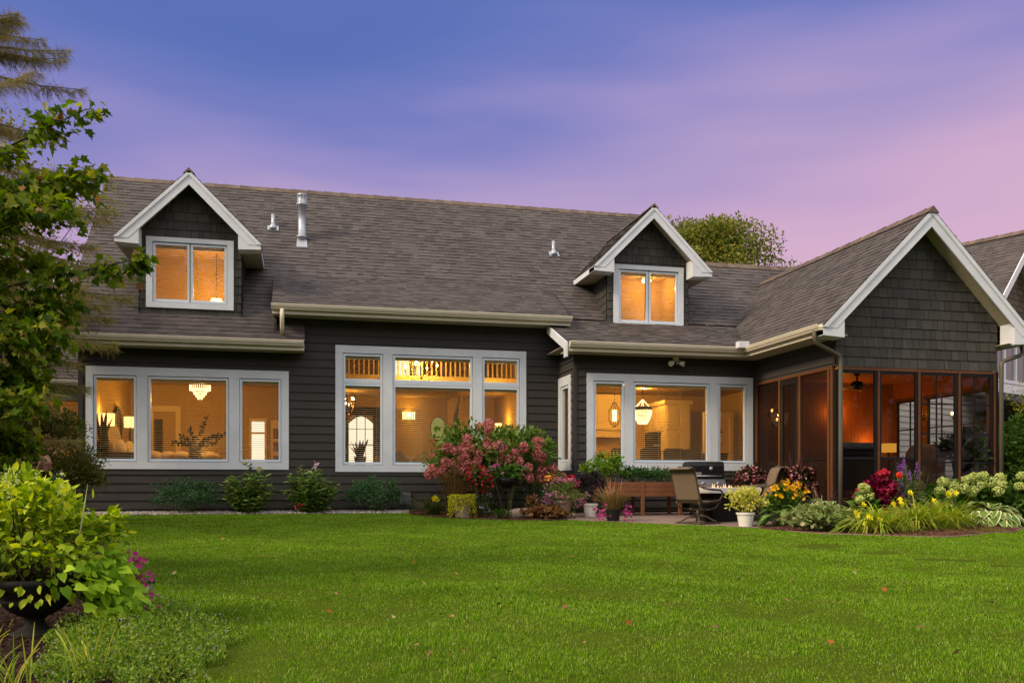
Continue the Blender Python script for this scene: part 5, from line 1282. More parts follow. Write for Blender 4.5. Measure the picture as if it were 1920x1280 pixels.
SMALL = ([(0, 0, 0), (.26, .45, .05), (0, 1, 0), (-.26, .45, .05)], [(0, 1, 2), (0, 2, 3)])
PETAL4 = ([(0, 0, .0), (.35, .35, .1), (0, .7, .12), (-.35, .35, .1), (.35, -.35, .1), (0, -.7, .12), (-.35, -.35, .1), (.7, 0, .12), (-.7, 0, .12)],
          [(0, 1, 2, 3), (0, 4, 7, 1), (0, 6, 5, 4), (0, 3, 8, 6)])
STAR = ([(0, 0, 0)]+[((.5 if k % 2 == 0 else .22)*math.sin(k*math.pi/6), (.5 if k % 2 == 0 else .22)*math.cos(k*math.pi/6), .12 if k % 2 == 0 else .04) for k in range(12)],
        [(0, k+1, (k+1) % 12+1) for k in range(12)])
TRUMPET = ([(0, 0, -.25)]+[((.5 if k % 2 == 0 else .30)*math.sin(k*math.pi/5), (.5 if k % 2 == 0 else .30)*math.cos(k*math.pi/5), .14 if k % 2 == 0 else .08) for k in range(10)],
           [(0, k+1, (k+1) % 10+1) for k in range(10)])

LM = {}
LM['dkshrub'] = leafmat('dark_shrub_leaf', [(.018, .055, .020), (.036, .095, .034), (.085, .165, .055)], trans=.2)
LM['weig'] = leafmat('foundation_shrub_leaf', [(.045, .095, .018), (.09, .17, .03), (.14, .23, .045), (.25, .30, .08)], trans=.25)
LM['hyd'] = leafmat('hydrangea_leaf', [(.03, .075, .010), (.07, .135, .016), (.12, .19, .028), (.22, .25, .08)], trans=.3)
LM['hydfl'] = leafmat('dusky_pink_floret', [(.29, .065, .065), (.45, .13, .125), (.56, .25, .22), (.35, .15, .10)], trans=.25, rough=.7)
LM['lime'] = leafmat('lime_leaf', [(.055, .105, .006), (.17, .26, .010), (.32, .40, .02), (.50, .50, .06)], trans=.36)
LM['vine'] = leafmat('lime_vine_leaf', [(.10, .21, .010), (.22, .36, .016), (.34, .46, .03)], trans=.4)
LM['basil'] = leafmat('basil_leaf', [(.06, .14, .012), (.12, .22, .02), (.20, .28, .04)], trans=.35)
LM['veg'] = leafmat('herb_leaf', [(.015, .05, .014), (.03, .085, .022), (.06, .12, .03)], trans=.25)
LM['black'] = leafmat('black_leaf', [(.010, .008, .012), (.022, .014, .020), (.03, .02, .02)], trans=.1)
LM['bronze'] = leafmat('bronze_leaf', [(.10, .045, .018), (.18, .085, .035), (.27, .14, .06), (.10, .07, .02)], trans=.25)
LM['magenta'] = leafmat('magenta_petal', [(.36, .02, .16), (.50, .05, .24), (.42, .09, .34)], trans=.3)
LM['pink'] = leafmat('soft_pink_petal', [(.42, .10, .20), (.52, .20, .28), (.35, .12, .3)], trans=.3)
LM['red'] = leafmat('red_petal', [(.34, .010, .025), (.46, .025, .05), (.40, .06, .09)], trans=.25)
LM['yellow'] = leafmat('yellow_petal', [(.80, .58, .012), (.86, .68, .03), (.78, .48, .012)], trans=.3)
LM['gold'] = leafmat('golden_daisy_petal', [(.62, .28, .005), (.75, .38, .008), (.6, .2, .005)], trans=.25)
LM['jenny'] = leafmat('creeping_jenny_leaf', [(.34, .34, .015), (.52, .48, .04), (.22, .22, .012)], trans=.35)
LM['strap'] = leafmat('daylily_blade', [(.08, .15, .012), (.17, .25, .02), (.27, .32, .035), (.42, .34, .08)], trans=.35)
LM['strapd'] = leafmat('dark_strap_blade', [(.035, .055, .010), (.06, .08, .015), (.10, .10, .03)], trans=.3)
LM['fount'] = leafmat('fountain_grass_blade', [(.09, .08, .02), (.16, .13, .04), (.20, .09, .04)], trans=.3)
LM['reddy'] = leafmat('reddish_grass', [(.10, .07, .02), (.16, .06, .03), (.09, .10, .02)], trans=.3)
LM['hosta'] = leafmat('hosta_leaf', [(.05, .11, .02), (.09, .16, .03), (.13, .20, .05)], trans=.25)
LM['hostae'] = leafmat('hosta_cream_margin', [(.52, .54, .26), (.62, .60, .34)], trans=.3)
LM['ger'] = leafmat('cranesbill_leaf', [(.06, .11, .025), (.12, .18, .04), (.20, .24, .08), (.34, .30, .15)], trans=.25)
LM['coleus'] = leafmat('burgundy_leaf', [(.045, .004, .010), (.10, .008, .02), (.20, .012, .04), (.30, .02, .06)], trans=.3)
LM['salv'] = leafmat('salvia_leaf', [(.06, .10, .03), (.11, .15, .05), (.18, .2, .08)], trans=.25)
LM['violet'] = leafmat('violet_petal', [(.10, .04, .18), (.18, .07, .28), (.14, .05, .2)], trans=.2)
LM['limefl'] = leafmat('lime_hydrangea_floret', [(.26, .32, .08), (.38, .43, .13), (.50, .52, .22)], trans=.3, rough=.7)
LM['green'] = leafmat('mid_green_leaf', [(.025, .065, .010), (.05, .11, .015), (.085, .15, .022)], trans=.3)
LM['yel2'] = leafmat('yellow_green_leaf', [(.30, .32, .04), (.44, .43, .07), (.56, .52, .16), (.2, .24, .03)], trans=.4)
LM['beg'] = leafmat('begonia_flower', [(.32, .045, .08), (.48, .14, .17), (.55, .28, .26), (.2, .02, .04)], trans=.2)
LM['begl'] = leafmat('begonia_dark_leaf', [(.03, .02, .012), (.05, .03, .018), (.03, .05, .015)], trans=.2)
LM['cord'] = leafmat('tan_spike_blade', [(.12, .08, .06), (.2, .14, .11), (.08, .055, .045)], trans=.2)
LM['mint'] = leafmat('catmint_leaf', [(.035, .085, .008), (.085, .16, .014), (.15, .225, .022), (.22, .27, .05)], trans=.35)
LM['mintfl'] = leafmat('catmint_flower', [(.22, .17, .26), (.30, .25, .32), (.25, .21, .22)], trans=.2)
LM['burn'] = leafmat('burning_bush_leaf', [(.03, .05, .010), (.06, .085, .014), (.10, .12, .02), (.18, .10, .03)], trans=.3)
m_stem = mat('green_stem', (.06, .09, .02), (.09, .07, .03), rough=.7)
m_bark = mat('grey_brown_bark', (.075, .055, .04), (.045, .034, .026), rough=.95, scale=12, bump=.6, bscale=30, stretch=(1, 1, .3))
m_terra = mat('black_pot', (.018, .016, .015), rough=.5); m_wpot = mat('white_pot', (.70, .68, .63), (.62, .60, .55), rough=.5, scale=5)
m_clay = mat('weathered_pale_pot', (.40, .30, .22), (.30, .22, .16), rough=.85, scale=7)

def stems(t, base_r, tips, r0=.008, n=None, m=None, z0=0.0, name='stem'):
    mb = MB()
    for p in tips[:n]:
        a = np.array([rng.normal(0, base_r), rng.normal(0, base_r), z0]); p = np.asarray(p); mid = a*.5+p*.5+np.array([0, 0, .06*np.linalg.norm(p-a)])
        mb.tube([a, mid, p], [r0, r0*.75, r0*.35], 5)
    return mb.build(name, m or m_stem, t)
def bush(name, label, cat, loc, rx, ry, h, n, leaf, m, z0=0.0, K=22, clump=.36, tmpl=SMALL, up=.35, jitter=.7, nstem=10, r0=.007, group=None, wide=1.0):
    t = thing(name, label, cat, loc, group=group)
    p, o, cc = crown(n, rx, ry, h, z0, K, clump)
    ax = o*np.array([1, 1, .6]) + rn(n, 3)*jitter + np.array([0, 0, up]); nr = o*.6 + rn(n, 3)*.5 + np.array([0, 0, .9])
    scatter('foliage', tmpl, p, ax, nr, leaf*rng.uniform(.6, 1.25, n), m, t, wide)
    tips = np.stack([cc[:, 0]*rx*.85, cc[:, 1]*ry*.85, z0+h*.5*(1+cc[:, 2]*.85)], 1); stems(t, min(rx, ry)*.18, tips, r0, nstem, z0=0)
    return t, p, o
def flowers(t, pts, dirs, size, m, tmpl=STAR, name='bloom', facing=.6, one=False):
    """up to a hundred flowers are parts of their own, a carpet of more is one part"""
    n = len(pts); nr = np.asarray(dirs)*facing + rn(n, 3)*.35 + np.array([0, -.25, .15]); ax = rn(n, 3); sz = size*rng.uniform(.75, 1.25, n); pts = np.asarray(pts, float)
    if one or n > 100:
        o = scatter(name, tmpl, pts, ax, nr, sz, m, t)
        if not one: o['kind'] = 'stuff'
        return o
    return [scatter(name, tmpl, pts[i:i+1], ax[i:i+1], nr[i:i+1], sz[i:i+1], m, t) for i in range(n)]
def outer(p, o, n, zmin=None):
    s = np.linalg.norm((p-p.mean(0))/(p.std(0)+1e-6), axis=1) + rng.uniform(0, .7, len(p))
    if zmin is not None: s = s - 5*(p[:, 2] < zmin)
    i = np.argsort(-s)[:n]; return p[i]+o[i]*.015, o[i]
def heads(t, centres, radii, npf, fsize, m, name='flower_head', squash=1.0):
    """round or conical flower heads, each a shell of small four-petalled florets"""
    for c, r in zip(centres, radii):
        d = unit(rn(npf, 3)); rr = r*rng.uniform(.72, 1.05, (npf, 1)); q = np.asarray(c)+d*rr*np.array([1, 1, squash])
        scatter(name, PETAL4, q, rn(npf, 3), d+rn(npf, 3)*.35, fsize*rng.uniform(.7, 1.2, npf), m, t)
def arching(name, t, n, base_r, L, w, rise, droop, m, seed=0, z0=0.0, segs=6, tilt=None, spread=1.0):
    r = np.random.default_rng(seed+100); f = np.linspace(0, 1, segs+1)
    a = r.uniform(0, 2*np.pi, n) if tilt is None else tilt+r.normal(0, .5, n); LL = L*r.uniform(.6, 1.15, n); s = spread*r.uniform(.25, 1.0, n)
    b = r.uniform(0, base_r, n)**.8; ba = r.uniform(0, 2*np.pi, n)
    bx, by = b*np.cos(ba), b*np.sin(ba)
    dd = droop*r.uniform(.6, 1.3, n)
    hx = bx[:, None]+np.cos(a)[:, None]*LL[:, None]*s[:, None]*(f**1.25)[None]; hy = by[:, None]+np.sin(a)[:, None]*LL[:, None]*s[:, None]*(f**1.25)[None]
    hz = z0+LL[:, None]*(rise*f[None]-dd[:, None]*s[:, None]*(f**2.2)[None])
    hz = np.maximum(hz, .01)
    wd = w*(np.sin(np.pi*np.clip(f*.86+.14, 0, 1))**.6); wd[-1] = .0006
    cx, cy = -np.sin(a), np.cos(a)
    Lf = np.stack([hx+cx[:, None]*wd[None], hy+cy[:, None]*wd[None], hz], -1); Rt = np.stack([hx-cx[:, None]*wd[None], hy-cy[:, None]*wd[None], hz+.004], -1)
    V = np.stack([Lf, Rt], 2).reshape(n, -1, 3); k = (segs+1)*2
    q = np.array([[2*i, 2*i+1, 2*i+3, 2*i+2] for i in range(segs)]).ravel()
    idx = (q[None]+(np.arange(n)*k)[:, None]).ravel(); tot = np.full(n*segs, 4)
    return np_mesh(name, V.reshape(-1, 3), np.arange(n*segs)*4, tot, idx, m, t)
def pot(t, r, h, m, z=0.0, rim=True):
    mb = MB(); p = [(0, z), (r*.74, z), (r*.97, z+h*.86)]
    p += [(r*1.06, z+h*.86), (r*1.08, z+h)] if rim else [(r, z+h)]
    p += [(r*.93, z+h), (r*.90, z+h*.9), (0, z+h*.9)]
    mb.lathe(p, n=24, sm=False); return mb.build('pot', m, t)
def G(x, y, dz=0.0): return (x, y, float(gz(x, y))+dz)

# ---- shrubs along the foundation
t, p, o = bush('boxwood_shrub', 'dark blue-green shrub under the left picture window, leftmost of the foundation row', 'shrub', G(2.10, -.50), .62, .42, .72, 4200, .048, LM['dkshrub'], K=34, clump=.3, up=.3)
bt, q_, _ = bush('boxwood_shrub', 'dark blue-green shrub beside the grey foundation vent', 'shrub', G(5.92, -.50), .60, .42, .76, 4200, .048, LM['dkshrub'], K=34, clump=.3, up=.4)
# long shoots of the left one
arching('shoot', t, 7, .12, .62, .004, .9, .35, LM['dkshrub'], 3, tilt=2.6)
sp = []
for i in range(60): f = rng.random(); sp.append((-.35-.35*f+rng.normal(0, .02), -.1+rng.normal(0, .04), .46+.16*f+rng.normal(0, .03)))
scatter('shoot_foliage', SMALL, sp, rn(60, 3)+[-.6, 0, .4], rn(60, 3)*.5+[0, 0, 1], .04, LM['dkshrub'], t)
def tall_leafy(label, loc, rx, h, nst, seed, bloom):
    """upright shrub of many leafy stems with opposite leaves"""
    t = thing('leafy_shrub', label, 'shrub', loc); r = np.random.default_rng(seed); P = []; A = []; Nn = []; mb = MB()
    for i in range(nst):
        a = r.uniform(0, 6.28); q = math.sqrt(r.random()); ex, ey = math.cos(a)*q*rx*.92, math.sin(a)*q*rx*.62; hh = h*(1-.45*q**2)*r.uniform(.52, 1.06)
        mb.tube([(ex*.25, ey*.25, 0), (ex*.7, ey*.7, hh*.5), (ex, ey, hh)], [.008, .006, .003], 5)
        n = int(hh*22)
        for k in range(n):
            f = .10+.9*k/n; c = (ex*(.25+.75*f**.8), ey*(.25+.75*f**.8), hh*f)
            b = (k % 2)*1.57+r.uniform(-.4, .4)
            for s in (0, math.pi): P.append(c); A.append((math.cos(b+s), math.sin(b+s), .25*(1-f)+r.normal(0, .22)+.15)); Nn.append((r.normal(0, .2), r.normal(0, .2)-.15, 1))
    mb.build('stem', m_stem, t); scatter('foliage', LEAF, P, A, Nn, r.uniform(.10, .165, len(P)), LM['weig'], t)
    return t
t = tall_leafy('light green leafy shrub below the right end of the left window', G(3.32, -.55), .58, 1.05, 44, 3, None)
heads(t, [(-.06, -.05, 1.05), (.22, -.1, .93)], [.05, .05], 50, .03, leafmat('cream_panicle', [(.35, .38, .2), (.5, .48, .32)]))
t = tall_leafy('tall leafy shrub topped by one pink lily, between the left and middle windows', G(4.60, -.58), .68, 1.06, 52, 5, None)
arching('spire', t, 3, .08, 1.05, .006, 1.0, .0, LM['weig'], 2, spread=.35)
flowers(t, [(.06+.035*math.cos(a), -.08+.03*math.sin(a), .985+.02*math.sin(2*a)) for a in np.linspace(0, 6, 9)], [(0, -.5, .6)]*9, .12, leafmat('pale_pink_lily', [(.52, .34, .42), (.62, .46, .52)]), NARROW, one=True)
flowers(t, [(-.34+.03*i, -.22, .14+.02*(i % 3)) for i in range(6)], [(0, -1, .2)]*6, .07, LM['red'], SMALL, 'red_leaf')

# ---- red hydrangea in front of the middle window
t, p, o = bush('panicle_hydrangea', 'wide old hydrangea covered in dusky pink flower heads in front of the middle window', 'hydrangea', G(8.22, -1.35), 1.30, .95, 1.40, 5600, .12, LM['hyd'], z0=.52, K=40, clump=.30, tmpl=LEAF, up=.2, nstem=22, r0=.014)
cs = [(-0.1, -0.5, 1.85), (-0.14, -0.62, 1.72), (-0.8, -0.63, 1.47), (-0.58, -0.66, 1.54), (-1.0, -0.59, 1.35), (-0.83, -0.68, 1.29), (-1.1, -0.57, 1.2), (-1.26, -0.44, 0.95), (-1.32, -0.34, 0.83), (-1.01, -0.63, 1.06), (-1.17, -0.53, 1.08), (-0.62, -0.76, 1.24), (-0.73, -0.74, 1.13), (-0.87, -0.69, 1.06), (-0.51, -0.8, 1.13), (-0.35, -0.81, 1.24), (-0.19, -0.76, 1.49), (-0.23, -0.81, 1.33), (-0.19, -0.84, 1.17), (-0.01, -0.81, 1.38), (0.06, -0.78, 1.45), (0.12, -0.81, 1.36), (-0.03, -0.83, 1.29), (0.06, -0.84, 1.2), (0.03, -0.85, 1.11), (0.22, -0.84, 1.13), (0.62, -0.61, 1.61), (0.87, -0.58, 1.51), (0.96, -0.53, 1.51), (0.58, -0.74, 1.38), (0.6, -0.76, 1.29), (0.89, -0.64, 1.36), (0.87, -0.68, 1.24), (0.97, -0.64, 1.2), (0.56, -0.79, 1.02), (0.67, -0.75, 0.97), (0.46, -0.81, 1.1), (0.71, -0.7, 0.77), (0.74, -0.64, 0.67), (-0.58, -0.78, 1.02), (-0.4, -0.82, 1.1), (-0.69, -0.74, 0.93), (-0.91, -0.65, 0.88), (-1.16, -0.51, 0.88), (-0.92, -0.61, 1.38), (-0.69, -0.72, 1.33), (-1.23, -0.4, 0.77), (-0.53, -0.75, 1.36), (-1.05, -0.59, 0.9), (-0.78, -0.72, 0.97), (0.24, -0.83, 0.99), (0.35, -0.81, 1.24)]
r = np.random.default_rng(17)
cs = [c for i, c in enumerate(cs) if i % 4 != 2] + [(x, abs(y)*.7, z) for x, y, z in cs[::6]]
rs = [r.uniform(.075, .122) for _ in cs]
heads(t, cs, rs, 210, .030, LM['hydfl'], squash=1.12)
t, p, o = bush('small_hydrangea', 'small dusky red hydrangea beside the narrow side window', 'hydrangea', G(9.45, -1.75), .30, .28, .55, 320, .10, LM['hyd'], z0=.4, K=10, tmpl=LEAF, nstem=6)
heads(t, [(rng.normal(0, .17), -.1+rng.normal(0, .1), .80+rng.normal(0, .09)) for _ in range(9)], [.10]*9, 90, .04, LM['hydfl'])
bush('pale_edged_shrub', 'green shrub with pale-edged leaves right of the red hydrangea', 'shrub', G(9.30, -1.05), .42, .3, .75, 620, .085, LM['hyd'], z0=.55, K=14, tmpl=LEAF)
bush('dark_yew', 'dark evergreen low under the right side of the red hydrangea', 'shrub', G(9.28, -.85), .5, .35, .85, 1700, .06, LM['dkshrub'], K=20, tmpl=NARROW, wide=1.3)

# ---- flower bed left of the patio
t = thing('daylily_clump', 'dark daylily clump with one yellow bloom at the left end of the hydrangea bed', 'daylily', G(7.02, -1.5)); arching('blade', t, 120, .10, .62, .010, .95, .85, LM['strapd'], 1)
flowers(t, [(.02, -.18, .38), (.06, -.2, .34), (-.02, -.2, .33)], [(0, -1, .4)]*3, .13, LM['yellow'], TRUMPET)
t = thing('reddish_grass', 'reddish feathery grass beside the red begonias under the hydrangea', 'grass', G(7.40, -2.1)); arching('blade', t, 260, .12, .92, .005, 1.0, .25, LM['reddy'], 2, spread=.5)
p, o, _ = crown(500, .26, .22, .62, .42, 10); scatter('foliage', NARROW, p, rn(500, 3)*.4+[0, 0, 1], rn(500, 3), .09, LM['reddy'], t)
t = thing('creeping_jenny_pot', 'pale pot hidden by a yellow curtain of creeping jenny', 'potted plant', G(7.50, -2.3)); pot(t, .20, .40, m_clay)
P = []; A = []
for k in range(84):
    a = rng.uniform(math.pi*.75, math.pi*2.1); L = .06+.42*rng.random()**1.1
    for j in range(22): f = j/22; P.append(((.215+.06*f)*math.cos(a)+rng.normal(0, .016), (.21+.05*f)*math.sin(a)+rng.normal(0, .016), .46-L*f+.03*math.sin(f*3))); A.append((math.cos(a), math.sin(a), -.4+rng.normal(0, .4)))
for k in range(260): a = rng.uniform(0, 6.28); q = .22*math.sqrt(rng.random()); P.append((q*math.cos(a), q*math.sin(a), .42+rng.uniform(0, .05))); A.append((math.cos(a), math.sin(a), .2))
scatter('foliage', HEART, P, A, rn(len(P), 3)*.5+[0, -.5, .7], rng.uniform(.018, .036, len(P)), LM['jenny'], t)
t, p, o = bush('red_begonia', 'bright red begonia flowers spilling left of the black flower stand', 'begonia', G(7.82, -2.4), .32, .25, .56, 620, .065, LM['green'], z0=.46, K=14, tmpl=HEART, nstem=8)
q, d = outer(p, o, 200); flowers(t, q, d, .050, LM['red'], PETAL4)
t, p, o = bush('violet_pansy', 'small violet pansies under the red begonias', 'pansy', G(7.92, -2.42), .2, .18, .40, 220, .045, LM['green'], z0=.08, K=8)
q, d = outer(p, o, 26); flowers(t, q, d, .06, leafmat('pansy_petal', [(.16, .08, .26), (.42, .36, .5), (.1, .04, .2)]), TRUMPET)
bush('white_alyssum', 'low green plants with tiny white flowers at the foot of the flower stand', 'plant', G(8.18, -2.75), .26, .2, .20, 420, .035, LM['green'], K=10)
t = thing('flower_stand', 'thin black iron flower stand holding a dark bowl of pink geraniums', 'flower stand', G(8.10, -2.9))
mb = MB(); mb.tube([(0, 0, -.05), (0, 0, 1.40), (.03, 0, 1.47), (.09, 0, 1.48), (.12, 0, 1.42), (.11, 0, 1.37)], .011, 7); mb.tube([(0, 0, .66), (.07, -.04, .66), (.16, -.05, .70)], .009, 6); mb.build('pole', M['iron'], t)
mb = MB(); mb.lathe([(0, .60), (.10, .62), (.20, .70), (.245, .80), (.235, .80), (.19, .72), (.0, .70)], (.17, -.06, 0), 22); mb.build('bowl', M['black'], t)
t, p, o = bush('pink_geranium', 'pink and magenta geraniums in the dark bowl of the iron stand', 'geranium', G(8.27, -2.96), .37, .28, .34, 560, .075, LM['green'], z0=.72, K=14, tmpl=HEART, nstem=6)
q, d = outer(p, o, 80, .86); flowers(t, q, d, .05, LM['magenta'], PETAL4)
t = thing('boulder', 'flat pale boulder lying between the flower stand and the bronze leaves', 'boulder', G(8.68, -2.45)); mb = MB(); mb.ball((0, 0, .08), .34, 16, 10, (1, .62, .40))
bo = mb.build('stone', mat('pinkish_boulder', (.34, .25, .20), (.20, .15, .12), rough=.95, scale=5, bump=.5, bscale=18), t)
for v in bo.data.vertices: c = v.co; v.co = Vector((c.x*(1+.12*math.sin(c.y*17+c.z*9)), c.y*(1+.1*math.sin(c.x*11)), min(c.z+.02*math.sin(c.x*9+c.y*7), .19)))
t = thing('small_boulder', 'smaller brown boulder in front of the flat pale one', 'boulder', G(8.50, -2.75)); mb = MB(); mb.ball((0, 0, .04), .17, 12, 8, (1, .7, .5)); mb.build('stone', mat('brown_boulder', (.20, .14, .11), (.13, .09, .07), rough=.95, scale=7, bump=.5), t)
bush('bronze_coral_bells', 'bronze-leaved coral bells along the lawn edge right of the boulder', 'coral bells', G(9.02, -3.0), .46, .24, .24, 620, .085, LM['bronze'], K=16, tmpl=HEART, up=.5)
bush('bronze_coleus', 'upright bronze coleus behind the boulder', 'coleus', G(8.95, -2.2), .18, .15, .5, 160, .08, LM['bronze'], K=7, tmpl=LEAF)
t = thing('petunia_pot', 'weathered pale pot overflowing with a round mass of pink petunias', 'potted plant', G(9.42, -2.72)); pot(t, .19, .36, m_clay)
p, o, _ = crown(1900, .48, .40, .66, .12, 26, .3); scatter('foliage', SMALL, p, o+rn(1900, 3)*.7, o+rn(1900, 3)*.6, .045, leafmat('petunia_leaf', [(.05, .09, .02), (.10, .14, .03), (.15, .18, .05)]), t)
q, d = outer(p, o, 330); flowers(t, q, d, .05, LM['pink'], TRUMPET)
t = thing('orange_zinnia', 'orange flowers above the left side of the pink petunias', 'plant', G(9.22, -2.5)); arching('stem', t, 24, .08, .82, .005, 1, .1, LM['green'], 4, spread=.3)
flowers(t, [(rng.normal(0, .09), -.1+rng.normal(0, .05), .80+rng.normal(0, .035)) for _ in range(26)], [(0, -.4, 1)]*26, .07, leafmat('orange_petal', [(.62, .22, .02), (.7, .34, .05)]), STAR)
t = thing('red_geranium', 'red geranium heads behind the pink petunias', 'geranium', G(9.70, -2.4)); arching('stem', t, 14, .06, .75, .005, 1, .1, LM['green'], 5, spread=.3); heads(t, [(0, -.05, .78), (-.12, -.05, .72), (.08, -.05, .66), (.2, 0, .70)], [.075]*4, 60, .035, LM['red'])
t = thing('white_pot_dark_plant', 'plain white pot with nearly black foliage at the left patio edge', 'potted plant', G(10.08, -2.5, .02)); pot(t, .145, .27, m_wpot)
p, o, _ = crown(900, .27, .24, .62, .26, 14, .4); scatter('foliage', LEAF, p, o+rn(900, 3)*.6, rn(900, 3)*.6+[0, 0, 1], .06, LM['black'], t)
t = thing('black_pot_grass', 'black pot of tawny fountain grass with magenta petunias, standing on the lawn edge', 'potted plant', G(10.15, -3.68, .01)); pot(t, .15, .24, m_terra)
arching('blade', t, 420, .09, .46, .0035, 1.0, .5, LM['fount'], 6, z0=.2, spread=.8); arching('plume', t, 46, .06, .62, .006, 1.05, .35, leafmat('tan_plume', [(.30, .15, .08), (.38, .2, .12), (.25, .10, .06)]), 7, z0=.2, spread=.75)
P = np.concatenate([np.stack([s*.26+rng.normal(0, .07, 60), rng.normal(-.05, .08, 60), .16+rng.normal(0, .07, 60)], 1) for s in (-1, 1)]); scatter('petunia_leaf', SMALL, P, rn(120, 3), rn(120, 3), .05, LM['green'], t)
flowers(t, P[::2]+[0, -.03, 0], rn(60, 3)*.3+[0, -1, 0], .06, LM['magenta'], TRUMPET)

# ---- in the raised planter
zp = float(gz(11.25, -2.1))+.02+.655
bush('basil_plant', 'bushy bright green basil at the left end of the wooden planter', 'herb', (10.52, -2.12, zp), .46, .30, .62, 2000, .065, LM['basil'], K=24, tmpl=LEAF, clump=.3)
for x, s, lb in ((11.15, .34, 'dark green herbs with a few pink blooms in the middle of the wooden planter'), (11.78, .32, 'dark green leafy herbs at the right end of the wooden planter')):
    t, p, o = bush('planter_herbs', lb, 'herb', (x, -2.12, zp), s, .26, .36 if s < .33 else .34, 900, .055, LM['veg'], K=20, tmpl=LEAF, clump=.4)
    arching('sprig', t, 12, .2, .40, .004, 1, .3, LM['veg'], int(x*10), spread=.4); q, d = outer(p, o, 10); flowers(t, q, d, .05, leafmat('coral_bloom', [(.5, .10, .08), (.5, .2, .2)]), STAR)
# ---- yellow plant in a white pot
t = thing('white_pot_yellow_plant', 'white pot of pale yellow-green leafy plant in front of the fire table', 'potted plant', G(12.06, -5.28, .015)); pot(t, .155, .25, m_wpot)
p, o, _ = crown(1150, .35, .30, .50, .20, 24, .34); scatter('foliage', LEAF, p, o+rn(1150, 3)*.7+[0, 0, -.1], o*.5+rn(1150, 3)*.4+[0, -.2, .8], .062*rng.uniform(.6, 1.2, 1150), LM['yel2'], t)

# ---- big right bed
t = thing('black_eyed_susan', 'tall clump of golden black-eyed susans beside the right patio chair', 'flowers', G(13.05, -4.9)); arching('stem', t, 70, .18, .78, .005, 1, .12, LM['green'], 8, spread=.5)
p, o, _ = crown(900, .36, .3, .66, .02, 18); scatter('foliage', LEAF, p, o+rn(900, 3)*.6, rn(900, 3)*.5+[0, 0, 1], .08, LM['green'], t)
n = 98; a = rng.uniform(0, 6.28, n); q = np.sqrt(rng.random(n)); P = np.stack([.42*q*np.cos(a), .3*q*np.sin(a)-.08, .52+.36*(1-q*.6)-.22*rng.random(n)], 1)
m_eye = mat('dark_daisy_eye', (.03, .012, .006))
for p, d in zip(P, flowers(t, P, np.tile([0, -.55, .8], (n, 1)), .088, LM['gold'], STAR, 'daisy')): scatter('eye', PETAL4, [p+np.array([0, -.012, .014])], rn(1, 3), [(0, -.5, .8)], .022, m_eye, d)
def hosta(name, label, loc, n, L, w, seed, edge=True, rx=.3, m=None):
    """big ribbed leaves on arching stalks, with a pale rim as a second surface"""
    t = thing(name, label, 'hosta', loc); r = np.random.default_rng(seed); f = np.linspace(0, 1, 7)
    prof = np.array([.10, .62, .95, 1.0, .82, .5, .02])
    a = r.uniform(0, 6.28, n); k = np.sqrt(r.uniform(.02, 1, n)); LL = L*r.uniform(.75, 1.15, n)
    V, F, VE, FE = [], [], [], []
    for i in range(n):
        dx, dy = math.cos(a[i]), math.sin(a[i]); b = np.array([dx*k[i]*rx, dy*k[i]*rx, .10+(1-k[i])*.30+r.normal(0, .03)]); ww = w*LL[i]/L*r.uniform(.85, 1.1); up = .55*(1-k[i])+.15
        for e, (sc, VV, FF, dz) in enumerate(((.74 if edge else 1.0, V, F, .004), (1.0, VE, FE, 0))):
            if e and not edge: break
            b0 = len(VV)
            for j, ff in enumerate(f):
                h = ff*LL[i]; c = b+np.array([dx*h*.92, dy*h*.92, up*h-1.15*ff*ff*LL[i]*.55+dz])
                for s, zz in ((-1, .16), (0, 0), (1, .16)): VV.append(tuple(c+np.array([-dy*s*ww*prof[j]*sc, dx*s*ww*prof[j]*sc, zz*ww*prof[j]*sc*abs(s)])))
            for j in range(6):
                for s in (0, 1): FF.append((b0+j*3+s, b0+j*3+s+1, b0+(j+1)*3+s+1, b0+(j+1)*3+s))
    for nm, VV, FF, mm in (('leaf', V, F, m or LM['hosta']), ('leaf_margin', VE, FE, LM['hostae'])):
        if VV:
            mb = MB(); mb.add(VV, FF, True); mb.build(nm, mm, t)
    stems(t, .05, [(math.cos(a[i])*k[i]*rx, math.sin(a[i])*k[i]*rx, .12+(1-k[i])*.28) for i in range(n)], .006)
    return t
hosta('plain_hosta', 'plain green hosta below the golden daisies at the left tip of the bed', G(12.62, -5.45), 30, .30, .085, 1, False, .22)
hosta('variegated_hosta', 'cream-edged hosta behind the cranesbill mound, the smaller of the two', G(13.30, -5.85, .08), 60, .30, .085, 2, True, .26)
hosta('variegated_hosta', 'large cream-edged hosta at the right end of the bed', G(16.45, -6.05), 84, .42, .115, 3, True, .36)
t, p, o = bush('cranesbill_mound', 'low mound of lobed olive leaves at the front left of the right bed', 'ground cover', G(12.75, -6.55), .62, .46, .46, 1500, .085, LM['ger'], K=34, clump=.26, tmpl=MAPLE, up=.6)
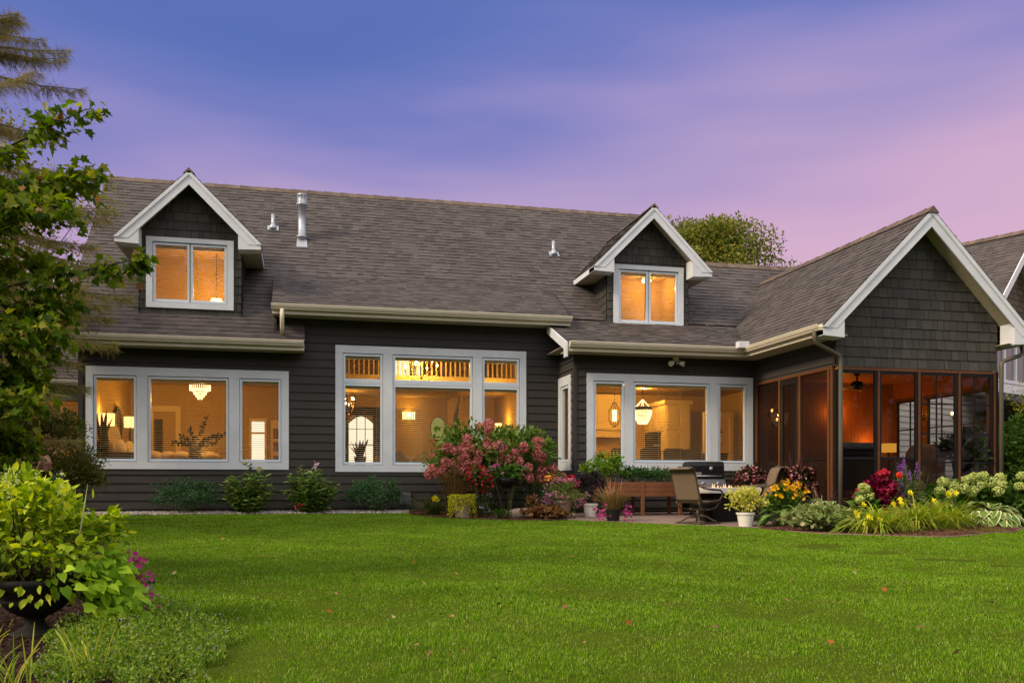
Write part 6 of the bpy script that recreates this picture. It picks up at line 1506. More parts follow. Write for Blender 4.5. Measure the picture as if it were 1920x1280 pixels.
for (x, y), lb, sd, n in (((13.50, -6.95), 'left daylily clump of long arching yellow-green blades by the mulch', 11, 230), ((14.35, -6.85), 'middle daylily clump with several yellow blooms', 12, 300), ((15.25, -6.45), 'right daylily clump beside the large hosta', 13, 220)):
    t = thing('daylily_clump', lb, 'daylily', G(x, y)); arching('blade', t, int(n*1.3), .16, .92, .0095, .86, .95, LM['strap'], sd, spread=1.25)
    for k in range(4 if sd == 12 else 2):
        px_, py_, pz_ = rng.normal(0, .3), rng.normal(-.05, .12), rng.uniform(.42, .62); mb = MB(); mb.tube([(px_*.3, py_*.3, 0), (px_*.8, py_*.8, pz_*.7), (px_, py_, pz_)], .005, 5); mb.build('scape', m_stem, t)
        flowers(t, [(px_+.02*math.cos(a_), py_-.02, pz_+.02*math.sin(a_)) for a_ in range(3)], [(0, -1, .3)]*3, .105, LM['yellow'], TRUMPET)
t = thing('yellow_lily', 'yellow daylily blooms at the right side of the cranesbill mound', 'daylily', G(13.18, -7.05)); arching('blade', t, 60, .1, .5, .008, .95, .8, LM['strap'], 21)
for px_, pz_ in ((-.22, .36), (.02, .30), (-.06, .17), (.2, .26)): flowers(t, [(px_, -.15, pz_), (px_+.02, -.16, pz_-.03)], [(0, -1, .2)]*2, .12, LM['yellow'], TRUMPET)
t, p, o = bush('burgundy_coleus', 'deep burgundy coleus with crimson leaf centres in front of the porch', 'coleus', G(14.58, -5.5), .36, .30, .74, 900, .105, LM['coleus'], z0=.10, K=22, clump=.3, tmpl=HEART)
heads(t, [(.05, -.1, .98), (.12, -.08, .95), (-.02, -.08, .94)], [.055]*3, 60, .034, LM['red'], 'red_geranium')
t, p, o = bush('purple_petunia', 'purple petunias with a red bloom between the coleus and the salvia', 'petunia', G(14.95, -5.42), .20, .18, .5, 260, .05, LM['green'], z0=.35, K=9)
q, d = outer(p, o, 34); flowers(t, q, d, .065, LM['violet'], TRUMPET); heads(t, [(.04, -.1, .90)], [.05], 40, .035, leafmat('vermilion_petal', [(.6, .06, .02)]*2))
t = thing('salvia_clump', 'tall violet salvia spikes behind the daylilies', 'salvia', G(15.30, -5.35)); arching('stem', t, 40, .14, 1.0, .005, 1, .08, LM['salv'], 9, spread=.32)
p, o, _ = crown(800, .27, .22, .9, .12, 18); scatter('foliage', NARROW, p, o*[1, 1, .2]+rn(800, 3)*.5+[0, 0, .1], rn(800, 3)*.5+[0, 0, 1], .085, LM['salv'], t)
P = []
for k in range(12):
    x, y, z = rng.normal(0, .15), rng.normal(-.05, .1), rng.uniform(.72, 1.0)
    for j in range(16): P.append((x+rng.normal(0, .012), y+rng.normal(0, .012), z+.014*j))
flowers(t, P, rn(len(P), 3), .028, LM['violet'], PETAL4)
def lime_hyd(label, loc, rx, h, cs, seed):
    t, p, o = bush('lime_hydrangea', label, 'hydrangea', loc, rx, rx*.7, h, int(900*rx), .13, LM['green'], K=16, tmpl=HEART, clump=.3, nstem=12, r0=.009)
    heads(t, cs, [rng.uniform(.085, .118) for _ in cs], 170, .032, LM['limefl'], squash=.85); return t
lime_hyd('pale lime hydrangea with two heads left of the burgundy coleus', G(14.12, -5.75), .26, .62, [(-.08, -.1, .70), (.0, -.12, .55), (-.16, -.12, .50)], 1)
lime_hyd('lime-headed hydrangea in front of the middle porch panes', G(16.40, -5.05), .48, .80, [(-.26, -.2, .80), (-.08, -.25, .72), (-.12, -.28, .58), (.2, -.25, .84), (.28, -.3, .62), (-.34, -.2, .62), (.1, -.3, .68)], 2)
lime_hyd('lime-headed hydrangea in front of the right porch corner', G(17.15, -5.0), .48, .86, [(-.1, -.2, .90), (.02, -.25, .78), (-.26, -.25, .72), (.24, -.28, .72), (.1, -.34, .60), (-.3, -.2, .88), (.3, -.2, .86)], 3)
lime_hyd('lime-headed hydrangea at the right edge, beyond the porch downspout', G(17.95, -5.15), .55, .92, [(-.2, -.25, .92), (.05, -.3, .98), (-.05, -.35, .78), (.25, -.3, .85), (.36, -.3, .66), (-.3, -.3, .72), (.15, -.4, .62), (.45, -.2, .92)], 4)
bush('bed_filler', 'mid-green leafy filler plant behind the right daylilies', 'plant', G(15.85, -5.4), .45, .32, .55, 520, .10, LM['green'], K=14, tmpl=HEART)
for (x, y), z, lb, sd in (((13.72, -2.3), .42, 'pink begonia basket left of the right patio chair back, by the white window trim', 1), ((14.10, -3.55), .42, 'pink begonia pot right of the tan chair back, under the dark spikes', 2)):
    t, p, o = bush('pink_begonia', lb, 'begonia', G(x, y, .02), .36, .28, .66, 700, .075, LM['begl'], z0=z-.02, K=18, tmpl=HEART, clump=.3)
    q, d = outer(p, o, 380); flowers(t, q, d, .040, LM['beg'], PETAL4)
    pot(t, .24, .50, m_terra)
t = thing('dark_spike_plant', 'dark upright spike plant rising above the right pink begonias', 'plant', G(14.08, -3.5, .5)); arching('blade', t, 34, .05, .95, .010, 1.0, .35, leafmat('maroon_spike', [(.05, .022, .022), (.09, .04, .035)]), 31, spread=.6)
t = thing('tan_spike_plant', 'arching tan spike plant at the foot of the porch corner post', 'plant', G(13.92, -4.72)); arching('blade', t, 80, .04, .78, .012, .95, .95, LM['cord'], 32, z0=.12, spread=1.0)
mb = MB(); mb.tube([(0, 0, -.05), (0, 0, .2)], .03, 8); mb.build('stem', m_bark, t)

# ---- urn bed, near left
URN = (2.80, -14.02)
t = thing('garden_urn', 'large dark stone urn on a pedestal in the left foreground bed', 'urn', G(*URN))
m_urn = mat('aged_dark_urn', (.024, .021, .019), (.012, .011, .010), rough=.9, scale=9, bump=.35, bscale=35)
mb = MB(); mb.lathe([(.205, .235), (.25, .295), (.285, .325), (.29, .345), (.275, .36), (.255, .345), (.23, .315), (0, .31)], n=40); mb.build('rim', m_urn, t)
mb = MB(); mb.lathe([(.0, .125), (.05, .125), (.09, .13), (.15, .165), (.19, .21), (.208, .24), (.0, .24)], n=40); mb.build('bowl', m_urn, t)
mb = MB(); mb.lathe([(0, 0), (.145, 0), (.145, .025), (.12, .035), (.09, .045), (.06, .07), (.05, .10), (.065, .115), (.06, .128), (0, .13)], n=32); mb.box(-.15, .15, -.15, .15, -.06, .006); mb.build('pedestal', m_urn, t)
zu = G(*URN)[2]+.30
t = thing('lime_coleus', 'mass of glowing lime-yellow leaves growing in the dark urn', 'coleus', (URN[0]-.08, URN[1]+.04, zu))
p, o, _ = crown(3000, .53, .45, .74, -.07, 70, .22, .25); scatter('foliage', LEAF, p, o*[1, 1, .4]+rn(3000, 3)*.6+[0, 0, .0], o*.4+rn(3000, 3)*.45+[0, 0, 1], .078*rng.uniform(.4, 1.2, 3000), LM['lime'], t)
n = 105; a = rng.uniform(0, 6.28, n); q = rng.uniform(.22, .33, n); P = np.stack([.08+q*np.cos(a), -.04+q*np.sin(a), rng.uniform(-.07, .08, n)], 1)
scatter('overhanging_foliage', LEAF, P, np.stack([np.cos(a)*.6, np.sin(a)*.6, rng.normal(-.6, .3, n)], 1), rn(n, 3)*.4+[0, -.4, .8], .075*rng.uniform(.5, 1.2, n), LM['lime'], t)
stems(t, .12, p[:60], .005); arching('flower_spike', t, 9, .3, .66, .006, 1.0, .02, leafmat('pale_spike', [(.35, .38, .16), (.5, .5, .28)]), 8, spread=.35)
P = []
for k in range(8):
    x, y, z = rng.normal(.05, .22), rng.normal(0, .15), rng.uniform(.52, .62)
    for j in range(22): P.append((x+rng.normal(0, .007), y+rng.normal(0, .007), z+.005*j))
tag_ = scatter('flower_spike_bud', SMALL, P, rn(len(P), 3), rn(len(P), 3), .018, leafmat('bud', [(.4, .42, .18), (.6, .58, .34)]), t); tag_['kind'] = 'stuff'
t = thing('sweet_potato_vine', 'lime heart-leaved vine trailing over the right side of the urn', 'vine', (URN[0]+.30, URN[1]-.02, zu-.05))
n = 520; f = rng.random(n); P = np.stack([.02+.26*f+rng.normal(0, .07, n), rng.normal(-.06, .13, n), .19-.40*f**1.3+rng.normal(0, .06, n)], 1); A = np.stack([.7+rng.normal(0, .5, n), rng.normal(-.3, .5, n), -.5+rng.normal(0, .35, n)], 1)
scatter('foliage', HEART, P, A, rn(n, 3)*.4+[.3, -.5, .8], rng.uniform(.040, .088, n), LM['vine'], t); stems(t, .02, P[:40], .003)
t = thing('trailing_petunia', 'loose magenta petunias hanging right of the urn vine', 'petunia', (URN[0]+.52, URN[1]+.18, zu-.08))
n = 60; f = rng.random(n); P = np.stack([.02+.16*f+rng.normal(0, .03, n), rng.normal(0, .06, n), .24-.42*f+rng.normal(0, .03, n)], 1); flowers(t, P[:34], rn(34, 3)*.4+[.2, -1, .2], .042, LM['magenta'], TRUMPET)
scatter('foliage', SMALL, P, rn(n, 3), rn(n, 3), .035, LM['mint'], t); stems(t, .01, P[:30], .002)
t = thing('dried_hydrangea', 'faded pinkish hydrangea panicles above the lime leaves at the far left', 'hydrangea', G(1.85, -11.2))
heads(t, [(.12, 0, 1.08), (.30, -.02, 1.02), (.06, .05, 1.0), (.2, .0, .98)], [.055, .05, .05, .045], 60, .032, leafmat('faded_floret', [(.42, .24, .18), (.5, .32, .25), (.35, .15, .14)]), squash=1.3)
p, o, _ = crown(420, .42, .4, 1.0, .02, 14); scatter('foliage', LEAF, p, o+rn(420, 3)*.5, rn(420, 3)*.4+[0, 0, 1], .11, LM['green'], t); stems(t, .1, p[:14], .007)
# catmint ground cover mound: one mass nobody could count
n = 26000; a = rng.uniform(0, 6.28, n); q = np.sqrt(rng.random(n)); y = -14.55+1.45*q*np.sin(a); x = 3.50+.50*q*np.cos(a)-.152*(y+14.8); q = q*(1+.16*np.sin(a*5+1)+.10*np.sin(a*11)); y = -14.55+1.45*q*np.sin(a); x = 3.50+.50*q*np.cos(a)-.152*(y+14.8); hh = .13*np.sqrt(np.clip(1.05-np.clip(q, 0, 1)**2, .06, 1))*(1+.55*np.sin(x*17+y*3)*np.sin(y*13)+.35*np.sin(x*41)*np.sin(y*37+x*9)); z = gz(x, y)+hh*rng.uniform(.15, 1.15, n)
cm = tag(scatter('catmint', SMALL, np.stack([x, y, z], 1), rn(n, 3)*.6+[0, 0, .5], rn(n, 3)*.5+[0, 0, 1], rng.uniform(.012, .026, n), LM['mint']), 'low mound of small-leaved catmint spreading from the urn to the lawn', 'ground cover', kind='stuff')
n2 = 380; i = rng.choice(n, n2); P = np.stack([x[i], y[i], z[i]+.02+rng.uniform(0, .03, n2)], 1); scatter('flower', SMALL, P, rn(n2, 3)*.3+[0, 0, 1], rn(n2, 3), .015, LM['mintfl'], cm)
for (x_, y_), lb, sd in (((3.16, -15.75), 'strappy grass tuft with yellowed blades at the bottom edge of the bed', 41), ((2.95, -15.45), 'thin green grass tuft left of the yellowed one in the near bed', 42), ((3.42, -15.55), 'sparse grass tuft poking through the catmint', 43)):
    t = thing('grass_tuft', lb, 'grass', G(x_, y_)); arching('blade', t, 24, .05, .30, .0035, 1.0, .55, LM['strap'], sd, spread=.8)
t = thing('low_bed_plants', 'dark leafy plants in the shade behind the urn', 'plant', G(1.7, -10.2)); p, o, _ = crown(1500, .8, .9, .55, 0, 24); scatter('foliage', LEAF, p, o+rn(1500, 3)*.6, rn(1500, 3)*.4+[0, 0, 1], .08, LM['green'], t); stems(t, .2, p[:16], .006)
bush('burning_bush', 'dense dark shrub with reddish tips in front of the left house corner', 'shrub', G(-.05, -3.0), 1.05, .85, 1.95, 15000, .062, LM['burn'], K=60, clump=.24, tmpl=LEAF, nstem=20, r0=.015)
bush('burning_bush', 'second dense dark shrub farther left, behind the maple leaves', 'shrub', G(-1.9, -4.2), 1.1, .9, 1.8, 9000, .065, LM['burn'], K=44, clump=.26, tmpl=LEAF, nstem=16, r0=.015)
# fallen leaves on the lawn
m_fl = [mat('fallen_leaf_'+c, v, rough=.8) for c, v in (('russet', (.24, .070, .012)), ('brown', (.15, .07, .035)), ('tan', (.36, .26, .13)), ('rose', (.30, .13, .06)))]
lv = [MB().add(*MAPLE).build('fallen_leaf', m) for m in m_fl]
spots = [(600+x/3.2, 960+y/3.2) for x, y in ((145, 155), (553, 435), (633, 440), (818, 378), (1062, 478), (1075, 555), (442, 632), (650, 525), (880, 850), (643, 878), (320, 1000), (1600, 785), (1865, 682), (1855, 740), (1702, 990), (90, 495), (678, 595), (1470, 568), (190, 385), (805, 632), (560, 310), (1503, 270), (1190, 680), (580, 810), (1130, 975))]+[(1485, 1088), (1605, 1077), (1480, 1130), (1660, 1110), (1345, 1180), (1230, 1250), (930, 1240), (620, 1150), (545, 1200), (330, 1075), (420, 1010), (250, 1020), (1720, 1180), (1860, 1130), (1790, 1230), (1560, 1210)]
kinds = ['russet', 'brown', 'tan', 'rose']
for i, (px_, py_) in enumerate(spots):
    fx = (px_-960)/1700; lo, hi = 3.0, 19.5                          # where that line of sight meets the lawn
    for _ in range(30):
        md = (lo+hi)/2; X = 4.35+md*(math.sin(AZ)+fx*math.cos(AZ)); Y = -20+md*(math.cos(AZ)-fx*math.sin(AZ))
        if .55+(912-py_)/1700*md > float(gz(X, Y))+.03: lo = md
        else: hi = md
    k = i % 4; o = lv[k] if i < 4 else lv[k].copy()
    if i >= 4: C.objects.link(o)
    s = random.uniform(.034, .055); o.scale = (s, s, s); o.location = (X, Y, float(gz(X, Y))+.045); o.rotation_euler = (random.uniform(-.7, .9), random.uniform(-.6, .6), random.uniform(0, 6.28))
    tag(o, 'small %s fallen leaf lying curled on the mown lawn' % kinds[k], 'fallen leaf', '%s fallen leaves on the lawn' % kinds[k])
# ================================================================ trees
LM['maple'] = leafmat('maple_leaf', [(.028, .060, .005), (.062, .112, .008), (.12, .175, .012), (.23, .22, .03)], trans=.48)
LM['mapledry'] = leafmat('dry_maple_leaf', [(.16, .07, .025), (.26, .14, .05), (.30, .22, .12)], trans=.3)
LM['spruce'] = leafmat('spruce_needle', [(.08, .10, .045), (.15, .15, .055), (.24, .20, .06), (.34, .22, .06)], trans=.3)
LM['birch'] = leafmat('birch_leaf', [(.05, .075, .012), (.09, .115, .018), (.16, .17, .03), (.26, .22, .05)], trans=.45)
LM['hedge'] = leafmat('hedge_leaf', [(.03, .075, .010), (.06, .125, .016), (.11, .18, .028)], trans=.3)
LM['thin'] = leafmat('locust_leaf', [(.09, .10, .012), (.16, .15, .02), (.22, .17, .03)], trans=.4)
# --- maple: trunk just left of the frame, boughs reaching across the house corner
TX, TY = .15, -11.6; tz = float(gz(TX, TY))
t = thing('maple_tree', 'leafy green maple reaching in from the left edge over the house corner', 'tree', (TX, TY, tz))
mb = MB(); mb.tube([(0, 0, -.1), (.03, 0, .8), (.0, .05, 1.8), (.10, .05, 3.0), (.15, .1, 4.2)], [.15, .12, .10, .07, .03], 10); mb.build('trunk', m_bark, t)
rg = np.random.default_rng(5)
def bough(pts, n0, spread, leaf, dens, bare=.15, col=None):
    """branch polyline (tree coordinates) with twigs; returns leaf spots"""
    pts = [np.array(p, float)*np.array([.90 if p[0] > 1 else 1, 1, 1]) for p in pts]; P = []; A = []
    tw = MB(); tw.tube(pts, list(np.linspace(.022, .004, len(pts))), 6)
    for _ in range(n0):
        f = rg.uniform(bare, 1)*(len(pts)-1); i = min(int(f), len(pts)-2); q = f-i; c = pts[i]*(1-q)+pts[i+1]*q; d = pts[i+1]-pts[i]; d /= np.linalg.norm(d)
        e = d*.7+rg.normal(0, .7, 3); e[2] = e[2]*.6-.05; e /= np.linalg.norm(e); L = spread*rg.uniform(.35, 1)*(1-.35*f/(len(pts)-1)); c2 = c+e*L+np.array([0, 0, -.10*L])
        tw.tube([c, (c+c2)/2+np.array([0, 0, .03]), c2], [.005, .004, .002], 4, caps=False)
        for k in range(dens):
            g = rg.uniform(.25, 1.05); p = c+(c2-c)*g+rg.normal(0, .05, 3); P.append(p); A.append(e*.5+rg.normal(0, .6, 3)+np.array([.12, 0, -.42]))
    return tw, P, A
LP, LA = [], []
twm = MB()
B = [  # (points, twigs, spread)
 ([(.1, .05, 2.9), (1.2, .1, 3.35), (2.05, -.1, 3.65), (2.74, -.2, 3.98)], 15, .26),
 ([(.1, .05, 2.7), (1.0, .3, 3.0), (1.95, .2, 3.35), (2.72, .0, 3.5)], 40, .42),
 ([(0, .0, 2.2), (1.0, -.3, 2.7), (1.9, -.4, 2.95), (2.55, -.4, 3.1)], 46, .48),
 ([(0, 0, 2.0), (.9, .2, 2.4), (1.6, .1, 2.6), (2.25, .0, 2.75)], 50, .5),
 ([(0, 0, 1.7), (1.0, -.2, 2.15), (1.8, -.2, 2.4), (2.65, -.3, 2.58), (3.30, -.35, 2.74)], 20, .22),
 ([(0, 0, 1.6), (.9, .1, 1.95), (1.8, .0, 2.2), (2.5, -.1, 2.3)], 52, .5),
 ([(0, 0, 1.4), (.9, -.3, 1.75), (1.7, -.3, 2.0), (2.45, -.4, 2.05)], 52, .46),
 ([(0, 0, 1.2), (.9, .0, 1.5), (1.7, -.1, 1.72), (2.2, -.2, 1.72)], 36, .42),
 ([(0, 0, 1.1), (1.0, -.4, 1.45), (1.8, -.4, 1.5), (2.30, -.5, 1.55)], 40, .40),
 ([(0, 0, 1.0), (.8, .2, 1.25), (1.6, .1, 1.28), (2.1, .0, 1.2)], 40, .44),
 ([(0, 0, 1.3), (.7, .5, 1.7), (1.3, .6, 1.75), (1.75, .5, 1.5)], 46, .5),
 ([(0, 0, 1.0), (.6, .6, 1.3), (1.2, .8, 1.3), (1.7, .7, 1.1)], 40, .5),
 ([(0, 0, .9), (1.0, -.3, 1.1), (1.7, -.4, 1.0), (1.98, -.4, .95)], 34, .4),
 ([(.05, .05, 3.0), (.6, -.4, 3.5), (1.1, -.6, 3.6), (1.6, -.6, 3.4)], 26, .5),
 ([(0, 0, 2.6), (-.8, .3, 3.2), (-1.6, .5, 3.4)], 40, .6), ([(0, 0, 2.0), (-.9, -.4, 2.5), (-1.8, -.6, 2.7)], 40, .6), ([(.1, 0, 3.6), (.2, .6, 4.4), (.1, 1.1, 4.8)], 30, .6),
 ([(0, 0, 1.8), (.2, -.9, 2.3), (.3, -1.8, 2.5)], 40, .6), ([(.15, .1, 4.2), (.1, .1, 4.8), (.2, 0, 5.2)], 30, .55)]
for pts, n0, sp in B:
    tw, P, A = bough(pts, int(n0*1.35), sp*.95, .13, 21); b0 = len(twm.v); twm.v += tw.v; twm.f += [tuple(i+b0 for i in f) for f in tw.f]; twm.smooth += tw.smooth; LP += P; LA += A
twm.build('branch', m_bark, t)
LP, LA = np.array(LP), np.array(LA); dry = rg.random(len(LP)) < .025
for tm, sel in ((MAPLE, np.arange(len(LP)) % 2 == 0), (MAPLE2, np.arange(len(LP)) % 2 == 1)):
    s_ = sel & ~dry; scatter('foliage', tm, LP[s_], LA[s_], rg.normal(0, .7, (s_.sum(), 3))+[0.1, -.2, .7], rg.uniform(.05, .105, s_.sum()), LM['maple'], t)
scatter('dry_foliage', MAPLE, LP[dry], LA[dry], rg.normal(0, .8, (dry.sum(), 3)), rg.uniform(.07, .11, dry.sum()), LM['mapledry'], t)

# --- spruce behind the maple
SX, SY = -1.15, -5.2; sz = float(gz(SX, SY))
t = thing('spruce_tree', 'tall grey-green spruce with drooping boughs behind the maple leaves', 'tree', (SX, SY, sz))
mb = MB(); mb.tube([(0, 0, -.1), (0, .02, 4), (.02, 0, 8), (0, 0, 11.5)], [.22, .17, .09, .02], 10); mb.build('trunk', m_bark, t)
SPRIG = ([], [])
for k in range(11):
    f = k/10; 
    for s in (-1, 1):
        b = len(SPRIG[0]); SPRIG[0].extend([(0, f*.9, 0), (s*.05, f*.9+.05, .0), (s*(.26-.12*f), f*.9+.18, .05*(k % 3-1))]); SPRIG[1].append((b, b+1, b+2))
b = len(SPRIG[0]); SPRIG[0].extend([(-.025, 0, 0), (.025, 0, 0), (0, 1.08, 0)]); SPRIG[1].append((b, b+1, b+2))
P, A = [], []; tw = MB(); z = 1.7
while z < 11.2:
    R = min(3.05, 2.15+(7.0-z)*.42) if z > 3 else 2.6; R = max(R, .3)
    nb = 7 if z < 8 else 5
    for k in range(nb):
        a = rg.uniform(0, 6.28); L = R*rg.uniform(.72, 1.05); up = .12 if z > 6 else -.02
        dx, dy = math.cos(a), math.sin(a)
        pt = lambda f: np.array([dx*L*f, dy*L*f, z+L*(up*f-.26*f*f+.16*f**4)])
        tw.tube([pt(f) for f in (0, .25, .5, .75, 1)], [.03, .024, .016, .010, .004], 5, caps=False)
        for j in range(int(190*L)):
            f = rg.uniform(.18, 1)**.75; c = pt(min(f, 1)); s = rg.choice((-1, 1)); e = np.array([dx*.6-dy*s*.8, dy*.6+dx*s*.8, -.35+rg.normal(0, .15)]); LL = (.10+.34*(1-f))*rg.uniform(.1, 1); q = rg.uniform(0, 1)
            P.append(c+e*LL*q+np.array([0, 0, -.12*q*LL])); A.append(e+rg.normal(0, .55, 3)+np.array([0, 0, -.35*q]))
    z += rg.uniform(.26, .36)
tw.build('branch', m_bark, t); P, A = np.array(P), np.array(A)
scatter('foliage', SPRIG, P, A, rg.normal(0, .5, (len(P), 3))+[0, 0, .8], rg.uniform(.10, .21, len(P)), LM['spruce'], t)
# --- airy yellowish tree between spruce and house
def broadleaf(name, label, loc, H, cz, rx, ry, rz, n, leaf, m, K, trunk_r=.12, seed=1, clump=.2, lean=(0, 0), tmpl=SMALL, bark=None):
    t = thing(name, label, 'tree', loc); r = np.random.default_rng(seed)
    d = unit(r.normal(0, 1, (K, 3))); rad = r.uniform(.35, 1.0, K)**.55; cc = d*rad[:, None]*np.array([rx, ry, rz])+np.array([lean[0], lean[1], cz])
    mb = MB(); top = np.array([lean[0]*.8, lean[1]*.8, cz+rz*.5]); mb.tube([(0, 0, -.2), (lean[0]*.2, lean[1]*.2, cz*.4), (lean[0]*.6, lean[1]*.6, cz), top], [trunk_r, trunk_r*.8, trunk_r*.5, trunk_r*.1], 9); mb.build('trunk', bark or m_bark, t)
    mb = MB()
    for c in cc:
        f = r.uniform(.35, .95); b = np.array([lean[0]*f*.6, lean[1]*f*.6, cz*f]); mb.tube([b, (b+c)/2+np.array([0, 0, .15]), c], [trunk_r*.25, trunk_r*.14, .006], 5, caps=False)
    mb.build('branch', bark or m_bark, t)
    k = r.integers(0, K, n); sz = np.array([rx, ry, rz]).mean()*clump*r.uniform(.6, 1.3, K)
    P = cc[k]+unit(r.normal(0, 1, (n, 3)))*(r.random((n, 1))**.45)*sz[k][:, None]*2.0*np.array([1, 1, .75]); A = unit(P-np.array([lean[0], lean[1], cz]))*.5+r.normal(0, .7, (n, 3))+np.array([0, 0, -.25])
    scatter('foliage', tmpl, P, A, r.normal(0, .6, (n, 3))+[0, 0, .7], leaf*r.uniform(.6, 1.25, n), m, t)
    return t
broadleaf('locust_tree', 'airy yellow-leaved tree between the spruce and the roof edge', (-1.0, -1.4, 0), 7, 5.0, 1.5, 1.2, 2.4, 8000, .085, LM['thin'], 48, .07, 7, .20, (.35, 0), LEAF)
broadleaf('birch_tree', 'rounded olive-green tree crown rising behind the lower roof ridge', (18.45, 10.5, 0), 10, 7.8, 3.15, 2.0, 2.3, 70000, .13, LM['birch'], 80, .16, 8, .20, (0, 0), LEAF)
for (x, y), lb, sd, s in (((-6.5, 1.5), 'dark green tree left of the house, behind the maple', 1, 1.0), ((-8, 8), 'dark green tree far behind the left wing', 2, 1.2), ((-9.5, -5), 'dark green tree at the far left of the garden', 3, 1.1)):
    broadleaf('garden_tree', lb, (x, y, 0), 7*s, 4.2*s, 2.5*s, 2.3*s, 3.3*s, 7000, .14, LM['hedge'], 60, .16, sd, .2, tmpl=LEAF)
# --- right side: hedge and trees in front of the neighbour
bush('hedge_shrub', 'big mid-green shrub right of the porch downspout', 'shrub', G(19.75, -3.6), .95, .8, 2.15, 5200, .085, LM['hedge'], K=50, clump=.24, tmpl=HEART, nstem=14, r0=.014)
bush('hedge_shrub', 'dark green hedge shrub at the right edge, farther back', 'shrub', G(21.2, -1.6), 1.3, 1.1, 2.3, 5200, .09, LM['hedge'], K=50, clump=.24, tmpl=LEAF, nstem=14, r0=.014)
broadleaf('young_pine', 'yellow-green young tree at the right edge in front of the neighbouring house', (22.5, -.9, 0), 4, 2.2, .85, .8, 1.2, 5000, .10, leafmat('yellow_pine', [(.08, .11, .015), (.18, .18, .02), (.30, .24, .03)], trans=.3), 32, .07, 12, .24, (.1, 0), NARROW)
for (x, y), lb, sd in (((26, 14), 'distant green tree behind the neighbouring house', 21), ((31, 6), 'distant green tree right of the neighbouring house', 22), ((22.5, 12.5), 'distant green tree seen through the porch', 23)):
    broadleaf('far_tree', lb, (x, y, 0), 6, 3.0, 2.4, 2.2, 2.2, 6000, .16, LM['hedge'], 40, .16, sd, .2, tmpl=LEAF)

# ================================================================ neighbouring house
nb_ = thing('neighbour_house', 'neighbouring house with brown shingled gable, white trim and a dark lower roof', 'house', (22.95, 1.85, 0), R_(25))
m_bsh = mat('brown_cedar_shingle', (.165, .125, .095), (.12, .088, .068), rough=.85, scale=3, island=.25); m_nw = mat('white_neighbour_trim', (.74, .73, .74), rough=.5); m_nlap = mat('warm_grey_lap', (.58, .55, .51), (.52, .49, .46), rough=.6, scale=3)
HW, EZ = 1.9, 6.0; AP = EZ+HW*1.02
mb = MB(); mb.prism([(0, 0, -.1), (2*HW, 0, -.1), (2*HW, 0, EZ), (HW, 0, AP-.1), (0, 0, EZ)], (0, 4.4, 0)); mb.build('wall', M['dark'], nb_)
mb = MB(); shake_wall(mb, (0, -.01), (1, 0), (0, -1), 3.55, AP-.3, lambda z: (max(0, z-EZ+.15), 2*HW-max(0, z-EZ+.15)), expo=.17, seed=4); mb.build('shingle_gable', m_bsh, nb_)
mb = MB(); lap_wall(mb, (-6.5, -.02), (1, 0), (0, -1), 15, .0, 3.3, expo=.15); mb.build('lap_siding', m_nlap, nb_)
mb = MB(); mb.box(-6.5, 9, -.08, -.0, 3.28, 3.56); mb.box(1.32, 2.48, -.07, -.0, 7.05, 7.2); mb.build('belt_trim', m_nw, nb_)
mb = MB(); shake_wall(mb, (0, -.05), (1, 0), (0, -1), 7.2, AP-.35, lambda z: (max(0, z-EZ+.15), 2*HW-max(0, z-EZ+.15)), expo=.12, seed=6); mb.build('gable_siding', m_nw, nb_)
L = (HW+.45)*math.sqrt(1+1.02**2)
for sx in (-1, 1):
    mb = MB(); roof_rows(mb, (HW+sx*(HW+.45), -.75, EZ-.46), (0, 1, 0), (-sx, 0, 1.02), lambda s: [(0, 5.2)], L, expo=.15, seed=50+sx); mb.build('roof', M['roof'], nb_)
mb = MB()
for sx in (-1, 1): mb.prism([(HW+sx*(HW+.45), -.74, EZ-.47), (HW, -.74, AP-.02), (HW, -.74, AP-.16), (HW+sx*(HW+.45), -.74, EZ-.61)], (0, 5.1, 0))
mb.build('roof_deck', M['deck'], nb_)
mb = MB(); ridge(mb, (HW, -.76, AP+.04), (HW, 4.4, AP+.04)); mb.build('ridge_cap', M['ridge'], nb_)
mb = MB()
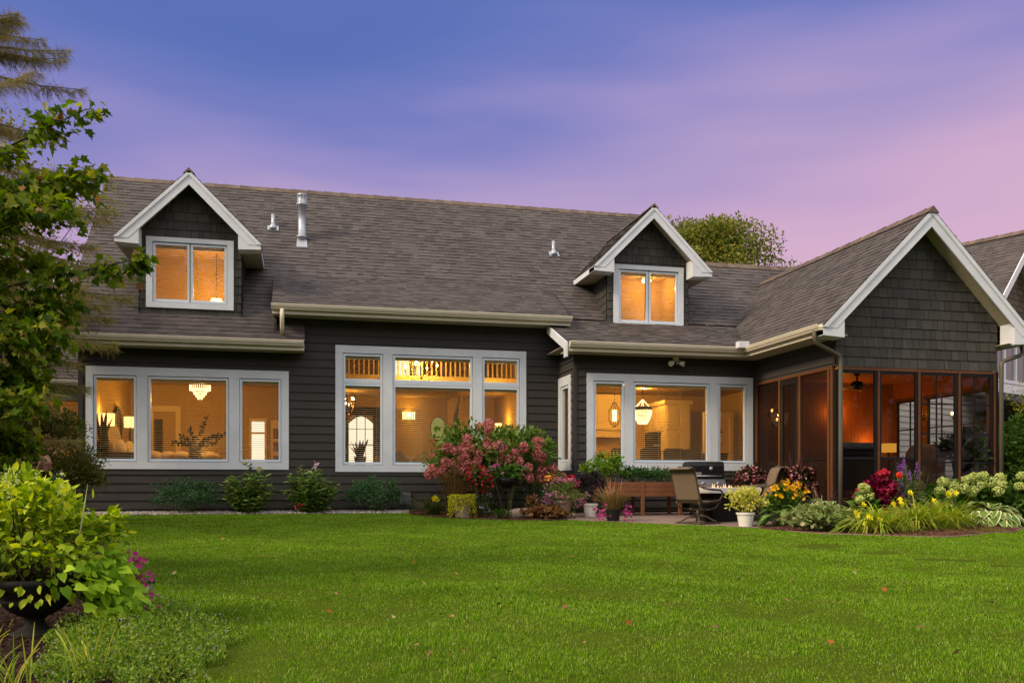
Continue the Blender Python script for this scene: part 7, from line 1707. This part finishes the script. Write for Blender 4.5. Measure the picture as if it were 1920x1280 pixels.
for sx in (-1, 1): mb.prism([(HW+sx*(HW+.47), -.78, EZ-.48), (HW, -.78, AP), (HW, -.78, AP-.26), (HW+sx*(HW+.47), -.78, EZ-.74)], (0, .035, 0))
mb.build('rake_board', m_nw, nb_)
mb = MB()
for sx in (-1, 1): mb.prism([(HW+sx*(HW+.43), -.74, EZ-.62), (HW, -.74, AP-.18), (HW, -.74, AP-.21), (HW+sx*(HW+.43), -.74, EZ-.65)], (0, .74, 0))
mb.build('soffit', M['soffit'], nb_)
mb = MB(); mb.box(.72, 3.0, -.10, -.0, 3.57, 3.66); mb.box(.72, 3.0, -.10, -.0, 4.75, 4.9)
for x in (.72, 1.42, 2.16, 2.9): mb.box(x, x+.10, -.095, -.005, 3.66, 4.75)
w = mb.build('window', m_nw, nb_); mb = MB()
for x in (.82, 1.52, 2.26): mb.quad((x, -.04, 3.66), (x+.6, -.04, 3.66), (x+.6, -.04, 4.75), (x, -.04, 4.75))
mb.build('pane', mat('reflecting_pane', (.22, .22, .20), rough=.12, metal=.4), w)
mb = MB(); roof_rows(mb, (-1.2, -2.4, 2.42), (1, 0, 0), (0, 2.3, .85), lambda s: [(0, 9)], 2.45, expo=.15, seed=61); mb.build('porch_roof', mat('slate_shingle', (.05, .055, .07), (.035, .04, .05), rough=.9, island=.3), nb_)
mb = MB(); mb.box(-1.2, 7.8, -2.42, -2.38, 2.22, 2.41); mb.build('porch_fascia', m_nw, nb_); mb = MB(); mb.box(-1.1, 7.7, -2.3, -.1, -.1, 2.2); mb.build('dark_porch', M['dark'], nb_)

# --- belt of tall garden trees behind the photographer: what the windows mirror
n = 15000
cx_ = np.repeat(rng.uniform(-45, 55, 60), n//60); cy_ = np.repeat(rng.uniform(-66, -46, 60), n//60); cz_ = np.repeat(rng.uniform(3, 13, 60), n//60)
P = np.stack([cx_, cy_, cz_], 1)+rn(n, 3)*[3.6, 2.6, 3.0]; P[:, 2] = np.clip(P[:, 2], .3, 19)
belt = tag(scatter('tree_belt', LEAF, P, rn(n, 3), rn(n, 3), rng.uniform(.9, 1.7, n), LM['hedge']), 'belt of tall trees closing the garden behind the lawn', 'trees', kind='stuff')
